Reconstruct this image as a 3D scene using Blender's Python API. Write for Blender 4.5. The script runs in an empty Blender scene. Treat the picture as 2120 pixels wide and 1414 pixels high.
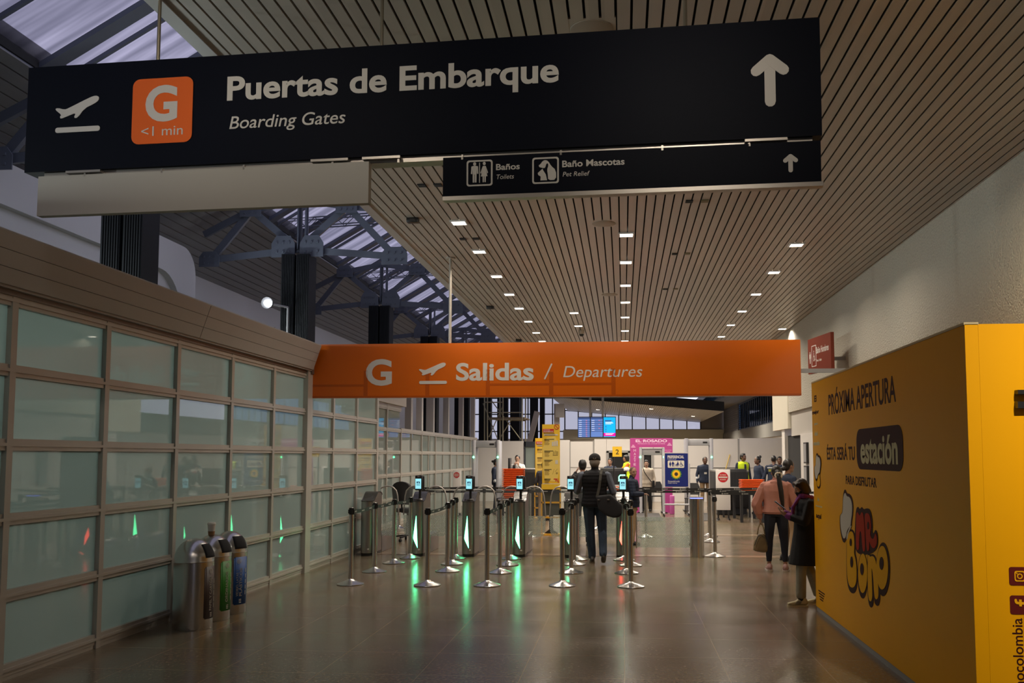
import bpy, bmesh, math, random
from mathutils import Vector, Matrix, Euler

# ------------------------------------------------------------------ camera, sky, exposure
random.seed(7)
S = bpy.context.scene
COL = S.collection
F_PX, PPX, PPY = 1900.0, 1131.0, 803.0          # focal length and principal point of the photograph
YAW, PIT, EYE = math.radians(4.78), math.radians(4.27), 1.7
cam = bpy.data.cameras.new('camera')
cam.sensor_width = 36.0
cam.lens = 36.0 * F_PX / 2120.0
cam.shift_x = -(PPX - 1060.0) / 2120.0
cam.shift_y = (PPY - 707.0) / 2120.0
cam.clip_start, cam.clip_end = 0.05, 400
co = bpy.data.objects.new('camera', cam)
co.location = (0, 0, EYE)
co.rotation_euler = (math.pi / 2 + PIT, 0, YAW)
COL.objects.link(co)
S.camera = co

W = bpy.data.worlds.new('overcast_sky')
S.world = W
W.use_nodes = True
wn = W.node_tree.nodes
wn['Background'].inputs[0].default_value = (0.68, 0.69, 0.88, 1)
wn['Background'].inputs[1].default_value = 1.75
S.view_settings.view_transform = 'Standard'
S.view_settings.look = 'None'
S.view_settings.gamma = 1.0
S.view_settings.use_curve_mapping = False
S.view_settings.exposure = 0.0
S.cycles.use_denoising = True
S.cycles.max_bounces = 10
S.cycles.diffuse_bounces = 4
S.cycles.glossy_bounces = 4
S.cycles.transmission_bounces = 8
S.cycles.transparent_max_bounces = 16
S.cycles.sample_clamp_indirect = 4.0
S.cycles.caustics_reflective = False
S.cycles.caustics_refractive = False

# ------------------------------------------------------------------ camera geometry helpers
_s, _c, _st, _ct = math.sin(YAW), math.cos(YAW), math.sin(PIT), math.cos(PIT)
FW, RT, UP = Vector((-_s * _ct, _c * _ct, _st)), Vector((_c, _s, 0)), Vector((_s * _st, -_c * _st, _ct))
ORG = Vector((0, 0, EYE))
def ray(px, py):
    return FW + RT * ((px - PPX) / F_PX) - UP * ((py - PPY) / F_PX)
def at_plane(px, py, o, n):
    d = ray(px, py)
    return ORG + d * ((o - ORG).dot(n) / d.dot(n))
def ground(px, py, z=0.0):
    return at_plane(px, py, Vector((0, 0, z)), Vector((0, 0, 1)))
def at_y(px, py, y):
    return at_plane(px, py, Vector((0, y, 0)), Vector((0, 1, 0)))
def at_x(px, py, x):
    return at_plane(px, py, Vector((x, 0, 0)), Vector((1, 0, 0)))

# ------------------------------------------------------------------ materials
MATS = {}
def principled(name):
    m = bpy.data.materials.new(name)
    m.use_nodes = True
    return m, m.node_tree.nodes, m.node_tree.links, m.node_tree.nodes['Principled BSDF']
def mat(name, col, rough=0.5, metal=0.0, emit=0.0, spec=0.5, coat=0.0, noise=0.0, scale=20.0, bump=0.0, ecol=None):
    """plain surface with a little procedural variation in colour, gloss and relief"""
    if name in MATS:
        return MATS[name]
    m, n, l, b = principled(name)
    b.inputs['Base Color'].default_value = (*col, 1)
    b.inputs['Roughness'].default_value = rough
    b.inputs['Metallic'].default_value = metal
    b.inputs['Specular IOR Level'].default_value = spec
    b.inputs['Coat Weight'].default_value = coat
    b.inputs['Coat Roughness'].default_value = 0.05
    if emit:
        b.inputs['Emission Color'].default_value = (*(ecol or col), 1)
        b.inputs['Emission Strength'].default_value = emit
    if noise or bump:
        tc = n.new('ShaderNodeTexCoord')
        t = n.new('ShaderNodeTexNoise')
        t.inputs['Scale'].default_value = scale
        t.inputs['Detail'].default_value = 3
        l.new(tc.outputs['Object'], t.inputs['Vector'])
        if noise:
            mx = n.new('ShaderNodeMix'); mx.data_type = 'RGBA'
            mx.inputs['A'].default_value = (*[max(0, c * (1 - noise)) for c in col], 1)
            mx.inputs['B'].default_value = (*[min(1, c * (1 + noise)) for c in col], 1)
            l.new(t.outputs['Fac'], mx.inputs['Factor'])
            l.new(mx.outputs['Result'], b.inputs['Base Color'])
        if bump:
            bp = n.new('ShaderNodeBump')
            bp.inputs['Strength'].default_value = bump
            bp.inputs['Distance'].default_value = 0.02
            l.new(t.outputs['Fac'], bp.inputs['Height'])
            l.new(bp.outputs['Normal'], b.inputs['Normal'])
    MATS[name] = m
    return m

def brushed(name, col, rough=0.32, sc=(260, 260, 1.5)):
    m, n, l, b = principled(name)
    b.inputs['Metallic'].default_value = 1.0
    tc = n.new('ShaderNodeTexCoord'); mp = n.new('ShaderNodeMapping')
    mp.inputs['Scale'].default_value = sc
    t = n.new('ShaderNodeTexNoise'); t.inputs['Scale'].default_value = 1.0; t.inputs['Detail'].default_value = 2
    l.new(tc.outputs['Object'], mp.inputs['Vector']); l.new(mp.outputs['Vector'], t.inputs['Vector'])
    mx = n.new('ShaderNodeMix'); mx.data_type = 'RGBA'
    mx.inputs['A'].default_value = (*[c * 0.94 for c in col], 1)
    mx.inputs['B'].default_value = (*[min(1, c * 1.05) for c in col], 1)
    l.new(t.outputs['Fac'], mx.inputs['Factor']); l.new(mx.outputs['Result'], b.inputs['Base Color'])
    mr = n.new('ShaderNodeMapRange'); mr.inputs['To Min'].default_value = rough - 0.03; mr.inputs['To Max'].default_value = rough + 0.04
    l.new(t.outputs['Fac'], mr.inputs['Value']); l.new(mr.outputs['Result'], b.inputs['Roughness'])
    MATS[name] = m
    return m

STEEL = brushed('brushed_steel', (0.56, 0.54, 0.52), 0.24)
STEEL_DK = brushed('dark_brushed_steel', (0.36, 0.34, 0.32), 0.34)
BLACK = mat('black_plastic', (0.012, 0.012, 0.013), 0.38)
BLACK_F = mat('black_fabric', (0.012, 0.012, 0.014), 0.85, noise=0.3, scale=80)
DARK = mat('dark_void', (0.010, 0.010, 0.011), 0.9)
WHITE_P = mat('white_paint', (0.66, 0.63, 0.60), 0.55, noise=0.04, scale=2)
ALU = mat('bronze_anodised_aluminium', (0.46, 0.425, 0.375), 0.38, metal=0.2, noise=0.05, scale=6)
GREY_P = mat('grey_paint', (0.33, 0.33, 0.34), 0.5, noise=0.05, scale=5)
SIGN_W = mat('sign_white_vinyl', (0.62, 0.58, 0.53), 0.5)
ORANGE_TRAY = mat('orange_tray_plastic', (0.86, 0.13, 0.012), 0.42, noise=0.06, scale=8)

# ------------------------------------------------------------------ mesh helpers
def frame(d):
    d = Vector(d).normalized()
    a = Vector((0, 0, 1)) if abs(d.z) < 0.95 else Vector((0, 1, 0))
    x = a.cross(d).normalized()
    return x, d.cross(x).normalized(), d
class MB:
    """collects solids and becomes ONE mesh object"""
    def __init__(self):
        self.bm = bmesh.new(); self.mi = 0
    def _m(self, faces):
        for f in faces: f.material_index = self.mi
    def box(self, c, s, rz=0.0, bev=0.0, rot=None):
        M = Matrix.Translation(Vector(c)) @ (rot.to_4x4() if rot else Matrix.Rotation(rz, 4, 'Z')) @ Matrix.Diagonal((s[0], s[1], s[2], 1))
        r = bmesh.ops.create_cube(self.bm, size=1.0, matrix=M)
        fs = {f for v in r['verts'] for f in v.link_faces}
        self._m(fs)
        if bev:
            es = {e for v in r['verts'] for e in v.link_edges}
            o = bmesh.ops.bevel(self.bm, geom=list(es), offset=bev, segments=2, affect='EDGES', profile=0.5)
            self._m(o['faces'])
        return self
    def b2(self, lo, hi, bev=0.0):
        return self.box([(a + b) / 2 for a, b in zip(lo, hi)], [abs(b - a) for a, b in zip(lo, hi)], bev=bev)
    def beam(self, p0, p1, w, h, up=None):
        """square bar between two points"""
        p0, p1 = Vector(p0), Vector(p1)
        d = (p1 - p0); L = d.length; d.normalize()
        u = Vector(up) if up else (Vector((0, 0, 1)) if abs(d.z) < 0.95 else Vector((0, 1, 0)))
        x = d.cross(u).normalized(); z = x.cross(d).normalized()
        R = Matrix((x, d, z)).transposed()
        return self.box((p0 + p1) / 2, (w, L, h), rot=R)
    def tube(self, pts, r, seg=10, caps=True):
        pts = [Vector(p) for p in pts]
        rs = r if isinstance(r, (list, tuple)) else [r] * len(pts)
        rings = []; px = None
        for i, p in enumerate(pts):
            d = (pts[min(i + 1, len(pts) - 1)] - pts[max(i - 1, 0)]).normalized()
            if px is None: x, y, _ = frame(d)
            else:
                x = (px - d * px.dot(d)).normalized(); y = d.cross(x)
            px = x
            rings.append([self.bm.verts.new(p + (x * math.cos(a) + y * math.sin(a)) * rs[i]) for a in [2 * math.pi * k / seg for k in range(seg)]])
        fs = []
        for a, b in zip(rings, rings[1:]):
            for k in range(seg):
                fs.append(self.bm.faces.new((a[k], a[(k + 1) % seg], b[(k + 1) % seg], b[k])))
        if caps:
            fs.append(self.bm.faces.new(rings[0][::-1])); fs.append(self.bm.faces.new(rings[-1]))
        self._m(fs)
        return self
    def lathe(self, prof, c=(0, 0, 0), seg=32, sx=1.0, sy=1.0, a0=0.0, a1=2 * math.pi):
        """profile [(r, z)...] turned about the vertical through c"""
        full = abs(a1 - a0 - 2 * math.pi) < 1e-6
        n = seg if full else seg + 1
        rings = []
        for r, z in prof:
            if r < 1e-6 and full:
                rings.append([self.bm.verts.new((c[0], c[1], c[2] + z))] * n)
            else:
                rings.append([self.bm.verts.new((c[0] + sx * r * math.cos(a0 + (a1 - a0) * k / seg), c[1] + sy * r * math.sin(a0 + (a1 - a0) * k / seg), c[2] + z)) for k in range(n)])
        fs = []
        for a, b in zip(rings, rings[1:]):
            for k in range(seg):
                q = []
                for v in (a[k], a[(k + 1) % n], b[(k + 1) % n], b[k]):
                    if v not in q: q.append(v)
                if len(q) > 2: fs.append(self.bm.faces.new(q))
        self._m(fs)
        return self
    def prism(self, poly, o, u, v, t):
        """outline in the plane (o, u, v) pushed out by t along u x v"""
        o, u, v = Vector(o), Vector(u), Vector(v)
        n = u.cross(v).normalized() * t
        ar = sum(poly[i][0] * poly[(i + 1) % len(poly)][1] - poly[(i + 1) % len(poly)][0] * poly[i][1] for i in range(len(poly)))
        if ar < 0: poly = poly[::-1]
        a = [self.bm.verts.new(o + u * p[0] + v * p[1]) for p in poly]
        b = [self.bm.verts.new(o + u * p[0] + v * p[1] + n) for p in poly]
        fs = [self.bm.faces.new(a[::-1]), self.bm.faces.new(b)]
        for i in range(len(poly)):
            j = (i + 1) % len(poly)
            fs.append(self.bm.faces.new((a[i], a[j], b[j], b[i])))
        self._m(fs)
        return self
    def ring(self, outer, inner, o, u, v, t):
        """closed band between two outlines of equal length"""
        o, u, v = Vector(o), Vector(u), Vector(v)
        n = u.cross(v).normalized() * t
        P = lambda q, h: self.bm.verts.new(o + u * q[0] + v * q[1] + n * h)
        A = [[P(q, 0) for q in outer], [P(q, 1) for q in outer], [P(q, 1) for q in inner], [P(q, 0) for q in inner]]
        N = len(outer); fs = []
        for k in range(4):
            a, b = A[k], A[(k + 1) % 4]
            for i in range(N):
                j = (i + 1) % N
                fs.append(self.bm.faces.new((a[i], a[j], b[j], b[i])))
        self._m(fs)
        return self
    def hull(self, pts):
        vs = [self.bm.verts.new(p) for p in pts]
        o = bmesh.ops.convex_hull(self.bm, input=vs)
        bad = [g for g in o['geom_interior'] if isinstance(g, bmesh.types.BMVert)]
        if bad: bmesh.ops.delete(self.bm, geom=bad, context='VERTS')
        return self
    def build(self, name, m, parent=None, loc=None, smooth=35, rz=None):
        bmesh.ops.recalc_face_normals(self.bm, faces=self.bm.faces[:])
        me = bpy.data.meshes.new(name)
        self.bm.to_mesh(me); self.bm.free()
        for x in (m if isinstance(m, (list, tuple)) else [m]): me.materials.append(x)
        if smooth:
            me.shade_smooth(); me.set_sharp_from_angle(angle=math.radians(smooth))
        o = bpy.data.objects.new(name, me)
        COL.objects.link(o)
        if parent: o.parent = parent
        if loc is not None: o.location = loc
        if rz is not None: o.rotation_euler.z = rz
        return o

def tag(o, label=None, cat=None, group=None, kind=None):
    if label: o['label'] = label
    if cat: o['category'] = cat
    if group: o['group'] = group
    if kind: o['kind'] = kind
    return o
def thing(name, loc=(0, 0, 0), label=None, cat=None, group=None, rz=0.0):
    o = bpy.data.objects.new(name, None)
    o.empty_display_size = 0.1
    o.location = loc; o.rotation_euler.z = rz
    COL.objects.link(o)
    return tag(o, label, cat, group)
def struct(o):
    o['kind'] = 'structure'
    return o
def copy_tree(o, parent=None):
    c = o.copy()
    COL.objects.link(c)
    if parent: c.parent = parent
    for ch in list(o.children): copy_tree(ch, c)
    return c

# ------------------------------------------------------------------ lettering and marks
class Plane:
    """a flat face: origin, right and up vectors; knows where a picture point falls on it"""
    def __init__(self, o, u, v):
        self.o, self.u, self.v = Vector(o), Vector(u).normalized(), Vector(v).normalized()
        self.n = self.u.cross(self.v)
    def uv(self, px, py):
        p = at_plane(px, py, self.o, self.n) - self.o
        return p.dot(self.u), p.dot(self.v)
    def p(self, a, b, h=0.0):
        return self.o + self.u * a + self.v * b + self.n * h
def lettering(body, pl, u0, v0, width, cap, m, parent, bold=0.0, shear=0.0, t=0.0015, h=0.0, name='lettering', vert=False, align=None):
    """one line of raised lettering: left end u0, baseline v0, given width and capital height, on plane pl"""
    cu = bpy.data.curves.new(name, 'FONT')
    cu.body = body; cu.offset = bold; cu.shear = shear
    cu.resolution_u = 5
    to = bpy.data.objects.new('tmp', cu)
    COL.objects.link(to)
    me = bpy.data.meshes.new_from_object(to.evaluated_get(bpy.context.evaluated_depsgraph_get()))
    bpy.data.objects.remove(to); bpy.data.curves.remove(cu)
    xs = [v.co.x for v in me.vertices]; ys = [v.co.y for v in me.vertices]
    x0, x1 = min(xs), max(xs)
    sy = cap / (0.70 + bold)
    sx = width / (x1 - x0) if width else sy
    U, V = (pl.v, -pl.u) if vert else (pl.u, pl.v)
    bm = bmesh.new(); bm.from_mesh(me)
    r = bmesh.ops.extrude_face_region(bm, geom=bm.faces[:])
    for g in r['geom']:
        if isinstance(g, bmesh.types.BMVert): g.co.z += 1.0
    O = pl.p(u0, v0, h)
    for v in bm.verts:
        v.co = O + U * ((v.co.x - x0) * sx) + V * (v.co.y * sy) + pl.n * (v.co.z * t)
    bmesh.ops.recalc_face_normals(bm, faces=bm.faces[:])
    me2 = bpy.data.meshes.new(name)
    bm.to_mesh(me2); bm.free(); bpy.data.meshes.remove(me)
    me2.materials.append(m)
    me2.shade_flat()
    o = bpy.data.objects.new(name, me2)
    COL.objects.link(o)
    return part(o, parent) if parent else o
def px_text(body, pl, x0, x1, yb, yc, m, parent, yb1=None, **k):
    """lettering whose ends (x0, x1), baseline yb and capital top yc are read off the photograph"""
    u0, v0 = pl.uv(x0, yb)
    u1, _ = pl.uv(x1, yb if yb1 is None else yb1)
    _, v1 = pl.uv(x0, yc)
    return lettering(body, pl, u0, v0, u1 - u0, v1 - v0, m, parent, **k)
def rrect(x0, y0, x1, y1, r, n=5):
    P = []
    for cx, cy, a in ((x1 - r, y1 - r, 0), (x0 + r, y1 - r, 90), (x0 + r, y0 + r, 180), (x1 - r, y0 + r, 270)):
        for k in range(n + 1):
            b = math.radians(a + 90 * k / n)
            P.append((cx + r * math.cos(b), cy + r * math.sin(b)))
    return P
def circ(cx, cy, rx, ry=None, n=24, a0=0, a1=360):
    ry = rx if ry is None else ry
    full = a1 - a0 >= 360
    return [(cx + rx * math.cos(math.radians(a0 + (a1 - a0) * k / (n if full else n - 1))), cy + ry * math.sin(math.radians(a0 + (a1 - a0) * k / (n if full else n - 1)))) for k in range(n)]
def smooth_poly(pts, it=2):
    for _ in range(it):
        q = []
        for i in range(len(pts)):
            a, b = pts[i], pts[(i + 1) % len(pts)]
            q += [(a[0] * .75 + b[0] * .25, a[1] * .75 + b[1] * .25), (a[0] * .25 + b[0] * .75, a[1] * .25 + b[1] * .75)]
        pts = q
    return pts
def stroke(pts, w, n=4):
    """outline of a thick rounded line through pts"""
    L, R = [], []
    V2 = [Vector(p) for p in pts]
    for i, p in enumerate(V2):
        d = (V2[min(i + 1, len(V2) - 1)] - V2[max(i - 1, 0)]).normalized()
        q = Vector((-d.y, d.x)) * (w / 2)
        L.append(p + q); R.append(p - q)
    d1 = (V2[-1] - V2[-2]).normalized(); d0 = (V2[0] - V2[1]).normalized()
    def cap(p, d):
        a = math.atan2(d.y, d.x)
        return [p + Vector((math.cos(a + t), math.sin(a + t))) * (w / 2) for t in [math.pi / 2 - math.pi * (k + 1) / (n + 1) for k in range(n)]]
    return [tuple(p) for p in L + cap(V2[-1], d1) + R[::-1] + cap(V2[0], d0)]
class Marks:
    """flat raised shapes on a plane, scaled about (u, v)"""
    def __init__(self, pl, u=0, v=0, s=1.0, sx=None, t=0.003, h=0.0):
        self.pl, self.u, self.v, self.sy, self.sx, self.t, self.h = pl, u, v, s, (sx or s), t, h
        self.mb = MB()
    def poly(self, pts, h=0.0):
        self.mb.prism([(self.u + x * self.sx, self.v + y * self.sy) for x, y in pts], self.pl.o + self.pl.n * (self.h + h), self.pl.u, self.pl.v, self.t)
        return self
    def ring(self, a, b, h=0.0):
        T = lambda q: [(self.u + x * self.sx, self.v + y * self.sy) for x, y in q]
        self.mb.ring(T(a), T(b), self.pl.o + self.pl.n * (self.h + h), self.pl.u, self.pl.v, self.t)
        return self
    def line(self, pts, w, h=0.0): return self.poly(stroke(pts, w), h)
    def build(self, name, m, parent):
        o = self.mb.build(name, m, None, smooth=0)
        return part(o, parent)
def part(o, parent):
    """parent a mesh built in room coordinates under its thing (or under a part built in room coordinates)"""
    o.parent = parent
    if parent.parent is None and parent.type == 'EMPTY':
        o.matrix_parent_inverse = (Matrix.Translation(parent.location) @ Matrix.Rotation(parent.rotation_euler.z, 4, 'Z')).inverted()
    return o
# ------------------------------------------------------------------ large structure
XL, XR, ZC = -4.7, 3.92, 4.68                    # left glass screen, right wall, slat ceiling

def floor_mat():
    m, n, l, b = principled('polished_terrazzo')
    tc = n.new('ShaderNodeTexCoord')
    v = n.new('ShaderNodeTexVoronoi'); v.inputs['Scale'].default_value = 55
    l.new(tc.outputs['Object'], v.inputs['Vector'])
    t = n.new('ShaderNodeTexNoise'); t.inputs['Scale'].default_value = 1.1; t.inputs['Detail'].default_value = 5
    l.new(tc.outputs['Object'], t.inputs['Vector'])
    t2 = n.new('ShaderNodeTexNoise'); t2.inputs['Scale'].default_value = 34; t2.inputs['Detail'].default_value = 4
    l.new(tc.outputs['Object'], t2.inputs['Vector'])
    cr = n.new('ShaderNodeValToRGB')
    e = cr.color_ramp.elements
    e[0].position, e[0].color = 0.32, (0.115, 0.082, 0.050, 1)
    e[1].position, e[1].color = 0.66, (0.245, 0.188, 0.122, 1)
    l.new(t2.outputs['Fac'], cr.inputs['Fac'])
    cr2 = n.new('ShaderNodeValToRGB')
    e = cr2.color_ramp.elements
    e[0].position, e[0].color = 0.0, (0.42, 0.34, 0.26, 1)
    e[1].position, e[1].color = 0.16, (0, 0, 0, 1)
    l.new(v.outputs['Distance'], cr2.inputs['Fac'])
    add = n.new('ShaderNodeMix'); add.data_type = 'RGBA'; add.blend_type = 'ADD'; add.inputs['Factor'].default_value = 0.22
    l.new(cr.outputs['Color'], add.inputs['A']); l.new(cr2.outputs['Color'], add.inputs['B'])
    big = n.new('ShaderNodeMix'); big.data_type = 'RGBA'; big.blend_type = 'MULTIPLY'; big.inputs['Factor'].default_value = 0.35
    l.new(add.outputs['Result'], big.inputs['A']); l.new(t.outputs['Color'], big.inputs['B'])
    br = n.new('ShaderNodeTexBrick'); br.inputs['Scale'].default_value = 1.0; br.offset = 0.0
    br.inputs['Brick Width'].default_value = 0.8; br.inputs['Row Height'].default_value = 0.8; br.inputs['Mortar Size'].default_value = 0.004
    br.inputs['Color1'].default_value = br.inputs['Color2'].default_value = (0, 0, 0, 1); br.inputs['Mortar'].default_value = (1, 1, 1, 1)
    l.new(tc.outputs['Object'], br.inputs['Vector'])
    jm = n.new('ShaderNodeMix'); jm.data_type = 'RGBA'
    jm.inputs['B'].default_value = (0.27, 0.20, 0.13, 1)
    l.new(br.outputs['Fac'], jm.inputs['Factor']); l.new(big.outputs['Result'], jm.inputs['A'])
    l.new(jm.outputs['Result'], b.inputs['Base Color'])
    mr = n.new('ShaderNodeMapRange'); mr.inputs['To Min'].default_value = 0.10; mr.inputs['To Max'].default_value = 0.30
    l.new(t.outputs['Fac'], mr.inputs['Value']); l.new(mr.outputs['Result'], b.inputs['Roughness'])
    bp = n.new('ShaderNodeBump'); bp.inputs['Strength'].default_value = 0.05; bp.inputs['Distance'].default_value = 0.01
    l.new(t2.outputs['Fac'], bp.inputs['Height']); l.new(bp.outputs['Normal'], b.inputs['Normal'])
    b.inputs['Specular IOR Level'].default_value = 0.55
    return m
FLOOR = floor_mat()
struct(MB().b2((-14, -9, -0.12), (12, 64, 0)).build('floor', FLOOR, smooth=0))
BAND = mat('pale_stone_strip', (0.34, 0.25, 0.17), 0.16, noise=0.15, scale=9)
struct(MB().b2((-4.6, 15.85, 0), (3.8, 16.15, 0.004)).build('trim_1', BAND, smooth=0))
struct(MB().b2((-5.5, 20.2, 0), (3.8, 20.5, 0.004)).build('trim_2', BAND, smooth=0))

# --- linear slat ceiling
def slat_mat(name, c):
    m, n, l, b = principled(name)
    tc = n.new('ShaderNodeTexCoord'); mp = n.new('ShaderNodeMapping')
    mp.inputs['Scale'].default_value = (9.43, 0.35, 1)
    l.new(tc.outputs['Object'], mp.inputs['Vector'])
    w = n.new('ShaderNodeTexWhiteNoise'); w.noise_dimensions = '2D'
    sn = n.new('ShaderNodeVectorMath'); sn.operation = 'FLOOR'
    l.new(mp.outputs['Vector'], sn.inputs[0]); l.new(sn.outputs['Vector'], w.inputs['Vector'])
    mx = n.new('ShaderNodeMix'); mx.data_type = 'RGBA'
    mx.inputs['A'].default_value = (*[k * 0.92 for k in c], 1); mx.inputs['B'].default_value = (*[k * 1.05 for k in c], 1)
    l.new(w.outputs['Value'], mx.inputs['Factor']); l.new(mx.outputs['Result'], b.inputs['Base Color'])
    b.inputs['Roughness'].default_value = 0.36
    return m
SLAT = slat_mat('beige_metal_slats', (0.41, 0.365, 0.315))
SLAT_G = slat_mat('grey_metal_slats', (0.21, 0.21, 0.215))
PITCH = 0.106
def slats(name, x0, x1, y0, y1, zf, m):
    mb = MB()
    k = 0
    x = x0
    while x < x1 - 0.02:
        a, b = x + 0.009, min(x + PITCH - 0.009, x1)
        za, zb = zf(a), zf(b)
        mb.prism([(a, za), (b, zb), (b, zb + 0.02), (a, za + 0.02)], (0, y1, 0), (1, 0, 0), (0, 0, 1), y1 - y0)
        x += PITCH
    o = mb.build(name, m, smooth=0)
    return struct(o)
slats('ceiling', -3.0, XR, -7, 46, lambda x: ZC, SLAT)
struct(MB().b2((-3.0, -7, ZC + 0.06), (4.2, 46, ZC + 0.4)).build('ceiling_void', DARK, smooth=0))
TRIM = mat('pale_edge_trim', (0.50, 0.48, 0.47), 0.3, metal=0.5)
struct(MB().b2((-3.10, -7, ZC - 0.012), (-2.985, 46, ZC + 0.5)).build('trim_3', TRIM, smooth=0))
# far ceiling beyond the end of the right wall, falling gently to the right
zfar = lambda x: 4.70 - 0.09 * (x + 3.8)
slats('ceiling_far', -3.6, 5.0, 46, 60, zfar, SLAT)
struct(MB().prism([(-3.6, zfar(-3.6) + .06), (5, zfar(5) + .06), (5, 4.4), (-3.6, 5.2)], (0, 60, 0), (1, 0, 0), (0, 0, 1), 14).build('ceiling_far_void', DARK, smooth=0))
struct(MB().b2((4.2, 24, ZC), (6.8, 60, ZC + 0.3)).b2((-3.6, 45.9, 4.62), (5, 46, 5.0)).build('ceiling_side', mat('dim_plaster', (0.20, 0.18, 0.16), 0.8), smooth=0))

# --- right wall: rough sprayed plaster
def stucco():
    m, n, l, b = principled('sprayed_plaster')
    tc = n.new('ShaderNodeTexCoord')
    t = n.new('ShaderNodeTexNoise'); t.inputs['Scale'].default_value = 38; t.inputs['Detail'].default_value = 3
    l.new(tc.outputs['Object'], t.inputs['Vector'])
    mx = n.new('ShaderNodeMix'); mx.data_type = 'RGBA'
    mx.inputs['A'].default_value = (0.34, 0.31, 0.255, 1); mx.inputs['B'].default_value = (0.60, 0.56, 0.47, 1)
    l.new(t.outputs['Fac'], mx.inputs['Factor']); l.new(mx.outputs['Result'], b.inputs['Base Color'])
    bp = n.new('ShaderNodeBump'); bp.inputs['Strength'].default_value = 0.9; bp.inputs['Distance'].default_value = 0.03
    l.new(t.outputs['Fac'], bp.inputs['Height']); l.new(bp.outputs['Normal'], b.inputs['Normal'])
    b.inputs['Roughness'].default_value = 0.75
    return m
STUCCO = stucco()
CREAM = mat('cream_paint', (0.60, 0.56, 0.46), 0.6, noise=0.04, scale=2)
struct(MB().b2((XR, -7, 2.74), (XR + 0.3, 24.3, 5.1)).b2((XR, -7, 0), (XR + 0.3, 17.0, 2.74)).build('wall_right', STUCCO, smooth=0))
struct(MB().b2((XR + 0.02, 16.9, 0), (XR + 0.3, 20.9, 2.2)).build('wall_right_panel', WHITE_P, smooth=0))
# lintel over the alcove, its reveal and the cream pier that closes the wall
struct(MB().b2((XR + 0.06, 17.0, 2.18), (XR + 0.36, 22.2, 2.75)).build('wall_right_lintel', mat('pale_lintel_paint', (0.50, 0.47, 0.43), 0.6), smooth=0))
struct(MB().b2((XR - 0.02, 22.2, 2.36), (XR + 0.62, 24.4, 5.0)).build('wall_right_pier', CREAM, smooth=0))
struct(MB().b2((XR + 0.10, 20.9, 0), (XR + 0.16, 22.9, 2.2)).build('door_1', DARK, smooth=0))
struct(MB().b2((XR + 0.02, 22.9, 0), (XR + 0.3, 23.3, 2.4)).build('wall_right_jamb', WHITE_P, smooth=0))
# the hall widens beyond: side wall with clerestory
struct(MB().b2((6.5, 23.5, 0), (6.8, 60, 2.9)).build('wall_side', WHITE_P, smooth=0))
struct(MB().b2((4.54, 24.0, 0), (6.5, 24.2, 4.7)).build('wall_side_return', WHITE_P, smooth=0))
struct(MB().b2((6.4, 24.2, 2.55), (6.75, 60, 3.15)).build('trim_4', mat('grey_beam_paint', (0.19, 0.185, 0.17), 0.6), smooth=0))

def clear_glass(name, tint, haze=0.12):
    m = bpy.data.materials.new(name); m.use_nodes = True
    n, l = m.node_tree.nodes, m.node_tree.links
    n.clear()
    out = n.new('ShaderNodeOutputMaterial')
    tr = n.new('ShaderNodeBsdfTransparent'); tr.inputs['Color'].default_value = (*tint, 1)
    gl = n.new('ShaderNodeBsdfGlossy'); gl.inputs['Roughness'].default_value = 0.03
    fr = n.new('ShaderNodeFresnel'); fr.inputs['IOR'].default_value = 1.35
    mx = n.new('ShaderNodeMixShader')
    l.new(fr.outputs['Fac'], mx.inputs['Fac']); l.new(tr.outputs['BSDF'], mx.inputs[1]); l.new(gl.outputs['BSDF'], mx.inputs[2])
    if haze:
        df = n.new('ShaderNodeBsdfTranslucent'); df.inputs['Color'].default_value = (0.8, 0.8, 0.85, 1)
        m2 = n.new('ShaderNodeMixShader'); m2.inputs['Fac'].default_value = haze
        l.new(mx.outputs['Shader'], m2.inputs[1]); l.new(df.outputs['BSDF'], m2.inputs[2])
        l.new(m2.outputs['Shader'], out.inputs['Surface'])
    else:
        l.new(mx.outputs['Shader'], out.inputs['Surface'])
    return m
GLASS_W = clear_glass('window_glass', (0.62, 0.62, 0.62), 0.0)
GLASS_B = clear_glass('blue_tinted_glass', (0.40, 0.55, 0.68), 0.0)
for n_ in GLASS_B.node_tree.nodes:
    if n_.type == 'FRESNEL': n_.inputs['IOR'].default_value = 1.04
DKFRAME = mat('dark_window_frame', (0.03, 0.035, 0.045), 0.45)
# clerestory of the side wall
def clerestory(idx, y0, y1, z0, z1, n):
    fr = MB()
    for k in range(n + 1):
        y = y0 + (y1 - y0) * k / n
        w = 0.09 if k % 3 == 0 else 0.035
        fr.b2((6.525, y - w * .6, z0), (6.545, y + w * .6, z1))
    fr.b2((6.5, y0, z0), (6.549, y1, z0 + 0.07)).b2((6.5, y0, z1 - 0.08), (6.549, y1, z1))
    f = struct(fr.build('window_%d' % idx, DKFRAME, smooth=0))
    MB().b2((6.55, y0, z0), (6.56, y1, z1)).build('pane', GLASS_B, f, smooth=0)
clerestory(60, 36, 52.5, 3.15, 4.66, 24)
SHUT = mat('grey_roller_shutter', (0.16, 0.15, 0.15), 0.6)
mb = MB()
for k in range(13):
    mb.b2((6.46, 52.5, 3.15 + k * 0.118), (6.56, 59.9, 3.15 + k * 0.118 + 0.105))
struct(mb.build('wall_side_shutter', SHUT, smooth=0))
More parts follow.
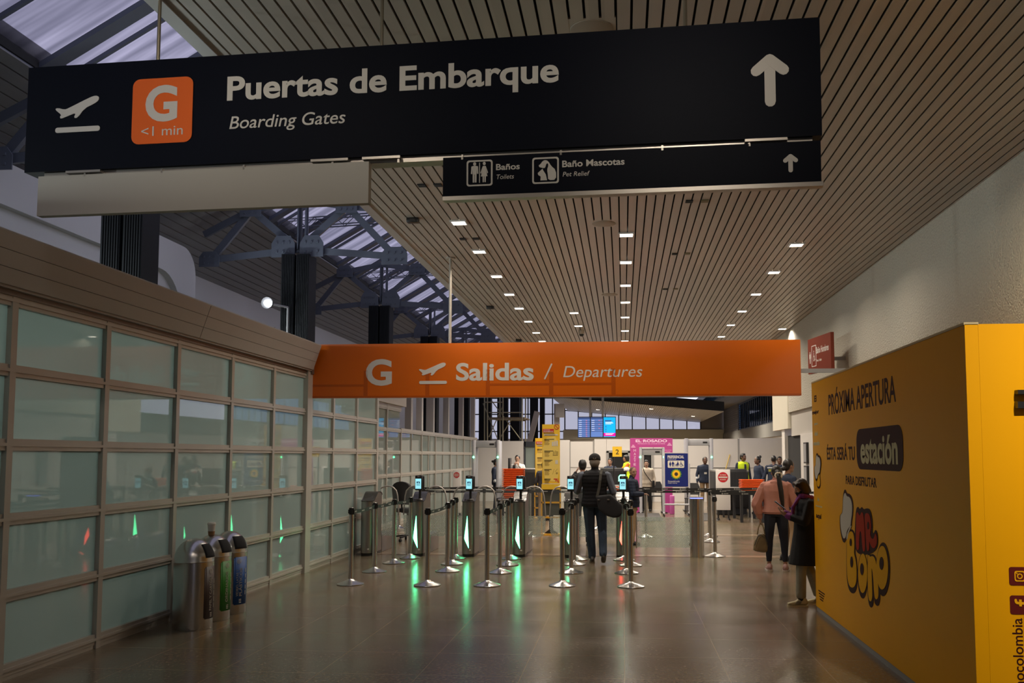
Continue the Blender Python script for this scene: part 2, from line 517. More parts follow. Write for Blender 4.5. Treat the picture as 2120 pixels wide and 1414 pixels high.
# --- end wall: grey spandrel and a band of windows right across the hall
struct(MB().b2((-14, 60, 0), (6.8, 60.3, 2.85)).build('wall_end', WHITE_P, smooth=0))
struct(MB().b2((-3.9, 59.85, 2.8), (6.6, 60.25, 3.43)).build('trim_5', mat('pale_olive_spandrel', (0.52, 0.50, 0.40), 0.6), smooth=0))
def end_window(idx, x0, x1, z0, zt, cols, rows=1):
    fr = MB()
    for k in range(cols + 1):
        x = x0 + (x1 - x0) * k / cols
        fr.b2((x - 0.035, 60.0, z0), (x + 0.035, 60.1, zt(x)))
    for r in range(rows + 1):
        for k in range(cols):
            xa, xb = x0 + (x1 - x0) * k / cols, x0 + (x1 - x0) * (k + 1) / cols
            za, zb = z0 + (zt(xa) - z0) * r / rows, z0 + (zt(xb) - z0) * r / rows
            fr.beam((xa, 60.05, za), (xb, 60.05, zb), 0.1, 0.07)
    f = struct(fr.build('window_%d' % idx, DKFRAME, smooth=0))
    MB().prism([(x0, z0), (x1, z0), (x1, zt(x1)), (x0, zt(x0))], (0, 60.08, 0), (1, 0, 0), (0, 0, 1), 0.01).build('pane', GLASS_W, f, smooth=0)
end_window(70, -3.8, 5.0, 3.43, lambda x: zfar(x) + 0.02, 10)
end_window(71, -13.5, -3.8, 2.2, lambda x: 5.6, 12, 3)
struct(MB().b2((-14, 60, 5.5), (-3.6, 60.3, 9.5)).b2((-3.6, 60, 4.66), (5, 60.3, 5.3)).b2((5.0, 60, 2.8), (6.8, 60.3, 5)).build('wall_end_upper', mat('dim_plaster', (0.20, 0.18, 0.16), 0.8), smooth=0))
# --- enclosure behind the photographer
struct(MB().b2((-14, -9, 0), (4.2, -8.7, 9.5)).build('wall_back', mat('dim_plaster', (0.20, 0.18, 0.16), 0.8), smooth=0))

# ------------------------------------------------------------------ left screen of frosted panes
def frosted():
    m = bpy.data.materials.new('frosted_green_glass'); m.use_nodes = True
    n, l = m.node_tree.nodes, m.node_tree.links
    n.clear()
    out = n.new('ShaderNodeOutputMaterial')
    tc = n.new('ShaderNodeTexCoord')
    t = n.new('ShaderNodeTexNoise'); t.inputs['Scale'].default_value = 0.5; t.inputs['Detail'].default_value = 2
    l.new(tc.outputs['Object'], t.inputs['Vector'])
    mc = n.new('ShaderNodeMix'); mc.data_type = 'RGBA'
    mc.inputs['A'].default_value = (0.56, 0.66, 0.62, 1); mc.inputs['B'].default_value = (0.63, 0.72, 0.68, 1)
    l.new(t.outputs['Fac'], mc.inputs['Factor'])
    d = n.new('ShaderNodeBsdfDiffuse'); tl = n.new('ShaderNodeBsdfTranslucent')
    l.new(mc.outputs['Result'], d.inputs['Color']); l.new(mc.outputs['Result'], tl.inputs['Color'])
    mx = n.new('ShaderNodeMixShader'); mx.inputs['Fac'].default_value = 0.62
    l.new(d.outputs['BSDF'], mx.inputs[1]); l.new(tl.outputs['BSDF'], mx.inputs[2])
    gl = n.new('ShaderNodeBsdfGlossy'); gl.inputs['Roughness'].default_value = 0.02
    fr = n.new('ShaderNodeFresnel'); fr.inputs['IOR'].default_value = 1.55
    m2 = n.new('ShaderNodeMixShader')
    l.new(fr.outputs['Fac'], m2.inputs['Fac']); l.new(mx.outputs['Shader'], m2.inputs[1]); l.new(gl.outputs['BSDF'], m2.inputs[2])
    l.new(m2.outputs['Shader'], out.inputs['Surface'])
    return m
FROST = frosted()
WIN_N = [0]
def bay(y0, y1, x, zs, top_rail=0.10, mull=()):
    """one bay of the screen: its post, rails and a pane in every row"""
    WIN_N[0] += 1
    fr = MB()
    fr.b2((x - 0.05, y0 - 0.035, 0), (x + 0.03, y0 + 0.035, zs[-1] + top_rail))
    for z in zs:
        fr.b2((x - 0.045, y0, z - 0.045), (x + 0.02, y1, z + 0.045))
        fr.b2((x - 0.02, y0, z - 0.012), (x + 0.032, y1, z + 0.012))
    fr.b2((x - 0.045, y0, 0), (x + 0.014, y1, zs[0]))
    for y in mull: fr.b2((x - 0.045, y - 0.025, 0), (x + 0.016, y + 0.025, zs[-1]))
    if top_rail > 0.05: fr.b2((x - 0.05, y0, zs[-1]), (x + 0.026, y1, zs[-1] + top_rail - 0.002))
    f = struct(fr.build('window_%d' % WIN_N[0], ALU, smooth=0))
    for a, b in zip(zs, zs[1:]):
        MB().b2((x - 0.02, y0 + 0.01, a), (x - 0.012, y1 - 0.01, b)).build('pane', FROST, f, smooth=0)
ROWS = [0.08, 0.64, 1.22, 1.79, 2.36, 2.90]
ys1 = [-7, -5.7, -4.4, -3.1, -1.8, -0.5, 0.8, 2.1, 3.4, 4.7, 5.5, 6.66, 7.96, 9.3, 10.65, 11.98, 13.22]
for a, b in zip(ys1, ys1[1:]): bay(a, b, XL, ROWS, 0.08)
ys2 = [13.40, 14.55, 15.88, 17.2]
for a, b in zip(ys2, ys2[1:]): bay(a, b, XL, ROWS, 0.08)
struct(MB().b2((XL - 0.08, 13.2, 0), (XL + 0.06, 13.42, 3.0)).b2((XL - 0.08, 17.17, 0), (XL + 0.03, 17.28, 3.0)).build('trim_6', ALU, smooth=0))
XL2 = -5.6
ROWS2 = [0.08, 0.66, 1.24, 1.80, 2.34]
struct(MB().b2((XL2, 17.2, 0), (XL, 17.26, 3.0)).build('wall_left_return', ALU, smooth=0))
for a, b in zip([17.26, 18.6, 20.0, 21.4], [18.6, 20.0, 21.4, 22.75]): bay(a, b, XL2, ROWS2[:4] + [2.34, 2.86], 0.09)
struct(MB().b2((XL2 - 0.2, 17.26, 2.95), (XL2 + 0.12, 22.9, 3.4)).build('trim_7', mat('pale_header_panel', (0.50, 0.46, 0.42), 0.5), smooth=0))
ys3 = [22.8, 25.2, 27.1, 29.5, 32.0, 34.9]
for a, b in zip(ys3, ys3[1:]): bay(a, b, XL2, ROWS2, 0.07, mull=[a + (b - a) / 2])
# fascia of three metal planks over the near screen
FASC = mat('warm_grey_metal_fascia', (0.40, 0.375, 0.355), 0.45, metal=0.1, noise=0.05, scale=3)
mb = MB()
for k in range(3):
    t0, t1 = k / 3, (k + 1) / 3 - 0.012
    fx = lambda t: XL + 0.10 + 0.12 * t
    fz = lambda t: 2.99 + 0.36 * t
    for ya, yb in ((-7, 1.0), (1.01, 9.6), (9.61, 13.3)):
        mb.prism([(fx(t0), fz(t0)), (fx(t1), fz(t1)), (fx(t1) - 0.03, fz(t1)), (fx(t0) - 0.03, fz(t0))], (0, yb, 0), (1, 0, 0), (0, 0, 1), yb - ya)
mb.b2((XL - 0.1, -7, 2.97), (XL + 0.08, 13.3, 3.34)).b2((XL - 0.12, -7, 3.34), (XL + 0.215, 13.3, 3.36))
struct(mb.build('trim_8', FASC, smooth=0))
struct(MB().b2((XL - 0.05, -7, 2.93), (XL + 0.04, 13.3, 2.99)).b2((XL - 0.1, 13.3, 2.93), (XL + 0.08, 17.2, 3.3)).build('trim_9', mat('brown_header', (0.16, 0.125, 0.10), 0.4, metal=0.4), smooth=0))

# ------------------------------------------------------------------ atrium left of the slat ceiling
WHITE_B = mat('white_render', (0.44, 0.44, 0.45), 0.6, noise=0.03, scale=1.5)
def rounded_volume():
    """white upper storey with a raised rounded border, standing behind the screen"""
    x = -8.2
    mb = MB()
    mb.b2((-13.8, -8.5, 0), (x - 0.06, 16.6, 5.55))
    outer = rrect(-8.5, 2.2, 16.75, 5.6, 0.5, 8)
    inner = rrect(-8.2, 2.5, 16.2, 5.02, 0.75, 8)
    mb.ring(outer, inner, (x - 0.06, 0, 0), (0, 1, 0), (0, 0, 1), 0.12)
    return struct(mb.build('wall_atrium_left', WHITE_B, smooth=30))
rounded_volume()
struct(MB().b2((-8.22, 4.0, 3.0), (-8.16, 7.45, 4.13)).build('window_80', DKFRAME, smooth=0))
struct(MB().b2((-10.2, 16.6, 0), (-9.9, 60, 6.2)).build('wall_atrium_far', WHITE_B, smooth=0))
struct(MB().b2((-9.9, 22.0, 0), (-8.6, 22.2, 4.9)).build('wall_atrium_cross', WHITE_B, smooth=0))
struct(MB().b2((-14, -9, 5.5), (-13.8, 60, 9.5)).build('wall_atrium_outer', WHITE_B, smooth=0))
# dark slat ceiling that slopes up from the far left to the foot of the glass roof
zl = lambda x: 6.62 + (x + 7.5) * 0.30
def slats_left():
    mb = MB(); x = -13.0
    while x < -7.5:
        a, b = x + 0.012, x + 0.19
        mb.prism([(a, zl(a)), (b, zl(b)), (b, zl(b) + 0.02), (a, zl(a) + 0.02)], (0, 60, 0), (1, 0, 0), (0, 0, 1), 68)
        x += 0.205
    struct(mb.build('ceiling_atrium', SLAT_G, smooth=0))
    struct(MB().prism([(-13.8, zl(-13.8) + .07), (-7.5, zl(-7.5) + .07), (-7.5, 7.0), (-13.8, 5.4)], (0, 60, 0), (1, 0, 0), (0, 0, 1), 69).build('ceiling_atrium_void', DARK, smooth=0))
slats_left()
# glass roof rising to the right
TAN = math.tan(math.radians(30))
zr = lambda x: 6.80 + (x + 7.5) * TAN
STEEL_B = mat('blue_grey_painted_steel', (0.095, 0.108, 0.145), 0.45, noise=0.08, scale=4)
def roof_panes():
    m = bpy.data.materials.new('translucent_roof_sheet'); m.use_nodes = True
    n, l = m.node_tree.nodes, m.node_tree.links
    n.clear()
    out = n.new('ShaderNodeOutputMaterial')
    tc = n.new('ShaderNodeTexCoord'); mp = n.new('ShaderNodeMapping'); mp.inputs['Scale'].default_value = (0.35, 6, 0.35)
    t = n.new('ShaderNodeTexNoise'); t.inputs['Scale'].default_value = 1.0; t.inputs['Detail'].default_value = 4
    l.new(tc.outputs['Object'], mp.inputs['Vector']); l.new(mp.outputs['Vector'], t.inputs['Vector'])
    cr = n.new('ShaderNodeValToRGB'); e = cr.color_ramp.elements
    e[0].position, e[0].color = 0.35, (0.40, 0.395, 0.43, 1)
    e[1].position, e[1].color = 0.70, (0.62, 0.605, 0.64, 1)
    l.new(t.outputs['Fac'], cr.inputs['Fac'])
    tr = n.new('ShaderNodeBsdfTransparent'); l.new(cr.outputs['Color'], tr.inputs['Color'])
    tl = n.new('ShaderNodeBsdfTranslucent'); l.new(cr.outputs['Color'], tl.inputs['Color'])
    mx = n.new('ShaderNodeMixShader'); mx.inputs['Fac'].default_value = 0.12
    l.new(tr.outputs['BSDF'], mx.inputs[1]); l.new(tl.outputs['BSDF'], mx.inputs[2])
    l.new(mx.outputs['Shader'], out.inputs['Surface'])
    return m
X0R, X1R = -7.6, -2.2
mb = MB()
y = -6.0
while y < 60:
    mb.beam((X0R, y, zr(X0R) - 0.05), (X1R, y, zr(X1R) - 0.05), 0.22, 0.07)
    mb.beam((X0R, y + 0.42, zr(X0R) - 0.03), (X1R, y + 0.42, zr(X1R) - 0.03), 0.05, 0.05)
    y += 1.55
for x in (-7.55, -5.4, -3.3):
    mb.b2((x - 0.03, -7, zr(x) - 0.12), (x + 0.03, 60, zr(x) - 0.05))
sk = struct(mb.build('window_90', STEEL_B, smooth=0))
mb = MB()
mb.prism([(X0R, zr(X0R)), (X1R, zr(X1R)), (X1R, zr(X1R) + 0.015), (X0R, zr(X0R) + 0.015)], (0, 60, 0), (1, 0, 0), (0, 0, 1), 67)
mb.build('pane', roof_panes(), sk, smooth=0)
fr = MB()  # added clerestory, hidden above the ceiling, to let more sky light in
for k in range(23): fr.b2((X1R, -7 + k * 3 - 0.04, 5.08), (X1R + 0.08, -7 + k * 3 + 0.04, zr(X1R)))
fr.b2((X1R, -7, 5.0), (X1R + 0.08, 60, 5.12))
f = struct(fr.build('window_91', STEEL_B, smooth=0))
MB().b2((X1R + 0.03, -7, 5.1), (X1R + 0.04, 60, zr(X1R))).build('pane', clear_glass('added_clerestory_glass', (0.9, 0.9, 0.9), 0.0), f, smooth=0)
struct(MB().b2((-14, -9, 5), (-2, -8.8, 10.2)).b2((-3.6, 59.9, 5.0), (-1.9, 60.3, 10.5)).build('wall_atrium_back', WHITE_B, smooth=0))

# columns: twin dark fluted shafts
COLM = mat('dark_column_cladding', (0.010, 0.011, 0.014), 0.6, spec=0.2)
XCOL, YCOL = -6.22, [11.0, 17.05, 23.1, 29.15, 35.2, 41.25, 47.3, 53.4]
def column(y, i):
    t = thing('column', (XCOL, y, 0), 'dark twin-shaft column ' + ['nearest the camera, partly behind the hanging signs', 'second along the glazed screen, with the bright floodlight', 'third along the glazed screen, left of the hanger rod', 'fourth along, low above the orange sign', 'fifth along the atrium, seen under the orange sign', 'sixth along the atrium, behind the scaffold', 'seventh along the atrium, behind the scaffold', 'farthest, by the end windows'][i], 'column', 'dark columns along the atrium')
    for s in (-1, 1):
        mb = MB()
        mb.box((s * 0.145, 0, 2.78), (0.25, 0.42, 5.56))
        for k in range(7):
            mb.box((s * 0.145 - 0.10 + k * 0.033, -0.215, 2.78), (0.014, 0.02, 5.5))
        mb.build('shaft', COLM, t, smooth=0)
    MB().box((0, 0.08, 2.78), (0.05, 0.05, 5.56)).build('conduit', GREY_P, t, smooth=0)
    return t
for i, y in enumerate(YCOL): column(y, i)

def gusset(c, w, h, bolts):
    mb = MB()
    a, b = w / 2, h / 2
    mb.prism([(-a, -b), (a, -b), (a, b * .3), (a * .6, b), (-a * .6, b), (-a, b * .3)], Vector(c) + Vector((0, -0.10, 0)), (1, 0, 0), (0, 0, 1), 0.02)
    for k in range(bolts):
        mb.lathe([(0, 0), (0.022, 0), (0.022, 0.02), (0, 0.02)], (0, 0, 0), 6)
    return mb
TRUSS = []
def truss_proto():
    t = thing('roof_truss', (XCOL, YCOL[0], 5.56))
    A, B = Vector((-1.75, 0, -0.05)), Vector((1.9, 0, -0.05))
    C, Dl, Dr, T = Vector((0, 0, 0.12)), Vector((-0.95, 0, 0.92)), Vector((0.95, 0, 0.95)), Vector((0, 0, 1.10))
    bb = lambda n, p, q, w=0.07, h=0.10: MB().beam(p, q, w, h).beam(p - Vector((0, 0.05, 0)), q - Vector((0, 0.05, 0)), 0.02, h + 0.03).build(n, STEEL_B, t, smooth=0)
    bb('bottom_chord', A, C); bb('bottom_chord', C, B)
    bb('top_chord', Dl, T); bb('top_chord', T, Dr)
    bb('top_chord', Dl, Vector((-1.9, 0, 0.45))); bb('top_chord', Dr, Vector((2.9, 0, 0.75)))
    bb('king_post', C, T, 0.08, 0.08); bb('king_post', C + Vector((0.14, 0, 0)), T + Vector((0.14, 0, 0)), 0.05, 0.05)
    bb('brace', C, Dl); bb('brace', C, Dr); bb('brace', A, Dl, 0.08, 0.10); bb('brace', Dr, B, 0.08, 0.10)
    bb('brace', B, Vector((2.9, 0, 0.75)), 0.06, 0.08)
    for c, w, h in ((C + Vector((-0.28, 0, 0.05)), 0.46, 0.42), (C + Vector((0.28, 0, 0.05)), 0.46, 0.42), (Dl, 0.42, 0.3), (Dr, 0.42, 0.3), (B, 0.5, 0.34), (A, 0.4, 0.3)):
        mb = MB()
        a, b = w / 2, h / 2
        mb.prism([(-a, -b), (a, -b), (a, b * .3), (a * .6, b), (-a * .6, b), (-a, b * .3)], c + Vector((0, -0.10, 0)), (1, 0, 0), (0, 0, 1), 0.02)
        for i in range(3):
            for j in range(2):
                p = c + Vector(((i - 1) * w * 0.26, -0.125, (j - 0.6) * h * 0.42))
                mb.box(p, (0.035, 0.03, 0.035))
        mb.build('gusset_plate', STEEL_B, t, smooth=0)
    return t
tp = truss_proto()
for i, y in enumerate(YCOL):
    t = tp if i == 0 else copy_tree(tp)
    t.location.y = y
    tag(t, 'blue-grey bolted steel roof truss ' + ['on the column nearest the camera, above the big dark sign', 'on the second dark column, under the glass roof', 'on the third dark column, left of the hanger rod', 'on the fourth dark column, just above the orange sign', 'on the fifth dark column', 'on the sixth dark column', 'on the seventh dark column', 'on the farthest dark column'][i], 'roof truss', 'steel roof trusses of the atrium')
def lattice_proto():
    mb = MB()
    x0, x1 = -1.6, 4.0
    sl = 0.05
    for dy in (-0.10, 0.10):
        for dz in (-0.10, 0.10):
            mb.beam((x0, dy, dz), (x1, dy, dz + sl * (x1 - x0)), 0.025, 0.025)
        n = 26
        for k in range(n):
            xa, xb = x0 + (x1 - x0) * k / n, x0 + (x1 - x0) * (k + 1) / n
            a, b = (-0.1, 0.1) if k % 2 else (0.1, -0.1)
            mb.beam((xa, dy, a + sl * (xa - x0)), (xb, dy, b + sl * (xb - x0)), 0.014, 0.014)
    return mb.build('lattice_beam', STEEL_B, None, smooth=0)
lp = lattice_proto()
for i in range(8):
    t = lp if i == 0 else lp.copy()
    if i: COL.objects.link(t)
    t.location = (XCOL, 9.4 + i * 6.05 - (1.4 if i else 0), 6.98)
    tag(t, 'thin lattice beam under the glass roof, ' + ('nearest the camera above the big dark sign' if i == 0 else 'number %d back from the camera' % (i + 1)), 'lattice beam', 'lattice beams under the glass roof')
# ------------------------------------------------------------------ lamps
LED = mat('downlight_diffuser', (1, 0.95, 0.85), 0.5, emit=9.0, ecol=(1.0, 0.93, 0.80))
def downlight(x, y, label, lit=26.0, size=0.17, z=ZC, lamp=True):
    t = thing('downlight', (x, y, z), label, 'downlight', 'square downlights in the slat ceiling')
    mb = MB()
    a, b = size / 2, size / 2 + 0.02
    mb.ring([(-b, -b), (b, -b), (b, b), (-b, b)], [(-a, -a), (a, -a), (a, a), (-a, a)], (0, 0, -0.016), (1, 0, 0), (0, 1, 0), 0.016)
    mb.build('housing', WHITE_P, t, smooth=0)
    MB().box((0, 0, -0.008), (2 * a, 2 * a, 0.006)).build('diffuser', LED, t, smooth=0)
    if lamp:
        L = bpy.data.lights.new('downlight_lamp', 'AREA')
        L.shape = 'SQUARE'; L.size = size; L.energy = lit; L.color = (1.0, 0.89, 0.74); L.spread = math.radians(150)
        o = bpy.data.objects.new('downlight_lamp', L)
        o.location = (0, 0, -0.02)
        COL.objects.link(o); o.parent = t
    return t
RIGHT_Y = [13.0, 14.94, 16.95, 18.95, 20.92, 22.94, 24.9, 26.9, 28.9, 31, 33, 35, 37.5]
LEFT_Y = [11.39, 13.05, 14.89, 16.6, 18.2, 20.0, 21.84, 23.5, 25.3, 27.1, 28.9, 30.7, 32.5, 34.5, 37]
MID_Y = [12.21, 13.96, 15.88, 17.64, 19.56, 21.68, 23.6, 25.5, 27.4, 29.3, 31.2, 33.1, 36]
for row, x, ys in (('right', 2.45, RIGHT_Y), ('left', -2.07, LEFT_Y), ('middle', 0.06, MID_Y)):
    for i, y in enumerate(ys):
        o_ = ['nearest', 'second', 'third', 'fourth', 'fifth', 'sixth', 'seventh', 'eighth', 'ninth', 'tenth', 'eleventh', 'twelfth', 'thirteenth', 'fourteenth', 'fifteenth'][i]
        downlight(x, y, 'small square lit downlight, %s in the %s row of the slat ceiling' % (o_, row), lit=26 if y < 22 else 58)
downlight(-1.0, 18.87, 'small square downlight alone between the left and middle rows, nearer one', lamp=False)
downlight(-1.0, 20.78, 'small square downlight alone between the left and middle rows, beside the dome camera', lamp=False)
downlight(3.72, 21.66, 'small square downlight close to the rough plaster wall above the orange sign', lit=30)

for i, (x, y, e) in enumerate(((0.06, -2.0, 10), (2.45, -2.0, 10), (-2.07, -2.0, 10))):
    downlight(x, y, 'square downlight in the slat ceiling behind the big black sign, out of the picture', lit=e)

for i, (x, y) in enumerate(((1.0, 40), (4.2, 42.5), (-1.5, 44), (1.5, 49), (4.0, 53), (-1.5, 55))):
    downlight(x, y, 'square downlight in the far ceiling, %s of six beyond the white partition' % ['first', 'second', 'third', 'fourth', 'fifth', 'last'][i], lit=330, size=0.2, z=ZC if y < 46 else zfar(x))
# added unseen fill lamps on the white storey, brightening the frosted panes from behind
for i, y in enumerate((3.5, 6.5, 9.5, 12.5, 15.5)):
    t = thing('added_fill_lamp', (-8.07, y, 3.3), 'added fill lamp on the white wall behind the frosted screen, %s from the camera' % ['first', 'second', 'third', 'fourth', 'fifth'][i], 'lamp', 'added fill lamps behind the frosted screen')
    MB().box((0.02, 0, 0), (0.08, 0.5, 0.14), bev=0.01).build('housing', GREY_P, t)
    MB().box((0.064, 0, 0), (0.01, 0.46, 0.10)).build('diffuser', mat('cool_diffuser', (1, 1, 1), 0.5, emit=6, ecol=(0.85, 0.95, 1.0)), t, smooth=0)
    L = bpy.data.lights.new('added_fill_light', 'AREA'); L.shape = 'RECTANGLE'; L.size = 0.46; L.size_y = 0.1; L.energy = 85; L.color = (0.86, 0.97, 0.95)
    o = bpy.data.objects.new('added_fill_light', L); o.location = (0.08, 0, 0); o.rotation_euler = (0, math.radians(-80), 0); COL.objects.link(o); o.parent = t

for x, d, w in ((0.3, (-.1, 3.0, -.80), 'right half'), (-2.2, (-.4, 3.0, -.80), 'left half')):  # added unseen lamps, tilted to brighten the sign face
    t = downlight(x, 2.4, 'added tilted lamp lighting the %s of the big black sign, out of the picture' % w, lit=8.5)
    for o in t.children:
        if o.type == 'LIGHT':
            o.data.spread = math.radians(75)
            o.rotation_euler = Vector(d).to_track_quat('-Z', 'Y').to_euler()
t = downlight(2.75, 2.9, 'tilted square downlight facing the yellow hoarding, out of the picture', lit=62)
for o in t.children:
    if o.type == 'LIGHT':
        o.data.spread = math.radians(70)
        o.rotation_euler = Vector((0.55, 3.0, -3.0)).to_track_quat('-Z', 'Y').to_euler()
t = downlight(3.30, 6.6, 'tilted square downlight washing the rough plaster wall, out of the picture', lit=34)
for o in t.children:
    if o.type == 'LIGHT':
        o.data.spread = math.radians(60); o.data.color = (1.0, 0.86, 0.60)
        o.rotation_euler = Vector((0.60, 2.7, -1.9)).to_track_quat('-Z', 'Y').to_euler()
# ------------------------------------------------------------------ hanging direction sign (nearest)
NAVY = mat('navy_sign_vinyl', (0.0035, 0.0045, 0.010), 0.55, spec=0.08)
SIGN_ORANGE = mat('sign_orange_vinyl', (0.80, 0.125, 0.004), 0.45)
GREYV = mat('blank_sign_panel', (0.42, 0.39, 0.34), 0.45)
RAIL = mat('sign_rail_aluminium', (0.42, 0.38, 0.34), 0.35, metal=0.6)
ROD = mat('hanger_rod_steel', (0.30, 0.26, 0.20), 0.35, metal=0.8)
pl = Plane((-3.86, 5.53, 0), (5.007, -0.28, 0), (0, 0, 1))
sg = thing('hanging_sign', (-1.36, 5.39, 4.68), 'large black hanging boarding gates sign with white lettering, orange G tile and arrow', 'sign')
def slab(mb, pl, u0, u1, v0, v1, th, h=0.0):
    mb.prism([(u0, v0), (u1, v0), (u1, v1), (u0, v1)], pl.o + pl.n * (h - th), pl.u, pl.v, th)
    return mb
UEND = 5.015
part(slab(MB(), pl, 0, UEND, 3.535, 4.235, 0.16).build('panel', NAVY, smooth=0), sg)
mb = slab(MB(), pl, 0.12, UEND - 0.05, 3.50, 3.535, 0.10, -0.03)
for u in (0.42, 0.95, 1.5, 2.08, 2.5, 2.9, 3.5, 4.1, 4.6): slab(mb, pl, u, u + 0.012, 3.49, 3.52, 0.02, 0.0)
part(mb.build('rail', RAIL, smooth=0), sg)
for u in (0.30, 1.95, 2.28, 4.58):
    part(slab(MB(), pl, u, u + 0.24, 3.515, 3.53, 0.12, 0.012).build('bracket', RAIL, smooth=0), sg)
u0 = pl.uv(78, 400)[0]; u1 = pl.uv(763, 370)[0]; u2 = pl.uv(917, 360)[0]; u3 = pl.uv(1700, 340)[0]
b1 = part(slab(MB(), pl, u0, u1, 3.245, 3.505, 0.05).build('blank_panel', GREYV, smooth=0), sg)
b1['label'] = 'blank grey lower board'
b2 = part(slab(MB(), pl, u2, u3, 3.265, 3.505, 0.05).build('lower_panel', NAVY, smooth=0), sg)
b2['label'] = 'narrow navy lower board for the toilets'
part(slab(MB(), pl, u2, u3 + 0.01, 3.240, 3.265, 0.06, 0.004).build('edge_trim', RAIL, smooth=0), sg)
for px, zt in ((313, 5.3), (781, 4.68), (1420, 4.68)):
    u = pl.uv(px, 110)[0]
    p = pl.p(u, 0, -0.08)
    part(MB().tube([(p.x, p.y, 4.23), (p.x, p.y, zt)], 0.012, 8).build('hanger_rod', ROD), sg)
def airplane(pl, xa, ya, xb, yb, m, parent):
    """take-off pictogram inside the picture box (xa, ya) - (xb, yb)"""
    ua, va = pl.uv(xa, yb); ub, _ = pl.uv(xb, yb); _, vb = pl.uv(xa, ya)
    s = (ub - ua)
    P = [(0.00, 0.62), (0.06, 0.66), (0.22, 0.60), (0.30, 0.63), (0.78, 0.90), (0.90, 0.94), (0.98, 0.90), (0.97, 0.80), (0.88, 0.72), (0.66, 0.60), (0.52, 0.36), (0.43, 0.36), (0.48, 0.50), (0.30, 0.42), (0.14, 0.35), (0.12, 0.42), (0.16, 0.46)]
    mk = Marks(pl, ua, va, s)
    k = (vb - va) / s / 0.98
    mk.poly(smooth_poly([(x, y * k) for x, y in P], 1))
    mk.poly(rrect(0.03, -0.02, 1.02, 0.09, 0.05))
    return mk.build('airplane_pictogram', m, parent)
def arrow(pl, cx, y0, y1, half, w, m, parent):
    """upward arrow in picture pixels"""
    u, v0 = pl.uv(cx, y0); _, v1 = pl.uv(cx, y1); uh, _ = pl.uv(cx + half, y0); s = uh - u
    mk = Marks(pl, u, v0, 1.0)
    H = v1 - v0
    mk.line([(0, w / 2), (0, H - w * 0.8)], w)
    mk.line([(-s + w / 2, H - w * 0.75 - (s - w / 2) * 0.85), (0, H - w * 0.75)], w, 0.0006)
    mk.line([(s - w / 2, H - w * 0.75 - (s - w / 2) * 0.85), (0, H - w * 0.75)], w, 0.0012)
    return mk.build('arrow', m, parent)
airplane(pl, 112, 200, 205, 274, SIGN_W, sg)
uA, vA = pl.uv(272, 300); uB, vB = pl.uv(401, 158)
mk = Marks(pl, 0, 0, 1.0, t=0.004)
mk.poly(rrect(uA, vA, uB, vB, 0.05))
tile = mk.build('orange_tile', SIGN_ORANGE, sg)
tile['label'] = 'orange rounded tile with G and walking time'
px_text('G', pl, 301, 367, 250, 178, SIGN_W, tile, bold=0.035, h=0.004)
px_text('<1 min', pl, 293, 379, 283, 263, SIGN_W, tile, yb1=279, h=0.004)
px_text('Puertas de Embarque', pl, 470, 1157, 207, 158, SIGN_W, sg, yb1=171, bold=0.026)
px_text('Boarding Gates', pl, 475, 715, 267, 241, SIGN_W, sg, yb1=256, shear=0.18, bold=0.004)
arrow(pl, 1595, 221, 107, 40, 0.062, SIGN_W, sg)
px_text('Baños', pl, 1027, 1076, 352, 339.5, SIGN_W, b2, yb1=350, bold=0.02)
px_text('Toilets', pl, 1028, 1064, 371, 361.5, SIGN_W, b2, yb1=369.5, shear=0.18)
px_text('Baño Mascotas', pl, 1164, 1293, 346, 332.5, SIGN_W, b2, yb1=342, bold=0.02)
px_text('Pet Relief', pl, 1165, 1221, 365.5, 356, SIGN_W, b2, yb1=363, shear=0.18)
arrow(pl, 1637, 357, 317, 15.5, 0.025, SIGN_W, b2)
def frame_marks(pl, x0, y0, x1, y1):
    ua, va = pl.uv(x0, y1); ub, vb = pl.uv(x1, y0)
    return Marks(pl, (ua + ub) / 2, (va + vb) / 2, (ub - ua) / 2)
def man_poly():
    return [[(-.30, .55), (-.12, .60), (.12, .60), (.30, .55), (.34, -.05), (.22, -.05), (.18, .35), (.17, -.75), (.02, -.75), (.02, -.1), (-.02, -.1), (-.02, -.75), (-.17, -.75), (-.18, .35), (-.22, -.05), (-.34, -.05)], circ(0, .76, .14, n=14)]
def woman_poly():
    return [[(-.14, .56), (.14, .56), (.38, .0), (.28, -.05), (.15, .28), (.32, -.28), (.16, -.28), (.15, -.75), (.03, -.75), (.02, -.28), (-.02, -.28), (-.03, -.75), (-.15, -.75), (-.16, -.28), (-.32, -.28), (-.15, .28), (-.28, -.05), (-.38, .0)], circ(0, .76, .14, n=14)]
mk = frame_marks(pl, 966, 332, 1020, 385)
mk.ring(rrect(-1, -1, 1, 1, .2), rrect(-.88, -.88, .88, .88, .14))
for P in man_poly(): mk.poly([(x * .85 - .38, y * .95) for x, y in P])
for P in woman_poly(): mk.poly([(x * .8 + .36, y * .95) for x, y in P])
mk.poly([(-.03, -.75), (.03, -.75), (.03, .8), (-.03, .8)])
mk.build('toilet_pictogram', SIGN_W, b2)
mk = frame_marks(pl, 1102, 326, 1157, 380)
mk.ring(rrect(-1, -1, 1, 1, .2), rrect(-.88, -.88, .88, .88, .14))
dog = [(-.52, .42), (-.40, .46), (-.22, .72), (.0, .80), (.22, .68), (.42, .32), (.78, .0), (.80, -.75), (.20, -.75), (.18, -.35), (.12, .05), (.22, .35), (.18, .55), (.06, .52), (-.02, .22), (-.12, .18), (-.30, .22), (-.46, .26)]
mk.poly(smooth_poly(dog, 1))
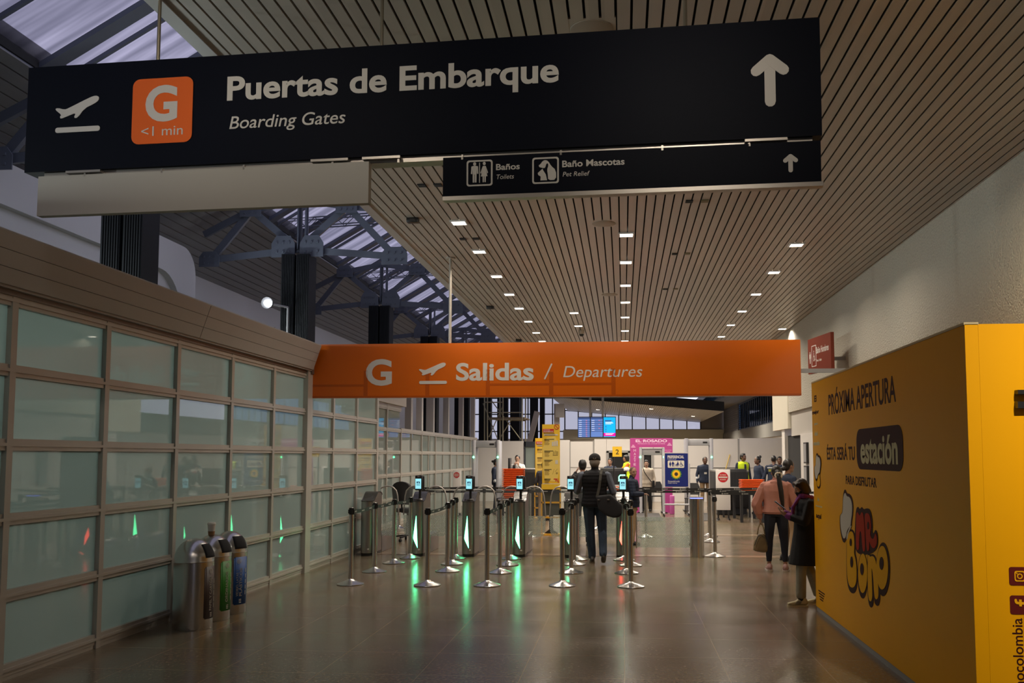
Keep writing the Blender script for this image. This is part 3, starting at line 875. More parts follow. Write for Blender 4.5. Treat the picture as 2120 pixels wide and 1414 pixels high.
cat = [(-.58, -.18), (-.40, -.02), (-.22, .14), (-.18, .02), (.02, -.30), (.12, -.75), (-.38, -.75), (-.36, -.45), (-.55, -.32)]
mk.poly(cat, 0.0006)
mk.build('pet_pictogram', SIGN_W, b2)

# ------------------------------------------------------------------ orange departures sign across the hall
YO = 13.40
plo = Plane((-4.7, YO, 0), (1, 0, 0), (0, 0, 1))
so = thing('departures_sign', (-1.05, YO, ZC), 'long orange hanging Departures sign spanning the hall', 'sign')
ul = plo.uv(639, 760)[0]; ur = plo.uv(1658, 760)[0]
part(slab(MB(), plo, ul, ur, 2.575, 3.38, 0.12).build('panel', mat('orange_sign_film', (0.62, 0.120, 0.002), 0.32, noise=0.03, scale=2), smooth=0), so)
SHADE_PAINT = mat('painted_shade_orange', (0.44, 0.078, 0.002), 0.32)  # frame shadow and reflection lines painted as darker ribs; bottom strip shares the colour
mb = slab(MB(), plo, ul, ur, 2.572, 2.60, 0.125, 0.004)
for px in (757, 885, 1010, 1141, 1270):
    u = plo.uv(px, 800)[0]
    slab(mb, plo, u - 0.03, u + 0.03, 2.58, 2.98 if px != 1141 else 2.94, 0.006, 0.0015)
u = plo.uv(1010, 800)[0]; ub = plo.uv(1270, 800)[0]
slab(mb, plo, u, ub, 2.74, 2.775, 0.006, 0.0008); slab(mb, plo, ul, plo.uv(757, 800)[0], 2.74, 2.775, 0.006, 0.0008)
part(mb.build('painted_shade_lines', SHADE_PAINT, smooth=0), so)
px_text('G', plo, 757, 811, 796, 743, SIGN_W, so, bold=0.03)
airplane(plo, 866, 749, 924, 794, SIGN_W, so)
px_text('Salidas', plo, 944, 1105, 787, 751, SIGN_W, so, yb1=786, bold=0.026)
mk = Marks(plo)
a, b = plo.uv(1128, 784), plo.uv(1142, 754)
mk.line([a, b], 0.022)
mk.build('slash', SIGN_W, so)
px_text('Departures', plo, 1166, 1330, 781, 757.5, SIGN_W, so, yb1=780, shear=0.2, bold=0.0)
part(MB().tube([(-2.57, YO + 0.06, 3.35), (-2.57, YO + 0.06, ZC)], 0.022, 12).lathe([(0, ZC - 0.02), (0.07, ZC - 0.02), (0.07, ZC), (0, ZC)], (-2.57, YO + 0.06, 0), 16).build('hanger_rod', mat('pale_rod', (0.42, 0.38, 0.33), 0.35, metal=0.4)), so)
part(MB().b2((2.52, YO + 0.02, 2.9), (XR, YO + 0.06, 2.96)).build('wall_bracket', GREY_P, smooth=0), so)

# ------------------------------------------------------------------ men's toilet sign on the right wall
A = at_y(1673, 740, 17.1); B = at_y(1720.5, 740, 16.0)
A.z = B.z = 0
plb = Plane(A, B - A, (0, 0, 1))
BROWN = mat('red_brown_sign_vinyl', (0.17, 0.022, 0.006), 0.4)
sb = thing('toilet_sign', (3.55, 16.55, 3.1), "red-brown men's toilet sign projecting from the rough plaster wall", 'sign')
LB = (B - A).length
za, zb = at_plane(1675, 775, A, plb.n).z, at_plane(1675, 703, A, plb.n).z
part(slab(MB(), plb, 0, LB, za, zb, 0.06).build('panel', BROWN, smooth=0), sb)
part(MB().b2((3.57, 16.5, za + .2), (XR, 16.58, za + .26)).build('wall_bracket', GREY_P, smooth=0), sb)
px_text('Baño Hombres', plb, 1690, 1715.5, 732, 718.5, SIGN_W, sb, yb1=722, bold=0.012)
px_text("Men's Toilets", plb, 1691, 1701, 749, 744, SIGN_W, sb, yb1=744)
def wheelchair(mk, ox, oy, s):
    T = lambda q: [(ox + x * s, oy + y * s) for x, y in q]
    mk.poly(T(circ(-.05, .78, .14, n=12)))
    mk.poly(T([(-.16, .60), (.06, .60), (.10, .12), (.42, .12), (.62, -.45), (.80, -.40), (.84, -.56), (.56, -.62), (.34, -.06), (-.10, -.06)]), 0.0006)
    mk.ring(T(circ(-.02, -.28, .46, n=20)), T(circ(-.02, -.28, .34, n=20)))
    return mk
mk = frame_marks(plb, 1681, 717, 1689.5, 757)
mk.sy = (plb.uv(1685, 716)[1] - plb.uv(1685, 760)[1]) / 2
mk.ring([(-1, -1), (1, -1), (1, 1), (-1, 1)], [(-.86, -.93), (.86, -.93), (.86, .93), (-.86, .93)])
wheelchair(mk, 0, -.05, .62)
mk.build('wheelchair_pictogram', SIGN_W, sb)
mk = frame_marks(plb, 1675, 728, 1680, 756)
mk.sy = 0.13
for P in man_poly(): mk.poly([(x * 1.6, y) for x, y in P])
mk.build('man_pictogram', SIGN_W, sb)

# ------------------------------------------------------------------ yellow hoarding around the coming shop
YEL = mat('yellow_printed_vinyl', (0.84, 0.39, 0.003), 0.45, noise=0.02, scale=1.5, spec=0.12)
INK = mat('dark_brown_print', (0.040, 0.008, 0.010), 0.6, spec=0.1)
MAROON = mat('maroon_print', (0.12, 0.012, 0.010), 0.5, spec=0.2)
WINK = mat('white_print', (0.62, 0.58, 0.50), 0.6, spec=0.1)
CREAMI = mat('cream_print', (0.62, 0.58, 0.36), 0.6, spec=0.1)
RINK = mat('red_print', (0.42, 0.03, 0.010), 0.6, spec=0.08)
YINK = mat('light_yellow_print', (0.86, 0.43, 0.006), 0.6, spec=0.1)
X0B, Y0B, Y1B, ZB_ = 2.12, 5.86, 10.53, 2.52
hb = thing('shop_hoarding', (3.0, 8.2, 0), 'tall yellow printed shop hoarding announcing an opening, along the right wall', 'hoarding')
side = part(MB().b2((X0B, Y0B, 0.05), (X0B + 0.08, Y1B, ZB_)).build('side_panel', YEL, smooth=0), hb)
front = part(MB().b2((X0B + 0.081, Y0B, 0.05), (XR - 0.01, Y0B + 0.08, ZB_)).build('front_panel', YEL, smooth=0), hb)
part(MB().b2((X0B + 0.081, Y1B - 0.08, 0.05), (XR - 0.01, Y1B, ZB_)).build('end_panel', YEL, smooth=0), hb)
part(MB().b2((X0B + 0.005, Y0B + 0.005, 0), (X0B + 0.06, Y1B - 0.01, 0.05)).b2((X0B + 0.06, Y0B + 0.005, 0), (XR - 0.02, Y0B + 0.06, 0.05)).build('skirting', mat('grey_skirting', (0.30, 0.29, 0.28), 0.5), smooth=0), hb)
part(MB().b2((X0B - 0.004, Y0B, ZB_ - 0.004), (X0B + 0.084, Y1B, ZB_ + 0.012)).build('top_edge', mat('pale_edge', (0.55, 0.45, 0.25), 0.5), smooth=0), hb)
pls = Plane((X0B, Y1B, 0), (0, -1, 0), (0, 0, 1))
plf = Plane((X0B, Y0B, 0), (1, 0, 0), (0, 0, 1))
px_text('PRÓXIMA APERTURA', pls, 1716, 1855, 858.5, 816.5, INK, side, yb1=829, bold=0.016)
px_text('ÉSTA SERÁ TU', pls, 1712.5, 1770, 951, 926, INK, side, yb1=950, bold=0.02)
ua, va = pls.uv(1775, 971); ub, _ = pls.uv(1871.5, 971); _, vb = pls.uv(1775, 889)
pill = Marks(pls, 0, 0, 1.0).poly(rrect(ua, va, ub, vb, 0.12)).build('name_plate', INK, side)
px_text('estación', pls, 1783, 1860, 957, 901, CREAMI, pill, yb1=958, bold=0.03, h=0.003)
px_text('PARA DISFRUTAR', pls, 1751.5, 1815, 1001.5, 984, INK, side, yb1=1008, bold=0.02)
hatP = [(95, 370), (100, 330), (125, 310), (128, 150), (140, 80), (155, 62), (172, 110), (200, 112), (225, 150), (240, 230), (236, 330), (222, 420), (222, 465), (175, 520), (165, 600), (135, 632), (112, 560), (98, 470)]
def px_poly(pl, pts, x0, y0, sc, m, parent, name, h=0.0, grow=1.0):
    cx = sum(p[0] for p in pts) / len(pts); cy = sum(p[1] for p in pts) / len(pts)
    Q = [pl.uv(x0 + (cx + (x - cx) * grow) / sc, y0 + (cy + (y - cy) * grow) / sc) for x, y in pts]
    return Marks(pl, h=h, t=0.002).poly(smooth_poly(Q, 2)).build(name, m, parent)
def ell(cx, cy, rx, ry, n=20): return circ(cx, cy, rx, ry, n)
LG = lambda pts, m, nm, h: px_poly(pls, pts, 1720, 1000, 5.053, m, side, nm, h=h)
LG([(185, 510), (212, 478), (245, 500), (262, 580), (262, 680), (260, 740), (276, 800), (284, 950), (280, 1080), (262, 1140), (232, 1160), (195, 1130), (172, 1040), (164, 880), (164, 700), (168, 590)], INK, 'logo_letter', 0.0)
LG(ell(337, 968, 55, 242), INK, 'logo_letter', 0.0005)
LG([(384, 760), (400, 728), (420, 752), (440, 740), (472, 765), (492, 850), (512, 1000), (522, 1180), (512, 1268), (488, 1292), (460, 1255), (452, 1190), (448, 1275), (424, 1312), (398, 1265), (384, 1120)], INK, 'logo_letter', 0.001)
LG(ell(550, 902, 73, 284), INK, 'logo_letter', 0.0015)
LG([(262, 330), (272, 262), (290, 245), (306, 278), (328, 245), (348, 278), (382, 262), (414, 274), (434, 340), (442, 440), (440, 530), (456, 522), (470, 484), (490, 512), (500, 600), (492, 665), (470, 705), (440, 728), (405, 745), (360, 750), (300, 745), (264, 705), (254, 560)], INK, 'logo_letter', 0.002)
LG([(190, 530), (212, 500), (240, 520), (252, 590), (252, 680), (247, 740), (266, 800), (276, 900), (275, 1020), (258, 1080), (228, 1100), (195, 1070), (178, 980), (172, 850), (172, 680), (174, 590)], YINK, 'logo_letter', 0.0035)
LG(ell(340, 945, 48, 208), YINK, 'logo_letter', 0.0035)
LG([(392, 765), (402, 748), (416, 775), (440, 760), (466, 785), (484, 860), (498, 1000), (505, 1150), (500, 1205), (480, 1222), (462, 1190), (452, 1000), (438, 890), (431, 900), (437, 1060), (441, 1180), (432, 1235), (412, 1240), (394, 1170)], YINK, 'logo_letter', 0.0035)
LG(ell(545, 886, 62, 231), YINK, 'logo_letter', 0.0045)
LG([(273, 330), (284, 298), (300, 330), (312, 345), (330, 298), (347, 320), (359, 420), (363, 560), (369, 700), (350, 724), (338, 680), (328, 520), (318, 500), (308, 520), (303, 620), (302, 692), (288, 708), (271, 670), (271, 480)], RINK, 'logo_letter', 0.005)
LG([(362, 330), (385, 310), (413, 330), (425, 400), (429, 470), (419, 530), (431, 580), (455, 588), (468, 540), (478, 522), (491, 580), (489, 642), (465, 684), (440, 678), (420, 640), (409, 600), (411, 690), (396, 720), (384, 690), (374, 560), (367, 440)], RINK, 'logo_letter', 0.005)
for c_ in ((217, 620, 11, 40), (227, 826, 14, 58), (335, 900, 18, 62), (541, 840, 22, 68), (400, 445, 11, 40)): LG(ell(*c_), INK, 'logo_letter', 0.0075)
px_poly(pls, hatP, 1720, 1000, 5.053, INK, side, 'logo_hat', h=0.001)
px_poly(pls, hatP, 1720, 1000, 5.053, WINK, side, 'logo_hat', h=0.003, grow=0.86)
px_poly(pls, [(168, 590), (172, 540), (195, 480), (216, 440), (222, 455), (200, 500), (186, 545), (180, 590)], 1720, 1000, 5.053, WINK, side, 'logo_hat', h=0.004)
for px0, px1, yb, yt, s_, m_ in ((1686, 1690.5, 832, 819, 'El', INK), (1682, 1695.5, 858, 850, 'mejor', INK), (1686, 1693, 880, 874.5, 'pan', CREAMI), (1686.5, 1693, 902, 893, 'del', CREAMI), (1684.5, 1697, 922, 913, 'mundo', CREAMI), (1693, 1696, 1037, 1029, 'lo', CREAMI), (1689, 1702, 1048, 1044, 'encuentras', CREAMI), (1690, 1701, 1071, 1061, 'aquí', INK)):
    px_text(s_, pls, px0, px1, yb, yt, m_, side, bold=0.03)
for g_, m_, h_ in ((1.0, INK, 0.0), (0.82, YINK, 0.003)):
    px_poly(pls, [(1691, 972), (1693, 966), (1697, 968), (1698.5, 978), (1698, 986), (1699.5, 996), (1699, 1008), (1695.5, 1013), (1691.5, 1008), (1690, 990)], 0, 0, 1.0, m_, side, 'logo_letter', h=h_, grow=g_)
px_poly(pls, [(x * .10, y * .105) for x, y in hatP], 1677, 931, 1.0, INK, side, 'logo_hat', h=0.003)
px_poly(pls, [(x * .10, y * .105) for x, y in hatP], 1677, 931, 1.0, WINK, side, 'logo_hat', h=0.005, grow=0.84)
# small print low on the far end
for i in range(4):
    a = pls.uv(1695 + i * 1.0, 1222 + i * 6)
    Marks(pls, 0, 0, 1).line([a, (a[0] + 0.30 - i * .05, a[1])], 0.012).build('small_print', INK, side)
# front face: social media tiles and the account name running upwards
def tile_px(x0, y0, size):
    a = plf.uv(x0, y0 + size); b = plf.uv(x0 + size, y0)
    return a, b
a, b = tile_px(2089.5, 1174, 37.5)
tl_ = Marks(plf).poly(rrect(a[0], a[1], b[0], b[1], 0.015)).build('camera_tile', MAROON, front)
mk = Marks(plf, (a[0] + b[0]) / 2 + 0.004, (a[1] + b[1]) / 2, (b[0] - a[0]) / 2, h=0.003)
mk.ring(rrect(-.52, -.58, .62, .58, .25), rrect(-.40, -.45, .50, .45, .2))
mk.ring(circ(.05, 0, .30, n=20), circ(.05, 0, .19, n=20)); mk.poly(circ(-.25, .30, .07, n=10))
mk.build('camera_pictogram', YINK, tl_)
a, b = tile_px(2091.5, 1233, 38.5)
tl_ = Marks(plf).poly(rrect(a[0], a[1], b[0], b[1], 0.015)).build('letter_tile', MAROON, front)
cu_, cv_ = (a[0] + b[0]) / 2, (a[1] + b[1]) / 2
mk = Marks(plf, cu_ + 0.004, cv_ + 0.012, (b[0] - a[0]) / 2, h=0.003)
mk.poly(smooth_poly([(.75, -.17), (-.10, -.17), (-.50, -.10), (-.62, .18), (-.60, .42), (-.36, .42), (-.36, .20), (-.26, .10), (.75, .10)], 1)); mk.poly([(-.14, -.36), (.12, -.36), (.12, .36), (-.14, .36)], 0.0008)
mk.build('letter_f', YINK, tl_)
a = plf.uv(2124, 1492); b = plf.uv(2124, 1280)
lettering('mrbonocolombia', plf, a[0], a[1], b[1] - a[1], 0.062, INK, front, bold=0.006, vert=True)
for y0, y1 in ((808, 817), (832, 846)):
    a, b = plf.uv(2100.5, y1), plf.uv(2140, y0)
    part(slab(MB(), plf, a[0], b[0], a[1], b[1], 0.05, 0.05).build('bracket', BLACK, smooth=0), hb)
a, b = plf.uv(2111, 1200), plf.uv(2124, 850)
# ------------------------------------------------------------------ queue posts
BELT = mat('black_green_belt', (0.008, 0.020, 0.016), 0.6)
BELT_B = mat('black_belt', (0.010, 0.010, 0.011), 0.6)
LOGO = mat('belt_print', (0.55, 0.55, 0.50), 0.6)
def stanchion_proto():
    t = thing('queue_post')
    MB().lathe([(0, 0), (0.175, 0), (0.18, 0.006), (0.178, 0.014), (0.10, 0.040), (0.05, 0.058), (0.036, 0.075), (0, 0.075)], seg=40).build('base', STEEL, t)
    MB().lathe([(0.032, 0.06), (0.032, 0.925)], seg=20).build('post', STEEL, t)
    MB().lathe([(0, 0.925), (0.034, 0.925), (0.034, 1.0), (0.036, 1.003), (0.036, 1.012), (0, 1.014)], seg=20).build('belt_head', BLACK, t)
    MB().lathe([(0, 1.0135), (0.028, 1.0135), (0.026, 1.017), (0, 1.018)], seg=20).build('cap', STEEL, t)
    for a in range(4):
        c, s_ = math.cos(a * math.pi / 2), math.sin(a * math.pi / 2)
        MB().box((c * 0.036, s_ * 0.036, 0.965), (0.012 if a % 2 == 0 else 0.036, 0.036 if a % 2 == 0 else 0.012, 0.055), bev=0.003).build('belt_clip', BLACK, t, smooth=0)
    return t
SP = stanchion_proto(); SPN = [0]
def belt(t, p, q, m=BELT, sag=0.02, z=0.965, logos=True):
    """webbing from post t at p to q"""
    d = Vector((q[0] - p[0], q[1] - p[1], 0)); L = d.length; d.normalize(); n = Vector((-d.y, d.x, 0))
    mb = MB()
    N = 10
    def P(k, dz, s): 
        f = 0.04 / L + (1 - 0.08 / L) * k / N
        return Vector((p[0], p[1], z - sag * 4 * f * (1 - f) + dz)) + d * (L * f) + n * (0.0012 * s)
    for k in range(N):
        v = [mb.bm.verts.new(P(a, dz, s)) for s in (-1, 1) for a, dz in ((k, -.024), (k + 1, -.024), (k + 1, .024), (k, .024))]
        for f in ((0, 1, 2, 3), (7, 6, 5, 4), (0, 4, 5, 1), (3, 2, 6, 7)): mb.bm.faces.new([v[i] for i in f])
    b = part(mb.build('belt', m, smooth=0), t)
    if logos and L > 0.6:
        mk = MB()
        x = 0.25
        while x < L - 0.2:
            f = x / L; zz = z - sag * 4 * f * (1 - f)
            for s in (-1, 1):
                o = Vector((p[0], p[1], zz)) + d * x + n * (0.0035 * s)
                mk.ring(circ(0, 0, .014, n=8), circ(0, 0, .008, n=8), o - n * .0005, d, (0, 0, 1), 0.001)
                for i in range(6):
                    mk.box(o + d * (0.035 + i * 0.017), (0.010, 0.001, 0.012 if i % 2 else 0.016), rz=math.atan2(d.y, d.x))
            x += 0.42
        part(mk.build('belt_print', LOGO, smooth=0), b)
    return b
def post(x, y, label, grp):
    t = SP if SPN[0] == 0 else copy_tree(SP)
    SPN[0] += 1
    t.location = (x, y, 0); t.rotation_euler.z = 0.0
    return tag(t, label, 'queue post', grp)
GQ = 'steel queue posts with belts in front of the gates'
rows = {
 'left': [(-3.63, 12.12), (-3.67, 13.45), (-3.66, 14.56), (-3.57, 15.31)],
 'second': [(-2.59, 12.11), (-2.61, 13.60), (-2.71, 14.51), (-2.80, 15.31)],
 'middle': [(-1.80, 12.15), (-1.81, 13.49), (-1.82, 14.45), (-1.87, 15.31)],
 'fourth': [(-0.81, 12.22), (-0.77, 13.58), (-0.78, 14.62), (-0.77, 15.31)],
 'right': [(0.09, 12.20), (0.04, 13.60), (0.11, 14.55), (0.00, 15.31)]}
rn = {'left': 'leftmost line of queue posts', 'second': 'second line of queue posts from the left', 'middle': 'middle line of queue posts', 'fourth': "line of queue posts near the man", 'right': "rightmost line of queue posts"}
for k, pts in rows.items():
    ps = []
    for i, (x, y) in enumerate(pts):
        ps.append(post(x, y, 'queue post, %s in the %s' % (['nearest the camera', 'second from the camera', 'third from the camera', 'farthest'][i], rn[k]), GQ))
    for i in range(3): belt(ps[i + 1], pts[i + 1], pts[i])
# posts and belts behind the gates
GR = 'steel queue posts of the belt fence behind the gates'
back = [(-4.25, 19.4), (-2.95, 19.45), (-1.98, 19.5), (0.47, 19.6), (1.82, 19.95)]
bl = ['behind the office chair', 'between the second and third gates', 'left of the yellow banner', "right of the child's navy jacket", 'behind the blue-topped bollard']
bp = [post(x, y, 'steel queue post of the rear belt fence, ' + l, GR) for (x, y), l in zip(back, bl)]
for i in range(4): belt(bp[i], back[i], back[i + 1], BELT_B, 0.015)
belt(bp[4], back[4], (3.9, 20.3), BELT_B, 0.02)
back2 = [(-5.3, 21.5), (-3.6, 21.6), (-0.6, 21.7), (1.73, 18.67), (1.55, 15.99)]
b2l = ['far left beside the glazed screen', 'far row, left of the no-entry board', 'far row, behind the yellow banner', 'second behind the blue-topped bollard', 'right beside the blue-topped bollard']
bq = [post(x, y, 'steel queue post of the rear belt fence, ' + l, GR) for (x, y), l in zip(back2, b2l)]
belt(bq[0], back2[0], back2[1], BELT_B); belt(bq[1], back2[1], back2[2], BELT_B)
belt(bq[2], back2[2], (3.9, 21.9), BELT_B, 0.03)
belt(bq[3], back2[3], (3.9, 19.2), BELT_B, 0.02); belt(bq[4], back2[4], (1.73, 18.67), BELT_B, 0.0)

# ------------------------------------------------------------------ boarding-pass gates
GREEN = mat('green_light_strip', (0.2, 1, 0.5), 0.4, emit=10, ecol=(0.10, 1.0, 0.38))
REDL = mat('red_light_strip', (1, 0.1, 0.05), 0.4, emit=7, ecol=(1.0, 0.08, 0.05))
SCREEN = mat('cyan_screen', (0.2, 0.6, 0.7), 0.3, emit=0.85, ecol=(0.35, 0.86, 0.98))
SCREEN_I = mat('screen_picture', (0.02, 0.05, 0.12), 0.3, emit=0.16, ecol=(0.10, 0.34, 0.62))
LID = mat('dark_gate_lid', (0.10, 0.095, 0.09), 0.25, metal=0.6)
TUBE = mat('satin_tube', (0.50, 0.47, 0.43), 0.35, metal=0.5)
def patterned_glass():
    m = bpy.data.materials.new('etched_diamond_glass'); m.use_nodes = True
    n, l = m.node_tree.nodes, m.node_tree.links
    n.clear()
    out = n.new('ShaderNodeOutputMaterial')
    tc = n.new('ShaderNodeTexCoord'); mp = n.new('ShaderNodeMapping')
    mp.inputs['Rotation'].default_value = (0, math.radians(45), 0); mp.inputs['Scale'].default_value = (13, 13, 13)
    l.new(tc.outputs['Object'], mp.inputs['Vector'])
    sx = n.new('ShaderNodeSeparateXYZ'); l.new(mp.outputs['Vector'], sx.inputs[0])
    def M(op, a, b=None):
        q = n.new('ShaderNodeMath'); q.operation = op
        for i, v in enumerate((a, b)):
            if v is None: continue
            if isinstance(v, (int, float)): q.inputs[i].default_value = v
            else: l.new(v, q.inputs[i])
        return q.outputs[0]
    d = []
    for ax in ('X', 'Z'):
        d.append(M('ABSOLUTE', M('SUBTRACT', M('FRACT', sx.outputs[ax]), 0.5)))
    r = M('MAXIMUM', d[0], d[1])
    band = M('LESS_THAN', M('ABSOLUTE', M('SUBTRACT', r, 0.34)), 0.06)
    dot = M('LESS_THAN', r, 0.10)
    clear = M('MAXIMUM', band, dot)
    tr = n.new('ShaderNodeBsdfTransparent'); tr.inputs['Color'].default_value = (0.85, 0.9, 0.87, 1)
    df = n.new('ShaderNodeBsdfTranslucent'); df.inputs['Color'].default_value = (0.62, 0.66, 0.62, 1)
    dd = n.new('ShaderNodeBsdfDiffuse'); dd.inputs['Color'].default_value = (0.62, 0.66, 0.62, 1)
    mf = n.new('ShaderNodeMixShader'); mf.inputs[0].default_value = 0.5
    l.new(df.outputs[0], mf.inputs[1]); l.new(dd.outputs[0], mf.inputs[2])
    m1 = n.new('ShaderNodeMixShader')
    fac = M('ADD', M('MULTIPLY', M('SUBTRACT', 1.0, clear), 0.24), 0.16)
    l.new(fac, m1.inputs[0]); l.new(tr.outputs[0], m1.inputs[1]); l.new(mf.outputs[0], m1.inputs[2])
    l.new(m1.outputs[0], out.inputs['Surface'])
    return m
ETCH = patterned_glass()
CLEAR = clear_glass('clear_gate_glass', (0.93, 0.96, 0.94), 0.03)
def stadium(w, l0, n=8):
    r = w / 2
    P = [(r * math.cos(a), r - r * math.sin(a)) for a in [math.pi * k / n for k in range(n + 1)]][::-1]     # front round, -x to +x
    P = [(x, y) for x, y in P]
    ys = [r + (l0 - 2 * r) * k / 8 for k in range(1, 8)]
    R = [(r, y) for y in ys]
    Bk = [(r * math.cos(a), l0 - r + r * math.sin(a)) for a in [math.pi * k / n for k in range(n + 1)]]
    Lf = [(-r, y) for y in ys[::-1]]
    return P + R + Bk + Lf
def ftop(y):
    s = max(0, min(1, (y - 0.10) / 0.30)); s = s * s * (3 - 2 * s)
    return 0.925 + 0.145 * s - (0.10 * max(0, (y - 0.5) / 0.25) ** 2 if y > 0.5 else 0)
def pedestal(kind, dev=True, wings=(True, True)):
    t = thing('boarding_gate')
    st = stadium(0.215, 0.74)
    bm = bmesh.new()
    mb = MB()
    def shell(mb, pts, z0, ft, top=True):
        lo = [mb.bm.verts.new((x, y, z0 if not callable(z0) else z0(y))) for x, y in pts]
        hi = [mb.bm.verts.new((x, y, ft(y))) for x, y in pts]
        for i in range(len(pts)):
            j = (i + 1) % len(pts)
            mb.bm.faces.new((lo[i], lo[j], hi[j], hi[i]))
        # strips across
        c = sorted(range(len(pts)), key=lambda i: pts[i][1])
        f = mb.bm.faces.new(hi)
        bmesh.ops.triangulate(mb.bm, faces=[f])
        mb.bm.faces.new(lo[::-1])
    shell(mb, st, 0.05, ftop)
    mb.build('pedestal', STEEL_DK, t, smooth=40)
    mb = MB(); shell(mb, [(x * 1.05, (y - .37) * 1.04 + .37) for x, y in st], lambda y: ftop(y) + 0.001, lambda y: ftop(y) + 0.016)
    mb.build('lid', LID, t, smooth=40)
    mb = MB(); shell(mb, [(x * 0.96, (y - .37) * .97 + .37) for x, y in st], 0, lambda y: 0.05)
    mb.build('plinth', BLACK, t, smooth=40)
    MB().box((0, 1.10, 0.16), (0.19, 0.74, 0.32), bev=0.01).build('low_cabinet', STEEL_DK, t, smooth=40)
    MB().box((0.035, 0.012, 0.12), (0.05, 0.012, 0.022)).build('maker_plate', SIGN_W, t, smooth=0)
    r = 0.1075
    if kind:
        mb = MB(); n = 16; prev = None
        for k in range(n + 1):
            z = 0.15 + 0.54 * k / n
            right = 0.030 + (z - 0.15) / 0.54 * (-0.028)
            left = -0.052 + max(0, (z - 0.31) / 0.38) * 0.052 if z > 0.31 else 0.028 + (z - 0.15) / 0.16 * (-0.080)
            row = []
            for i in range(5):
                x = left + (right - left) * i / 4 - 0.004
                row.append(mb.bm.verts.new((x, r - math.sqrt(r * r - x * x) - 0.003, z)))
            if prev:
                for i in range(4): mb.bm.faces.new((prev[i], prev[i + 1], row[i + 1], row[i]))
            prev = row
        ob = mb.build('light_strip', GREEN if kind == 'green' else REDL, t, smooth=0)
        md = ob.modifiers.new('thick', 'SOLIDIFY'); md.thickness = 0.002
    if dev:
        MB().lathe([(0, 0), (0.075, 0), (0.08, 0.02), (0.06, 0.035), (0, 0.035)], (0, 0.16, 0.94), 20).build('reader', LID, t)
        MB().tube([(0.02, 0.17, 0.95), (0.02, 0.18, 1.12)], 0.022, 10).build('device_pole', BLACK, t)
        d = MB().box((0.012, 0.13, 1.245), (0.128, 0.085, 0.255), bev=0.014).box((0.03, 0.18, 1.25), (0.13, 0.05, 0.22), bev=0.01).build('scanner_device', BLACK, t, smooth=40)
        scr = MB().box((0.008, 0.086, 1.232), (0.100, 0.003, 0.172)).build('screen', SCREEN, d, smooth=0)
        MB().box((0.008, 0.0835, 1.236), (0.060, 0.002, 0.066)).build('screen_picture', SCREEN_I, scr, smooth=0)
        mb = MB().box((-0.010, 0.0815, 1.226), (0.012, 0.002, 0.036)).box((0.012, 0.0815, 1.232), (0.014, 0.002, 0.048)).box((0.029, 0.0815, 1.224), (0.008, 0.002, 0.030))
        mb.build('screen_figures', SCREEN, scr, smooth=0)
        MB().box((0.008, 0.0865, 1.352), (0.04, 0.004, 0.010)).build('sensor_bar', GREY_P, d, smooth=0)
    for s, on in zip((-1, 1), wings):
        if not on: continue
        y = 0.72
        path = [(s * x, y, z) for x, z in ((0.06, 1.13), (0.14, 1.165), (0.22, 1.17), (0.29, 1.145), (0.345, 1.09), (0.37, 1.0), (0.385, 0.85), (0.395, 0.66))]
        wt = MB().tube(path, 0.013, 8).build('wing_tube', TUBE, t)
        up = [(s * x, z) for x, z in ((0.10, 0.66), (0.39, 0.66), (0.38, 0.85), (0.365, 1.0), (0.34, 1.08), (0.28, 1.135), (0.20, 1.15), (0.10, 1.13))]
        MB().prism(up, (0, y + 0.004, 0), (1, 0, 0), (0, 0, 1), 0.008).build('wing_glass', CLEAR, t, smooth=0)
        lo = [(s * x, z) for x, z in ((0.10, 0.655), (0.40, 0.655), (0.395, 0.42), (0.375, 0.33), (0.34, 0.29), (0.10, 0.29))]
        MB().prism(lo, (0, y + 0.004, 0), (1, 0, 0), (0, 0, 1), 0.008).build('etched_wing_glass', ETCH, t, smooth=0)
    return t
gates = [(-4.40, None, False, (False, True), 'steel boarding gate pedestal without a screen, against the glazed screen'),
         (-3.52, 'green', True, (True, True), 'boarding gate with green light, nearest the office chair'),
         (-2.64, 'green', True, (True, True), 'boarding gate with green light, second of the three lit green'),
         (-1.77, 'green', True, (True, True), 'boarding gate with green light, left of the yellow banner'),
         (-0.90, 'green', True, (True, True), "boarding gate with cyan screen at the capped man's left elbow"),
         (-0.02, 'red', True, (True, False), "boarding gate with red light and green-edged screen, at the capped man's right")]
for x, k, dv, wg, lb in gates:
    t = pedestal(k, dv, wg)
    t.location = (x, 15.52, 0)
    tag(t, lb, 'boarding gate', 'boarding-pass gates across the hall')
    if k == 'red':
        MB().tube([(-0.056, 0.09, 1.28), (-0.054, 0.09, 1.36), (-0.03, 0.09, 1.384), (0.05, 0.09, 1.386)], 0.008, 8).build('green_edge_light', GREEN, t)
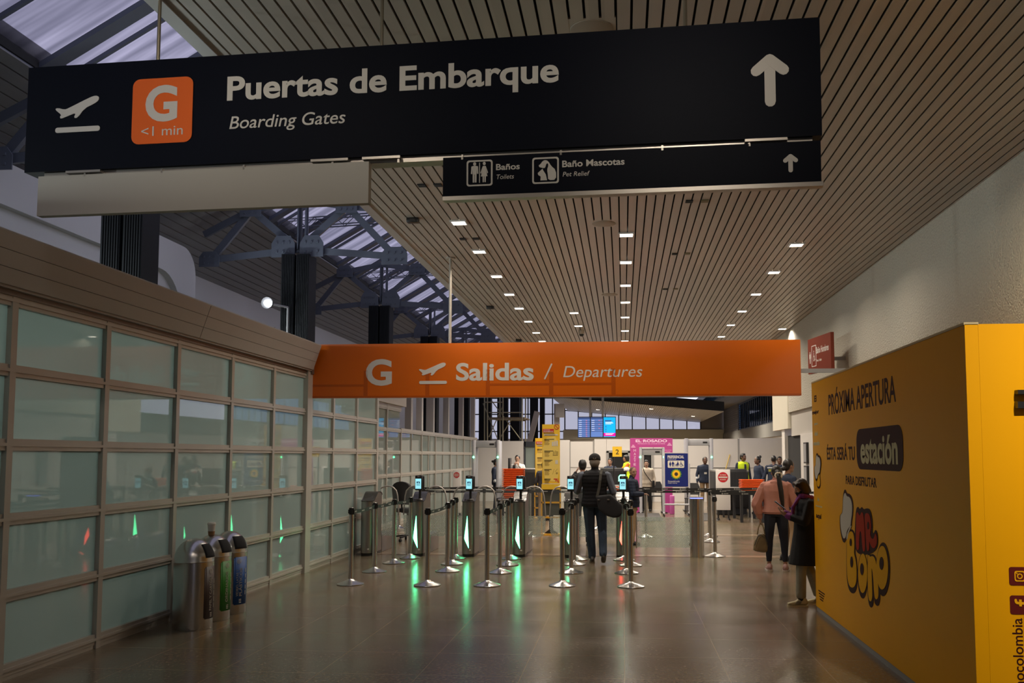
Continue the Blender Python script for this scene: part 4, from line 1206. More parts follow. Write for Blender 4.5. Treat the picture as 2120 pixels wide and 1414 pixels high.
# wide gate beside the last pedestal
t = thing('bollard', (1.24, 15.9, 0), 'round steel bollard with a blue light ring on top, right of the gates', 'bollard')
MB().lathe([(0, 0), (0.12, 0), (0.12, 0.985), (0, 0.985)], seg=40).build('body', STEEL, t)
MB().lathe([(0.108, 0.985), (0.108, 1.0), (0.0, 1.0)], seg=40).build('light_ring', mat('blue_light_ring', (0.1, 0.12, 1), 0.4, emit=3.5, ecol=(0.16, 0.20, 1.0)), t)
MB().lathe([(0, 1.0), (0.121, 1.0), (0.121, 1.012), (0, 1.016)], seg=40).build('cap', STEEL, t)
t = thing('glass_gate', (0.72, 16.0, 0), 'wide low glass gate leaf with etched diamonds beside the blue-topped bollard', 'gate')
MB().box((-0.02, 0, 0.40), (0.94, 0.012, 0.52), bev=0.004).build('etched_leaf', ETCH, t, smooth=0)
MB().tube([(-0.50, 0, 0.13), (-0.50, 0, 0.67)], 0.012, 8).tube([(0.46, 0, 0.13), (0.46, 0, 0.67)], 0.012, 8).build('leaf_edge', TUBE, t)
for z in (0.2, 0.6): MB().box((0.425, -0.0, z), (0.06, 0.03, 0.05), bev=0.004).build('hinge', STEEL, t)

# ------------------------------------------------------------------ waste bins and the cup left on one
def litter_bin(x, y, rz, label, colr, lines, icon):
    t = thing('waste_bin', (x, y, 0), label, 'bin', 'domed steel recycling bins', rz)
    MB().lathe([(0, 0), (0.188, 0), (0.19, 0.01), (0.19, 0.66)], seg=48).build('body', STEEL, t)
    dome = [(0.193, 0.655), (0.195, 0.66), (0.193, 0.668)] + [(0.191 * math.cos(a), 0.668 + 0.215 * math.sin(a)) for a in [math.pi / 2 * k / 10 for k in range(1, 10)]] + [(0.0, 0.883)]
    MB().lathe(dome, seg=48).build('dome_lid', STEEL, t)
    # opening on the dome, facing -y in the bin's own frame
    mb = MB()
    for k in range(7):
        a0 = 0.14 + 0.70 * k / 7; a1 = 0.14 + 0.70 * (k + 1) / 7
        for j in range(6):
            w0 = -0.44 + 0.88 * j / 6; w1 = -0.44 + 0.88 * (j + 1) / 6
            q = []
            for a, w in ((a0, w0), (a0, w1), (a1, w1), (a1, w0)):
                hw = w * (1 + 0.35 * (a - .2))
                rr = 0.196 * math.cos(a); q.append(mb.bm.verts.new((rr * math.sin(hw), -rr * math.cos(hw), 0.668 + 0.220 * math.sin(a))))
            mb.bm.faces.new(q)
    bmesh.ops.remove_doubles(mb.bm, verts=mb.bm.verts[:], dist=1e-5)
    ob = mb.build('opening_flap', DARK, t)
    ob.modifiers.new('thick', 'SOLIDIFY').thickness = 0.006
    # curved label
    R = 0.1925
    def wrap(a, z, h): return Vector(((R + h) * math.sin(a), -(R + h) * math.cos(a), z))
    mb = MB()
    out = rrect(-0.40, 0.10, 0.40, 0.60, 0.03, 4)
    cols = 16
    for k in range(cols):
        a, b = -0.5 + k / cols, -0.5 + (k + 1) / cols
        ra = 0.02 if k in (0, cols - 1) else 0.0
        v = [mb.bm.verts.new(wrap(p, z, 0)) for p, z in ((a, 0.10 + ra * 0.6), (b, 0.10 + ra * 0.6), (b, 0.61 - ra * 0.6), (a, 0.61 - ra * 0.6))]
        mb.bm.faces.new(v)
    bmesh.ops.remove_doubles(mb.bm, verts=mb.bm.verts[:], dist=1e-5)
    lb = mb.build('label_sheet', colr, t)
    lb.modifiers.new('thick', 'SOLIDIFY').thickness = 0.0015
    flat = Plane((0, 0, 0), (1, 0, 0), (0, 0, 1))
    for s_, a, z0, L, cap in lines:
        o = lettering(s_, flat, a, z0, L, cap, WINK, None, bold=0.02, vert=True, t=0.0)
        for v in o.data.vertices:
            v.co = wrap(v.co.x / R, v.co.z, 0.003)
        o.parent = lb
    mk = MB()
    ic = Plane((0, 0, 0), (1, 0, 0), (0, 0, 1))
    mm = Marks(ic, t=0.0005)
    mm.ring(circ(icon[0], 0.565, 0.026, n=20), circ(icon[0], 0.565, 0.021, n=20)); mm.ring(circ(icon[0], 0.565, 0.014, n=6), circ(icon[0], 0.565, 0.008, n=6))
    for i in range(3): mm.poly([(icon[1], 0.12 + i * .016), (icon[1] + 0.03, 0.12 + i * .016), (icon[1] + 0.03, 0.126 + i * .016), (icon[1], 0.126 + i * .016)])
    for i in range(5): mm.poly([(icon[2], 0.20 + i * .06), (icon[2] + 0.010, 0.20 + i * .06), (icon[2] + 0.010, 0.245 + i * .06), (icon[2], 0.245 + i * .06)])
    for v in mm.mb.bm.verts: v.co = wrap(v.co.x / R, v.co.z, 0.003 - v.co.y)
    mm.mb.build('label_print', WINK, lb, smooth=0)
    return t
LB_BR = mat('brown_bin_label', (0.045, 0.022, 0.016), 0.5)
LB_GR = mat('green_bin_label', (0.02, 0.20, 0.006), 0.5)
LB_BL = mat('blue_bin_label', (0.006, 0.075, 0.30), 0.5)
RZ = math.radians(52)
litter_bin(-4.28, 8.95, 1.50, 'domed steel bin with brown paper and card label, nearest the camera', LB_BR, [('PAPEL Y CARTÓN', 0.0, 0.18, 0.33, 0.034)], (-0.012, -0.02, 0.05))
B2, B3 = Vector((-4.315, 9.44, 0)), Vector((-4.32, 9.87, 0))
litter_bin(B2.x, B2.y, 1.38, 'domed steel bin with green label and a paper cup on top', LB_GR, [('ORDINARIOS', 0.0, 0.19, 0.31, 0.036)], (-0.012, -0.02, 0.055))
litter_bin(B3.x, B3.y, 1.15, 'domed steel bin with blue glass, cans and plastics label, farthest of three', LB_BL, [('VIDRIO, LATAS Y', -0.040, 0.19, 0.29, 0.026), ('PLÁSTICOS', 0.006, 0.19, 0.30, 0.034)], (-0.035, -0.03, 0.055))
t = thing('paper_cup', (B2.x - 0.01, B2.y - 0.02, 0.874), 'white paper coffee cup with brown sleeve standing on the green-labelled bin', 'cup')
MB().lathe([(0, 0), (0.030, 0), (0.041, 0.115), (0, 0.115)], seg=24).build('cup_body', mat('white_paper', (0.62, 0.58, 0.52), 0.6), t)
MB().lathe([(0.0312, 0.0), (0.0352, 0.042), (0.0342, 0.042), (0.0300, 0.0)], seg=24).build('sleeve', mat('kraft_card', (0.26, 0.14, 0.06), 0.8), t)
MB().lathe([(0, 0.112), (0.044, 0.112), (0.045, 0.122), (0.040, 0.124), (0.038, 0.134), (0, 0.134)], seg=24).build('lid', mat('white_lid_plastic', (0.70, 0.67, 0.62), 0.35), t)

# ------------------------------------------------------------------ ceiling fittings
def ceil(name, px, py, label, cat, grp=None):
    p = ground(px, py, ZC)
    return thing(name, (p.x, p.y, ZC), label, cat, grp)
SPK = mat('beige_grille', (0.34, 0.29, 0.23), 0.55)
for px, py, w in ((1225, 62, 'cut by the top edge of the big black sign'), (1250, 463, 'below the toilets sign board'), (1262, 610, 'beside the middle row of downlights')):
    t = ceil('ceiling_speaker', px, py, 'round beige ceiling speaker grille ' + w, 'speaker', 'round speakers in the slat ceiling')
    MB().lathe([(0, -0.006), (0.14, -0.006), (0.152, -0.003), (0.152, 0.004), (0, 0.004)], seg=36).build('grille', SPK, t)
    MB().box((0, 0, 0.008), (0.34, 0.34, 0.014)).build('backing_plate', SLAT, t, smooth=0)
for a, b, px, py, w in ((0.10, 0.32, 1443, 416, 'nearest, under the toilets sign arrow'), (0.10, 0.32, 1410, 525, 'second'), (0.10, 0.32, 1388, 598, 'third'), (0.10, 0.32, 890, 383, 'just left of the toilets sign board'), (0.10, 0.32, 972, 494, 'in the left row of downlights')):
    t = ceil('ceiling_vent', px, py, 'pair of small square openings in the slat ceiling, ' + w, 'vent', 'small square openings in the slat ceiling')
    for s in (-1, 1): MB().box((s * 0.09, 0, -0.004), (0.085, 0.10, 0.012)).build('grille', DARK if s < 0 or px < 1000 else mat('olive_grille', (0.16, 0.14, 0.07), 0.6), t, smooth=0)
for px, py, w in ((855, 452, 'near the ceiling edge above the hanger rod'), (1015, 634, 'near the ceiling edge beside the left row of downlights'), (1074, 703, 'near the ceiling edge just above the orange sign')):
    t = ceil('motion_sensor', px, py, 'small black box sensor ' + w, 'sensor', 'black box sensors on the slat ceiling')
    MB().box((0, 0, -0.03), (0.15, 0.10, 0.06), bev=0.01).build('housing', BLACK, t); MB().box((0, -0.051, -0.03), (0.06, 0.004, 0.03)).build('lens', LID, t)
t = ceil('dome_camera', 1204, 684, 'beige dome camera hanging from the slat ceiling above the orange sign', 'camera')
MB().lathe([(0, 0), (0.07, 0), (0.07, -0.08), (0.06, -0.09), (0, -0.09)], seg=24).build('housing', mat('beige_plastic', (0.5, 0.44, 0.36), 0.4), t)
MB().lathe([(0.058, -0.088)] + [(0.058 * math.cos(a), -0.09 - 0.058 * math.sin(a)) for a in [math.pi / 2 * k / 6 for k in range(1, 6)]] + [(0, -0.148)], seg=24).build('dome', BLACK, t)
# floodlight on the second column
p = at_y(557, 629, 16.35)
t = thing('floodlight', p, 'bright white floodlight on the second dark column', 'floodlight')
MB().lathe([(0, 0.0), (0.085, 0.0), (0.11, -0.11), (0, -0.11)], seg=20).build('housing', BLACK, t).rotation_euler = (-math.pi / 2, 0, 0)
f = MB().lathe([(0, 0), (0.05, 0), (0.05, 0.008), (0, 0.008)], seg=20).build('lens', mat('flood_lens', (1, 1, 1), 0.4, emit=40, ecol=(0.9, 0.95, 1.0)), t)
f.rotation_euler = (-math.pi / 2, 0, 0); f.location = (0, -0.121, 0); 
MB().tube([(0, 0.0, 0), (0.2, 0.42, 0.0)], 0.02, 8).tube([(0.2, 0.42, 0.0), (0.2, 0.42, -0.9)], 0.02, 8).build('arm', GREY_P, t)
L = bpy.data.lights.new('flood_lamp', 'SPOT'); L.energy = 70; L.color = (0.92, 0.96, 1.0); L.spot_size = math.radians(150); L.spot_blend = 0.6; L.shadow_soft_size = 0.09
o = bpy.data.objects.new('flood_lamp', L); o.location = (0, -0.14, 0); o.rotation_euler = (math.radians(100), 0, 0); COL.objects.link(o); o.parent = t
# warm downlight in the atrium's own ceiling
p = at_plane(421, 629, Vector((-7.5, 0, 6.62)), Vector((-0.30, 0, 1)).normalized())
downlight(p.x, p.y, 'lit downlight in the far left slat ceiling beside the white wall', lit=160, size=0.30, z=p.z - 0.02)
# ------------------------------------------------------------------ security checkpoint at the back
YP = 35.0
def pxb(x0, y0, x1, y1, Y):
    a, b = at_y(x0, y1, Y), at_y(x1, y0, Y)
    return a.x, a.z, b.x, b.z
PANEL = mat('white_partition_board', (0.66, 0.625, 0.595), 0.5, noise=0.02, scale=1)
FRAME_G = mat('grey_door_frame', (0.30, 0.29, 0.28), 0.45)
def wallbox(x0, y0, x1, y1, Y, th=0.12, name='wall_partition', m=PANEL, floor=True):
    a, za, b, zb = pxb(x0, y0, x1, y1, Y)
    return struct(MB().b2((a, Y, 0 if floor else za), (b, Y + th, zb)).build(name, m, smooth=0))
for x0, x1, yt in ((985, 1028, 912), (1029, 1084, 913), (1108, 1180, 911), (1181, 1230, 914), (1231, 1256, 909), (1305, 1329, 909), (1353, 1424, 909), (1425, 1530, 908.5), (1531, 1632, 907)):
    wallbox(x0, yt, x1 - 0.6, 1040, YP)
for x0, x1 in ((1256, 1305), (1329, 1353)):
    wallbox(x0, 909, x1, 934, YP, floor=False)
    a, _, b, zt = pxb(x0, 934, x1, 1040, YP)
    f = MB().b2((a, YP - 0.04, 0), (a + 0.09, YP + 0.14, zt)).b2((b - 0.09, YP - 0.04, 0), (b, YP + 0.14, zt)).b2((a, YP - 0.04, zt - 0.06), (b, YP + 0.14, zt + 0.03))
    d = struct(f.build('door_%d' % (2 + (x0 > 1300)), FRAME_G, smooth=0))
    MB().b2((a + 0.09, YP + 0.05, 0), (b - 0.09, YP + 0.10, zt - 0.06)).build('dark_opening', DARK, d, smooth=0)
a, _, b, zt = pxb(1085, 914, 1108, 1040, YP)
d = struct(MB().b2((a, YP, zt - 0.2), (b, YP + 0.12, zt)).b2((a, YP, 0), (a + 0.05, YP + 0.12, zt)).build('door_4', DKFRAME, smooth=0))
MB().b2((a + 0.05, YP + 0.05, 0), (b, YP + 0.07, zt - 0.2)).build('pane', FROST, d, smooth=0)
# trim rails across the boards
mb = MB()
for x0, x1, y in ((1181, 1255, 968), (1353, 1530, 969), (1425, 1632, 969)):
    a, z, b, _ = pxb(x0, y - 1, x1, y, YP)
    mb.b2((a, YP - 0.012, z), (b, YP, z + 0.02))
for x, y0 in ((1229, 912), (1181, 914), (1530, 908)):
    a, z, b, zt = pxb(x - 1, y0, x + 0.2, 1038, YP)
    mb.b2((a, YP - 0.014, 0), (b, YP, zt))
struct(mb.build('trim_10', FRAME_G, smooth=0))

# rows of pale posts behind the low part of the screen
POSTM = mat('pale_post_paint', (0.46, 0.43, 0.41), 0.5)
for i, (x0, x1) in enumerate(((838, 851), (861, 873), (882, 897), (917, 928), (949, 958), (974, 982))):
    Y = 5.72 * 1900 / (1290 - (x0 + x1) / 2) + 0.2
    a, b = at_y(x0, 880, Y).x, at_y(x1, 880, Y).x
    t = MB().b2((a, Y, 0), (b, Y + 0.2, 4.2)).build('post', POSTM if i != 1 else WHITE_P, smooth=0)
    tag(struct(t), 'pale square post behind the low glazed screen, %s from the left' % ['first', 'second', 'third', 'fourth', 'fifth', 'sixth'][i], 'post', 'pale posts behind the screen')

# scaffold tower behind the partition
sc = thing('scaffold_tower', (-4.6, 38.0, 0), 'steel tube scaffold tower behind the white partition', 'scaffold')
SCM = mat('scaffold_tube', (0.34, 0.31, 0.22), 0.45, metal=0.6)
def spx(x, y, Y): return at_y(x, y, Y)
for (xa, ya, xb, yb, Y) in ((1009, 1000, 1009, 820, 37), (1035, 1000, 1035, 820, 39), (1041, 1000, 1041, 820, 37), (1081, 1000, 1081, 815, 37), (1088, 1000, 1088, 815, 39), (1003, 1000, 1003, 820, 39)):
    p, q = spx(xa, ya, Y), spx(xb, yb, Y); p.z = 0
    part(MB().tube([p, q], 0.028, 8).build('standard', SCM), sc)
for (xa, ya, xb, yb, Y) in ((1009, 868, 1088, 868, 37), (1012, 854, 1081, 854, 37), (1003, 833, 1041, 833, 37), (1015, 868, 1088, 871, 39)):
    part(MB().tube([spx(xa, ya, Y), spx(xb, yb, Y)], 0.024, 8).build('ledger', SCM), sc)
for (xa, ya, xb, yb, Y) in ((1018, 830, 1078, 910, 37.1), (1041, 840, 1012, 905, 37.1), (1000, 835, 1030, 908, 39.1), (1060, 866, 1036, 905, 37.1)):
    part(MB().tube([spx(xa, ya, Y), spx(xb, yb, Y)], 0.020, 8).build('brace', SCM), sc)
a = spx(1014, 868, 37); b = spx(1086, 868, 37)
part(MB().b2((a.x, 37, a.z + .03), (b.x, 39, a.z + .08)).build('deck', mat('timber_board', (0.18, 0.13, 0.08), 0.7, noise=.2, scale=6), smooth=0), sc)

# dark fins and sloping shafts by the end windows
for i, (x0, x1) in enumerate(((1056, 1075), (1097, 1113), (1118, 1127))):
    a, b = at_y(x0, 880, 52).x, at_y(x1, 880, 52).x
    tag(MB().b2((a, 52, 0), (b, 52.4, 7.5)).build('dark_pier', COLM, smooth=0), 'dark flat pier in front of the end windows, %s from the left' % ['first', 'second', 'third'][i], 'pier', 'dark piers by the end windows')
p0, p1 = at_y(1099, 905, 50), at_y(1112, 852, 50)
p0 = p0 + (p0 - p1) * (p0.z / (p1.z - p0.z))
tag(MB().beam(p0, p1, 0.28, 0.3).build('leaning_duct', mat('pale_duct', (0.52, 0.50, 0.50), 0.5), smooth=0), 'pale leaning duct by the end windows beside the scaffold', 'duct')
a, za, b, zb = pxb(1147, 836, 1158, 980, 40)
t = thing('service_pole', ((a + b) / 2, 40, 0), 'thick grey pole with a box near its top, right of the yellow banner', 'pole')
part(MB().b2((a, 40, 0), (b, 40.25, zb)).build('shaft', POSTM, smooth=0), t)
a, za, b, zb = pxb(1150, 836, 1168, 864, 39.7)
part(MB().b2((a, 39.6, za), (b, 39.95, zb)).build('box', mat('pale_box', (0.40, 0.38, 0.37), 0.5), smooth=0), t)

# hanging flight information screens
YS = 40.0
a, za, b, zb = pxb(1196, 862.5, 1275, 906, YS)
fs = thing('flight_screens', ((a + b) / 2, YS, 4.6), 'three hanging portrait flight information screens, two lists and one cyan notice', 'screen')
part(MB().b2((a, YS, za), (b, YS + 0.12, zb)).build('casing', BLACK, smooth=0), fs)
pS = Plane((a, YS - 0.002, za), (1, 0, 0), (0, 0, 1))
Wd, Hh = (b - a) / 3, zb - za
SB = mat('screen_blue', (0.1, 0.2, 0.5), 0.4, emit=0.55, ecol=(0.16, 0.30, 0.78))
SBL = mat('screen_blue_rows', (0.05, 0.1, 0.3), 0.4, emit=0.4, ecol=(0.06, 0.13, 0.42))
SCY = mat('screen_cyan', (0.0, 0.5, 0.9), 0.4, emit=0.8, ecol=(0.0, 0.42, 0.95))
SMG = mat('screen_magenta', (0.8, 0.0, 0.4), 0.4, emit=0.75, ecol=(0.75, 0.0, 0.36))
SWH = mat('screen_white', (0.9, 0.9, 0.9), 0.4, emit=0.8, ecol=(0.8, 0.85, 1.0))
SRD = mat('screen_coral', (0.9, 0.2, 0.2), 0.4, emit=0.7, ecol=(0.9, 0.22, 0.25))
for k in range(3):
    x0 = k * Wd + 0.02; x1 = (k + 1) * Wd - 0.02
    s_ = Marks(pS, t=0.004).poly([(x0, 0.03), (x1, 0.03), (x1, Hh - 0.03), (x0, Hh - 0.03)]).build('display', SB if k < 2 else SCY, fs)
    if k < 2:
        mk = Marks(pS, h=0.004); mw = Marks(pS, h=0.006); mr = Marks(pS, h=0.006)
        for r in range(9 if k == 0 else 6):
            z = Hh - 0.20 - r * 0.085
            mk.poly([(x0, z - .018), (x1, z - .018), (x1, z + .012), (x0, z + .012)])
            mw.poly([(x0 + .04, z + .022), (x0 + .16, z + .022), (x0 + .16, z + .04), (x0 + .04, z + .04)])
            if r % 2 == 0 or k == 0: mr.poly([(x1 - .18, z + .022), (x1 - .12, z + .022), (x1 - .12, z + .045), (x1 - .18, z + .045)])
        mk.poly([(x0, Hh - .11), (x1, Hh - .11), (x1, Hh - .03), (x0, Hh - .03)])
        mk.build('display_rows', SBL, s_); mw.build('display_text', SWH, s_); mr.build('display_status', SRD, s_)
    else:
        Marks(pS, h=0.004).poly([(x0, .06), (x1, .06), (x1, .20), (x0, .20)]).build('display_band', SMG, s_)
        mw = Marks(pS, h=0.006)
        for z, w in ((.66, .3), (.62, .34), (.58, .25), (.16, .36), (.12, .3)): mw.poly([(x0 + .08, z), (x0 + .08 + w, z), (x0 + .08 + w, z + .02), (x0 + .08, z + .02)])
        mw.build('display_text', SWH, s_)
        mk = Marks(pS, h=0.006)
        mk.poly([(x0 + .06, .70), (x0 + .34, .70), (x0 + .34, .75), (x0 + .06, .75)])
        for z in (.28, .36, .47): mk.poly(circ(x0 + .10, z, .025, n=10))
        mk.build('display_marks', SBL, s_)
for px in (1222, 1248):
    x = at_y(px, 850, YS + 0.06).x
    part(MB().b2((x - 0.05, YS + 0.02, zb), (x + 0.05, YS + 0.12, ZC)).build('hanger', FRAME_G, smooth=0), fs)

# ------------------------------------------------------------------ walk-through detectors
DETM = mat('detector_grey', (0.42, 0.42, 0.45), 0.4)
PINK = mat('pink_printed_board', (0.40, 0.045, 0.225), 0.5)
PINKL = mat('pale_pink_print', (0.75, 0.40, 0.62), 0.5)
LEDG = mat('green_status_lamp', (0.1, 1, 0.4), 0.4, emit=12, ecol=(0.08, 1.0, 0.35))
def detector(xl, xr, yt, Y, label, led=(True, True), head=True):
    a, b = at_y(xl, 945, Y).x, at_y(xr, 945, Y).x
    zt = at_y(xl, yt, Y).z
    t = thing('metal_detector', ((a + b) / 2, Y, 0), label, 'metal detector', 'walk-through metal detectors')
    for s, x in ((1, a), (-1, b)):
        mb = MB().tube([(x, Y + dy, 0) for dy in (0,)] + [(x, Y, zt)], 0.055, 16)
        mb.b2((x - 0.045, Y, 0), (x + 0.045, Y + 0.55, zt - 0.02), 0.02)
        part(mb.build('side_panel', DETM), t)
        part(MB().b2((x - 0.09, Y - 0.05, 0), (x + 0.09, Y + 0.6, 0.03)).build('foot', BLACK, smooth=0), t)
    if head:
        hz = at_y(xl, yt + 1.5, Y).z
        hm = part(MB().b2((a + 0.03, Y + 0.03, hz - 0.20), (b - 0.03, Y + 0.5, hz), 0.01).build('header', GREY_P, smooth=40), t)
        part(MB().b2((b - 0.26, Y + 0.024, hz - 0.13), (b - 0.12, Y + 0.028, hz - 0.08)).build('display', BLACK, smooth=0), hm)
    for on, x in zip(led, (a, b)):
        if on: part(MB().lathe([(0, -0.035), (0.035, 0), (0, 0.035)], (x, Y - 0.055, at_y(xl, 945, Y).z - 0.02), 12).build('status_lamp', LEDG), t)
    return t, a, b, zt
detector(981, 1031, 911, 27.0, 'grey walk-through metal detector left of the orange tray stack')
detector(1421, 1473, 907.5, 29.0, 'grey walk-through metal detector behind the blue preferential sign', (False, True))
t, a, b, zt = detector(1325.5, 1374.5, 927, 28.0, 'walk-through metal detector clad in a pink printed arch')
pp = Plane((0, 27.95, 0), (1, 0, 0), (0, 0, 1))
U = lambda x, y: pp.uv(x, y)
arch = [U(1304.5, 1066), U(1304.5, 907), U(1392.5, 907), U(1392.5, 1066), U(1375.5, 1066), U(1375.5, 926), U(1323.5, 926), U(1323.5, 1066)]
arch = [(x, max(z, 0.005)) for x, z in arch]
ar = part(MB().prism(arch, pp.o - pp.n * 0.03, pp.u, pp.v, 0.03).build('pink_arch', PINK, smooth=0), t)
px_text('EL ROSADO', pp, 1316, 1381, 915.3, 909.8, mat('pale_pink_lettering', (0.75, 0.55, 0.70), 0.5), ar, bold=0.03)
px_text('PREVENCIÓN DEL CÁNCER DE MAMA', pp, 1320, 1377, 919.8, 917.3, PINKL, ar)
for i, ch in enumerate('HAZTE'):
    px_text(ch, pp, 1312, 1316.5, 935 + i * 7.3, 929.8 + i * 7.3, mat('pale_pink_lettering', (0.75, 0.55, 0.70), 0.5), ar)
px_text('HAZTE', pp, 1376.5, 1390, 933, 931, PINKL, ar)
px_text('LA PRUEBA', pp, 1378, 1388, 936.5, 934.2, PINKL, ar)
for x, y in ((1311, 924.5), (1386, 920.5)):
    c = U(x, y)
    mk = Marks(pp)
    for i in range(3): mk.poly([(c[0] - .07 + i * .02, c[1] - .03 + i * .03), (c[0] + .07 - i * .02, c[1] - .03 + i * .03), (c[0] + .07 - i * .02, c[1] - .012 + i * .03), (c[0] - .07 + i * .02, c[1] - .012 + i * .03)])
    mk.build('emblem', PINKL, ar)
t = MB().b2((at_y(1376, 0, 27.6).x, 27.4, 0), (at_y(1385, 0, 27.6).x, 27.6, 0.55), 0.02).build('pink_box', mat('bright_pink_box', (0.55, 0.11, 0.38), 0.45))
tag(t, 'upright pink box at the right foot of the pink arch', 'box')

# ------------------------------------------------------------------ free-standing signs
NAVYS = mat('royal_navy_print', (0.010, 0.020, 0.14), 0.3, spec=0.4)
YB = 26.6
pb = Plane((0, YB - 0.03, 0), (1, 0, 0), (0, 0, 1))
ps = thing('preferential_sign', (at_y(1400, 1000, YB).x, YB, 0), 'blue preferential queue sign with sunflower on a wheeled stand', 'sign stand')
def ub(x, y): return pb.uv(x, y)
a0, a1 = ub(1375, 1009), ub(1426, 937)
part(MB().b2((a0[0], YB - 0.025, a0[1]), (a1[0], YB + 0.03, a1[1])).build('frame', mat('pale_sign_frame', (0.55, 0.52, 0.50), 0.4), smooth=0), ps)
a0, a1 = ub(1377, 1007.2), ub(1424, 938.5)
bd = part(MB().b2((a0[0], YB - 0.034, a0[1]), (a1[0], YB - 0.024, a1[1])).build('board', NAVYS, smooth=0), ps)
pb2 = Plane((0, YB - 0.034, 0), (1, 0, 0), (0, 0, 1))
px_text('PREFERENCIAL', pb2, 1382, 1416, 948.6, 942.8, SIGN_W, bd, bold=0.03)
px_text('Preferential lane', pb2, 1382, 1400, 951.6, 949.6, SIGN_W, bd)
px_text('Discapacidad oculta', pb2, 1383, 1407, 998, 994.5, SIGN_W, bd)
px_text('Hidden disability', pb2, 1383, 1402, 1001, 999, SIGN_W, bd)
p, q = pb2.uv(1382.5, 968.5), pb2.uv(1416.5, 953.5)
wp = Marks(pb2).poly(rrect(p[0], p[1], q[0], q[1], 0.03)).build('white_tile', WINK, bd)
mk = Marks(pb2, (p[0] + q[0]) / 2, (p[1] + q[1]) / 2, (q[1] - p[1]) / 2 * 0.9, h=0.003)
for dx, P in ((-1.75, woman_poly()), (-0.95, man_poly()), (.55, woman_poly())):
    for Q in P: mk.poly([(dx + x * 1.0, y * .95) for x, y in Q])
mk.line([(-.55, .25), (-.48, -.75)], .10)
for Q in man_poly(): mk.poly([(.05 + x * .55, -.35 + y * .5) for x, y in Q])
wheelchair(mk, 1.55, 0, .95)
mk.build('preferential_pictogram', NAVYS, wp)
c = pb2.uv(1400, 981.5); R_ = pb2.uv(1410.5, 981.5)[0] - c[0]
gl_ = Marks(pb2, c[0], c[1], R_)
for k in range(14):
    a = 2 * math.pi * k / 14
    gl_.poly([(1.06 * math.cos(a + t_) * r_, 1.06 * math.sin(a + t_) * r_) for t_, r_ in ((0, .3), (-.2, .8), (-.1, 1.0), (.1, 1.0), (.2, .8))], 0.0005 * (k % 2))
gl_.build('sunflower_leaves', mat('leaf_green_print', (0.05, 0.25, 0.02), 0.5), bd)
pe = Marks(pb2, c[0], c[1], R_, h=0.002)
for k in range(22):
    a = 2 * math.pi * (k + .5) / 22
    pe.poly([(.92 * math.cos(a + t_) * r_, .92 * math.sin(a + t_) * r_) for t_, r_ in ((0, .3), (-.16, .7), (0, 1.0), (.16, .7))], 0.0005 * (k % 2))
pe.poly(circ(0, 0, .66, n=24), 0.0012)
pe.build('sunflower_petals', mat('sunflower_yellow', (0.85, 0.48, 0.01), 0.5), bd)
Marks(pb2, c[0], c[1], R_, h=0.0068).poly(circ(0, 0, .36, n=20)).build('sunflower_heart', mat('sunflower_brown', (0.035, 0.018, 0.008), 0.6), bd)
for px in (1374, 1427):
    x = at_y(px, 1000, YB).x
    part(MB().tube([(x, YB, 0.07), (x, YB, at_y(px, 960, YB).z)], 0.026, 10).tube([(x, YB - 0.28, 0.09), (x, YB + 0.28, 0.09)], 0.022, 8).build('upright', DETM), ps)
    for dy in (-0.26, 0.26):
        part(MB().tube([(x - 0.018, YB + dy, 0.045), (x + 0.018, YB + dy, 0.045)], 0.045, 14).build('castor', BLACK), ps)
xa, xb = at_y(1374, 1000, YB).x, at_y(1427, 1000, YB).x
part(MB().tube([(xa, YB, 0.33), (xb, YB, 0.33)], 0.026, 10).build('cross_bar', DETM), ps)

REDP = mat('red_print', (0.42, 0.03, 0.012), 0.35)
RED2 = mat('no_entry_red', (0.50, 0.012, 0.022), 0.45)
def no_entry(x0, x1, yt, yb, cy, Y, label):
    pn = Plane((0, Y, 0), (1, 0, 0), (0, 0, 1))
    a, b = pn.uv(x0, yb), pn.uv(x1, yt)
    t = thing('no_entry_board', ((a[0] + b[0]) / 2, Y, 0), label, 'board', 'white no-entry boards')
    part(MB().b2((a[0], Y + 0.001, max(0.06, a[1])), (b[0], Y + 0.05, b[1]), 0.006).build('board', WHITE_P, smooth=40), t)
    c = pn.uv((x0 + x1) / 2 - 0.5, cy); r = (b[0] - a[0]) * 0.36
    ds = Marks(pn, c[0], c[1], r).poly(circ(0, 0, 1, n=32)).build('red_disc', RED2, t)
    mk = Marks(pn, c[0], c[1], r, h=0.003)
    mk.poly([(-.85, -.13), (.85, -.13), (.85, .13), (-.85, .13)])
    mk.build('white_bar', WINK, ds)
    lettering('NO PASAR', pn, c[0] - r * .6, c[1] + r * .32, r * 1.2, r * .26, WINK, ds, bold=0.02, h=0.003)
    lettering('NO ENTRY', pn, c[0] - r * .6, c[1] - r * .58, r * 1.2, r * .26, WINK, ds, bold=0.02, h=0.003)
    for s in (-1, 1):
        x = (a[0] + b[0]) / 2 + s * (b[0] - a[0]) * .36
        part(MB().b2((x - 0.02, Y - 0.18, 0), (x + 0.02, Y + 0.22, 0.04)).b2((x - 0.02, Y + 0.01, 0.03), (x + 0.02, Y + 0.04, max(0.1, a[1] + 0.05))).build('foot', BLACK, smooth=0), t)
no_entry(937, 954.5, 973, 1062, 983.5, 26.0, 'white board with red no-entry disc on the left, behind the second gate')
no_entry(1483, 1511.5, 972, 1056, 988, 25.2, 'white board with red no-entry disc on the right, beside the dark scanner')

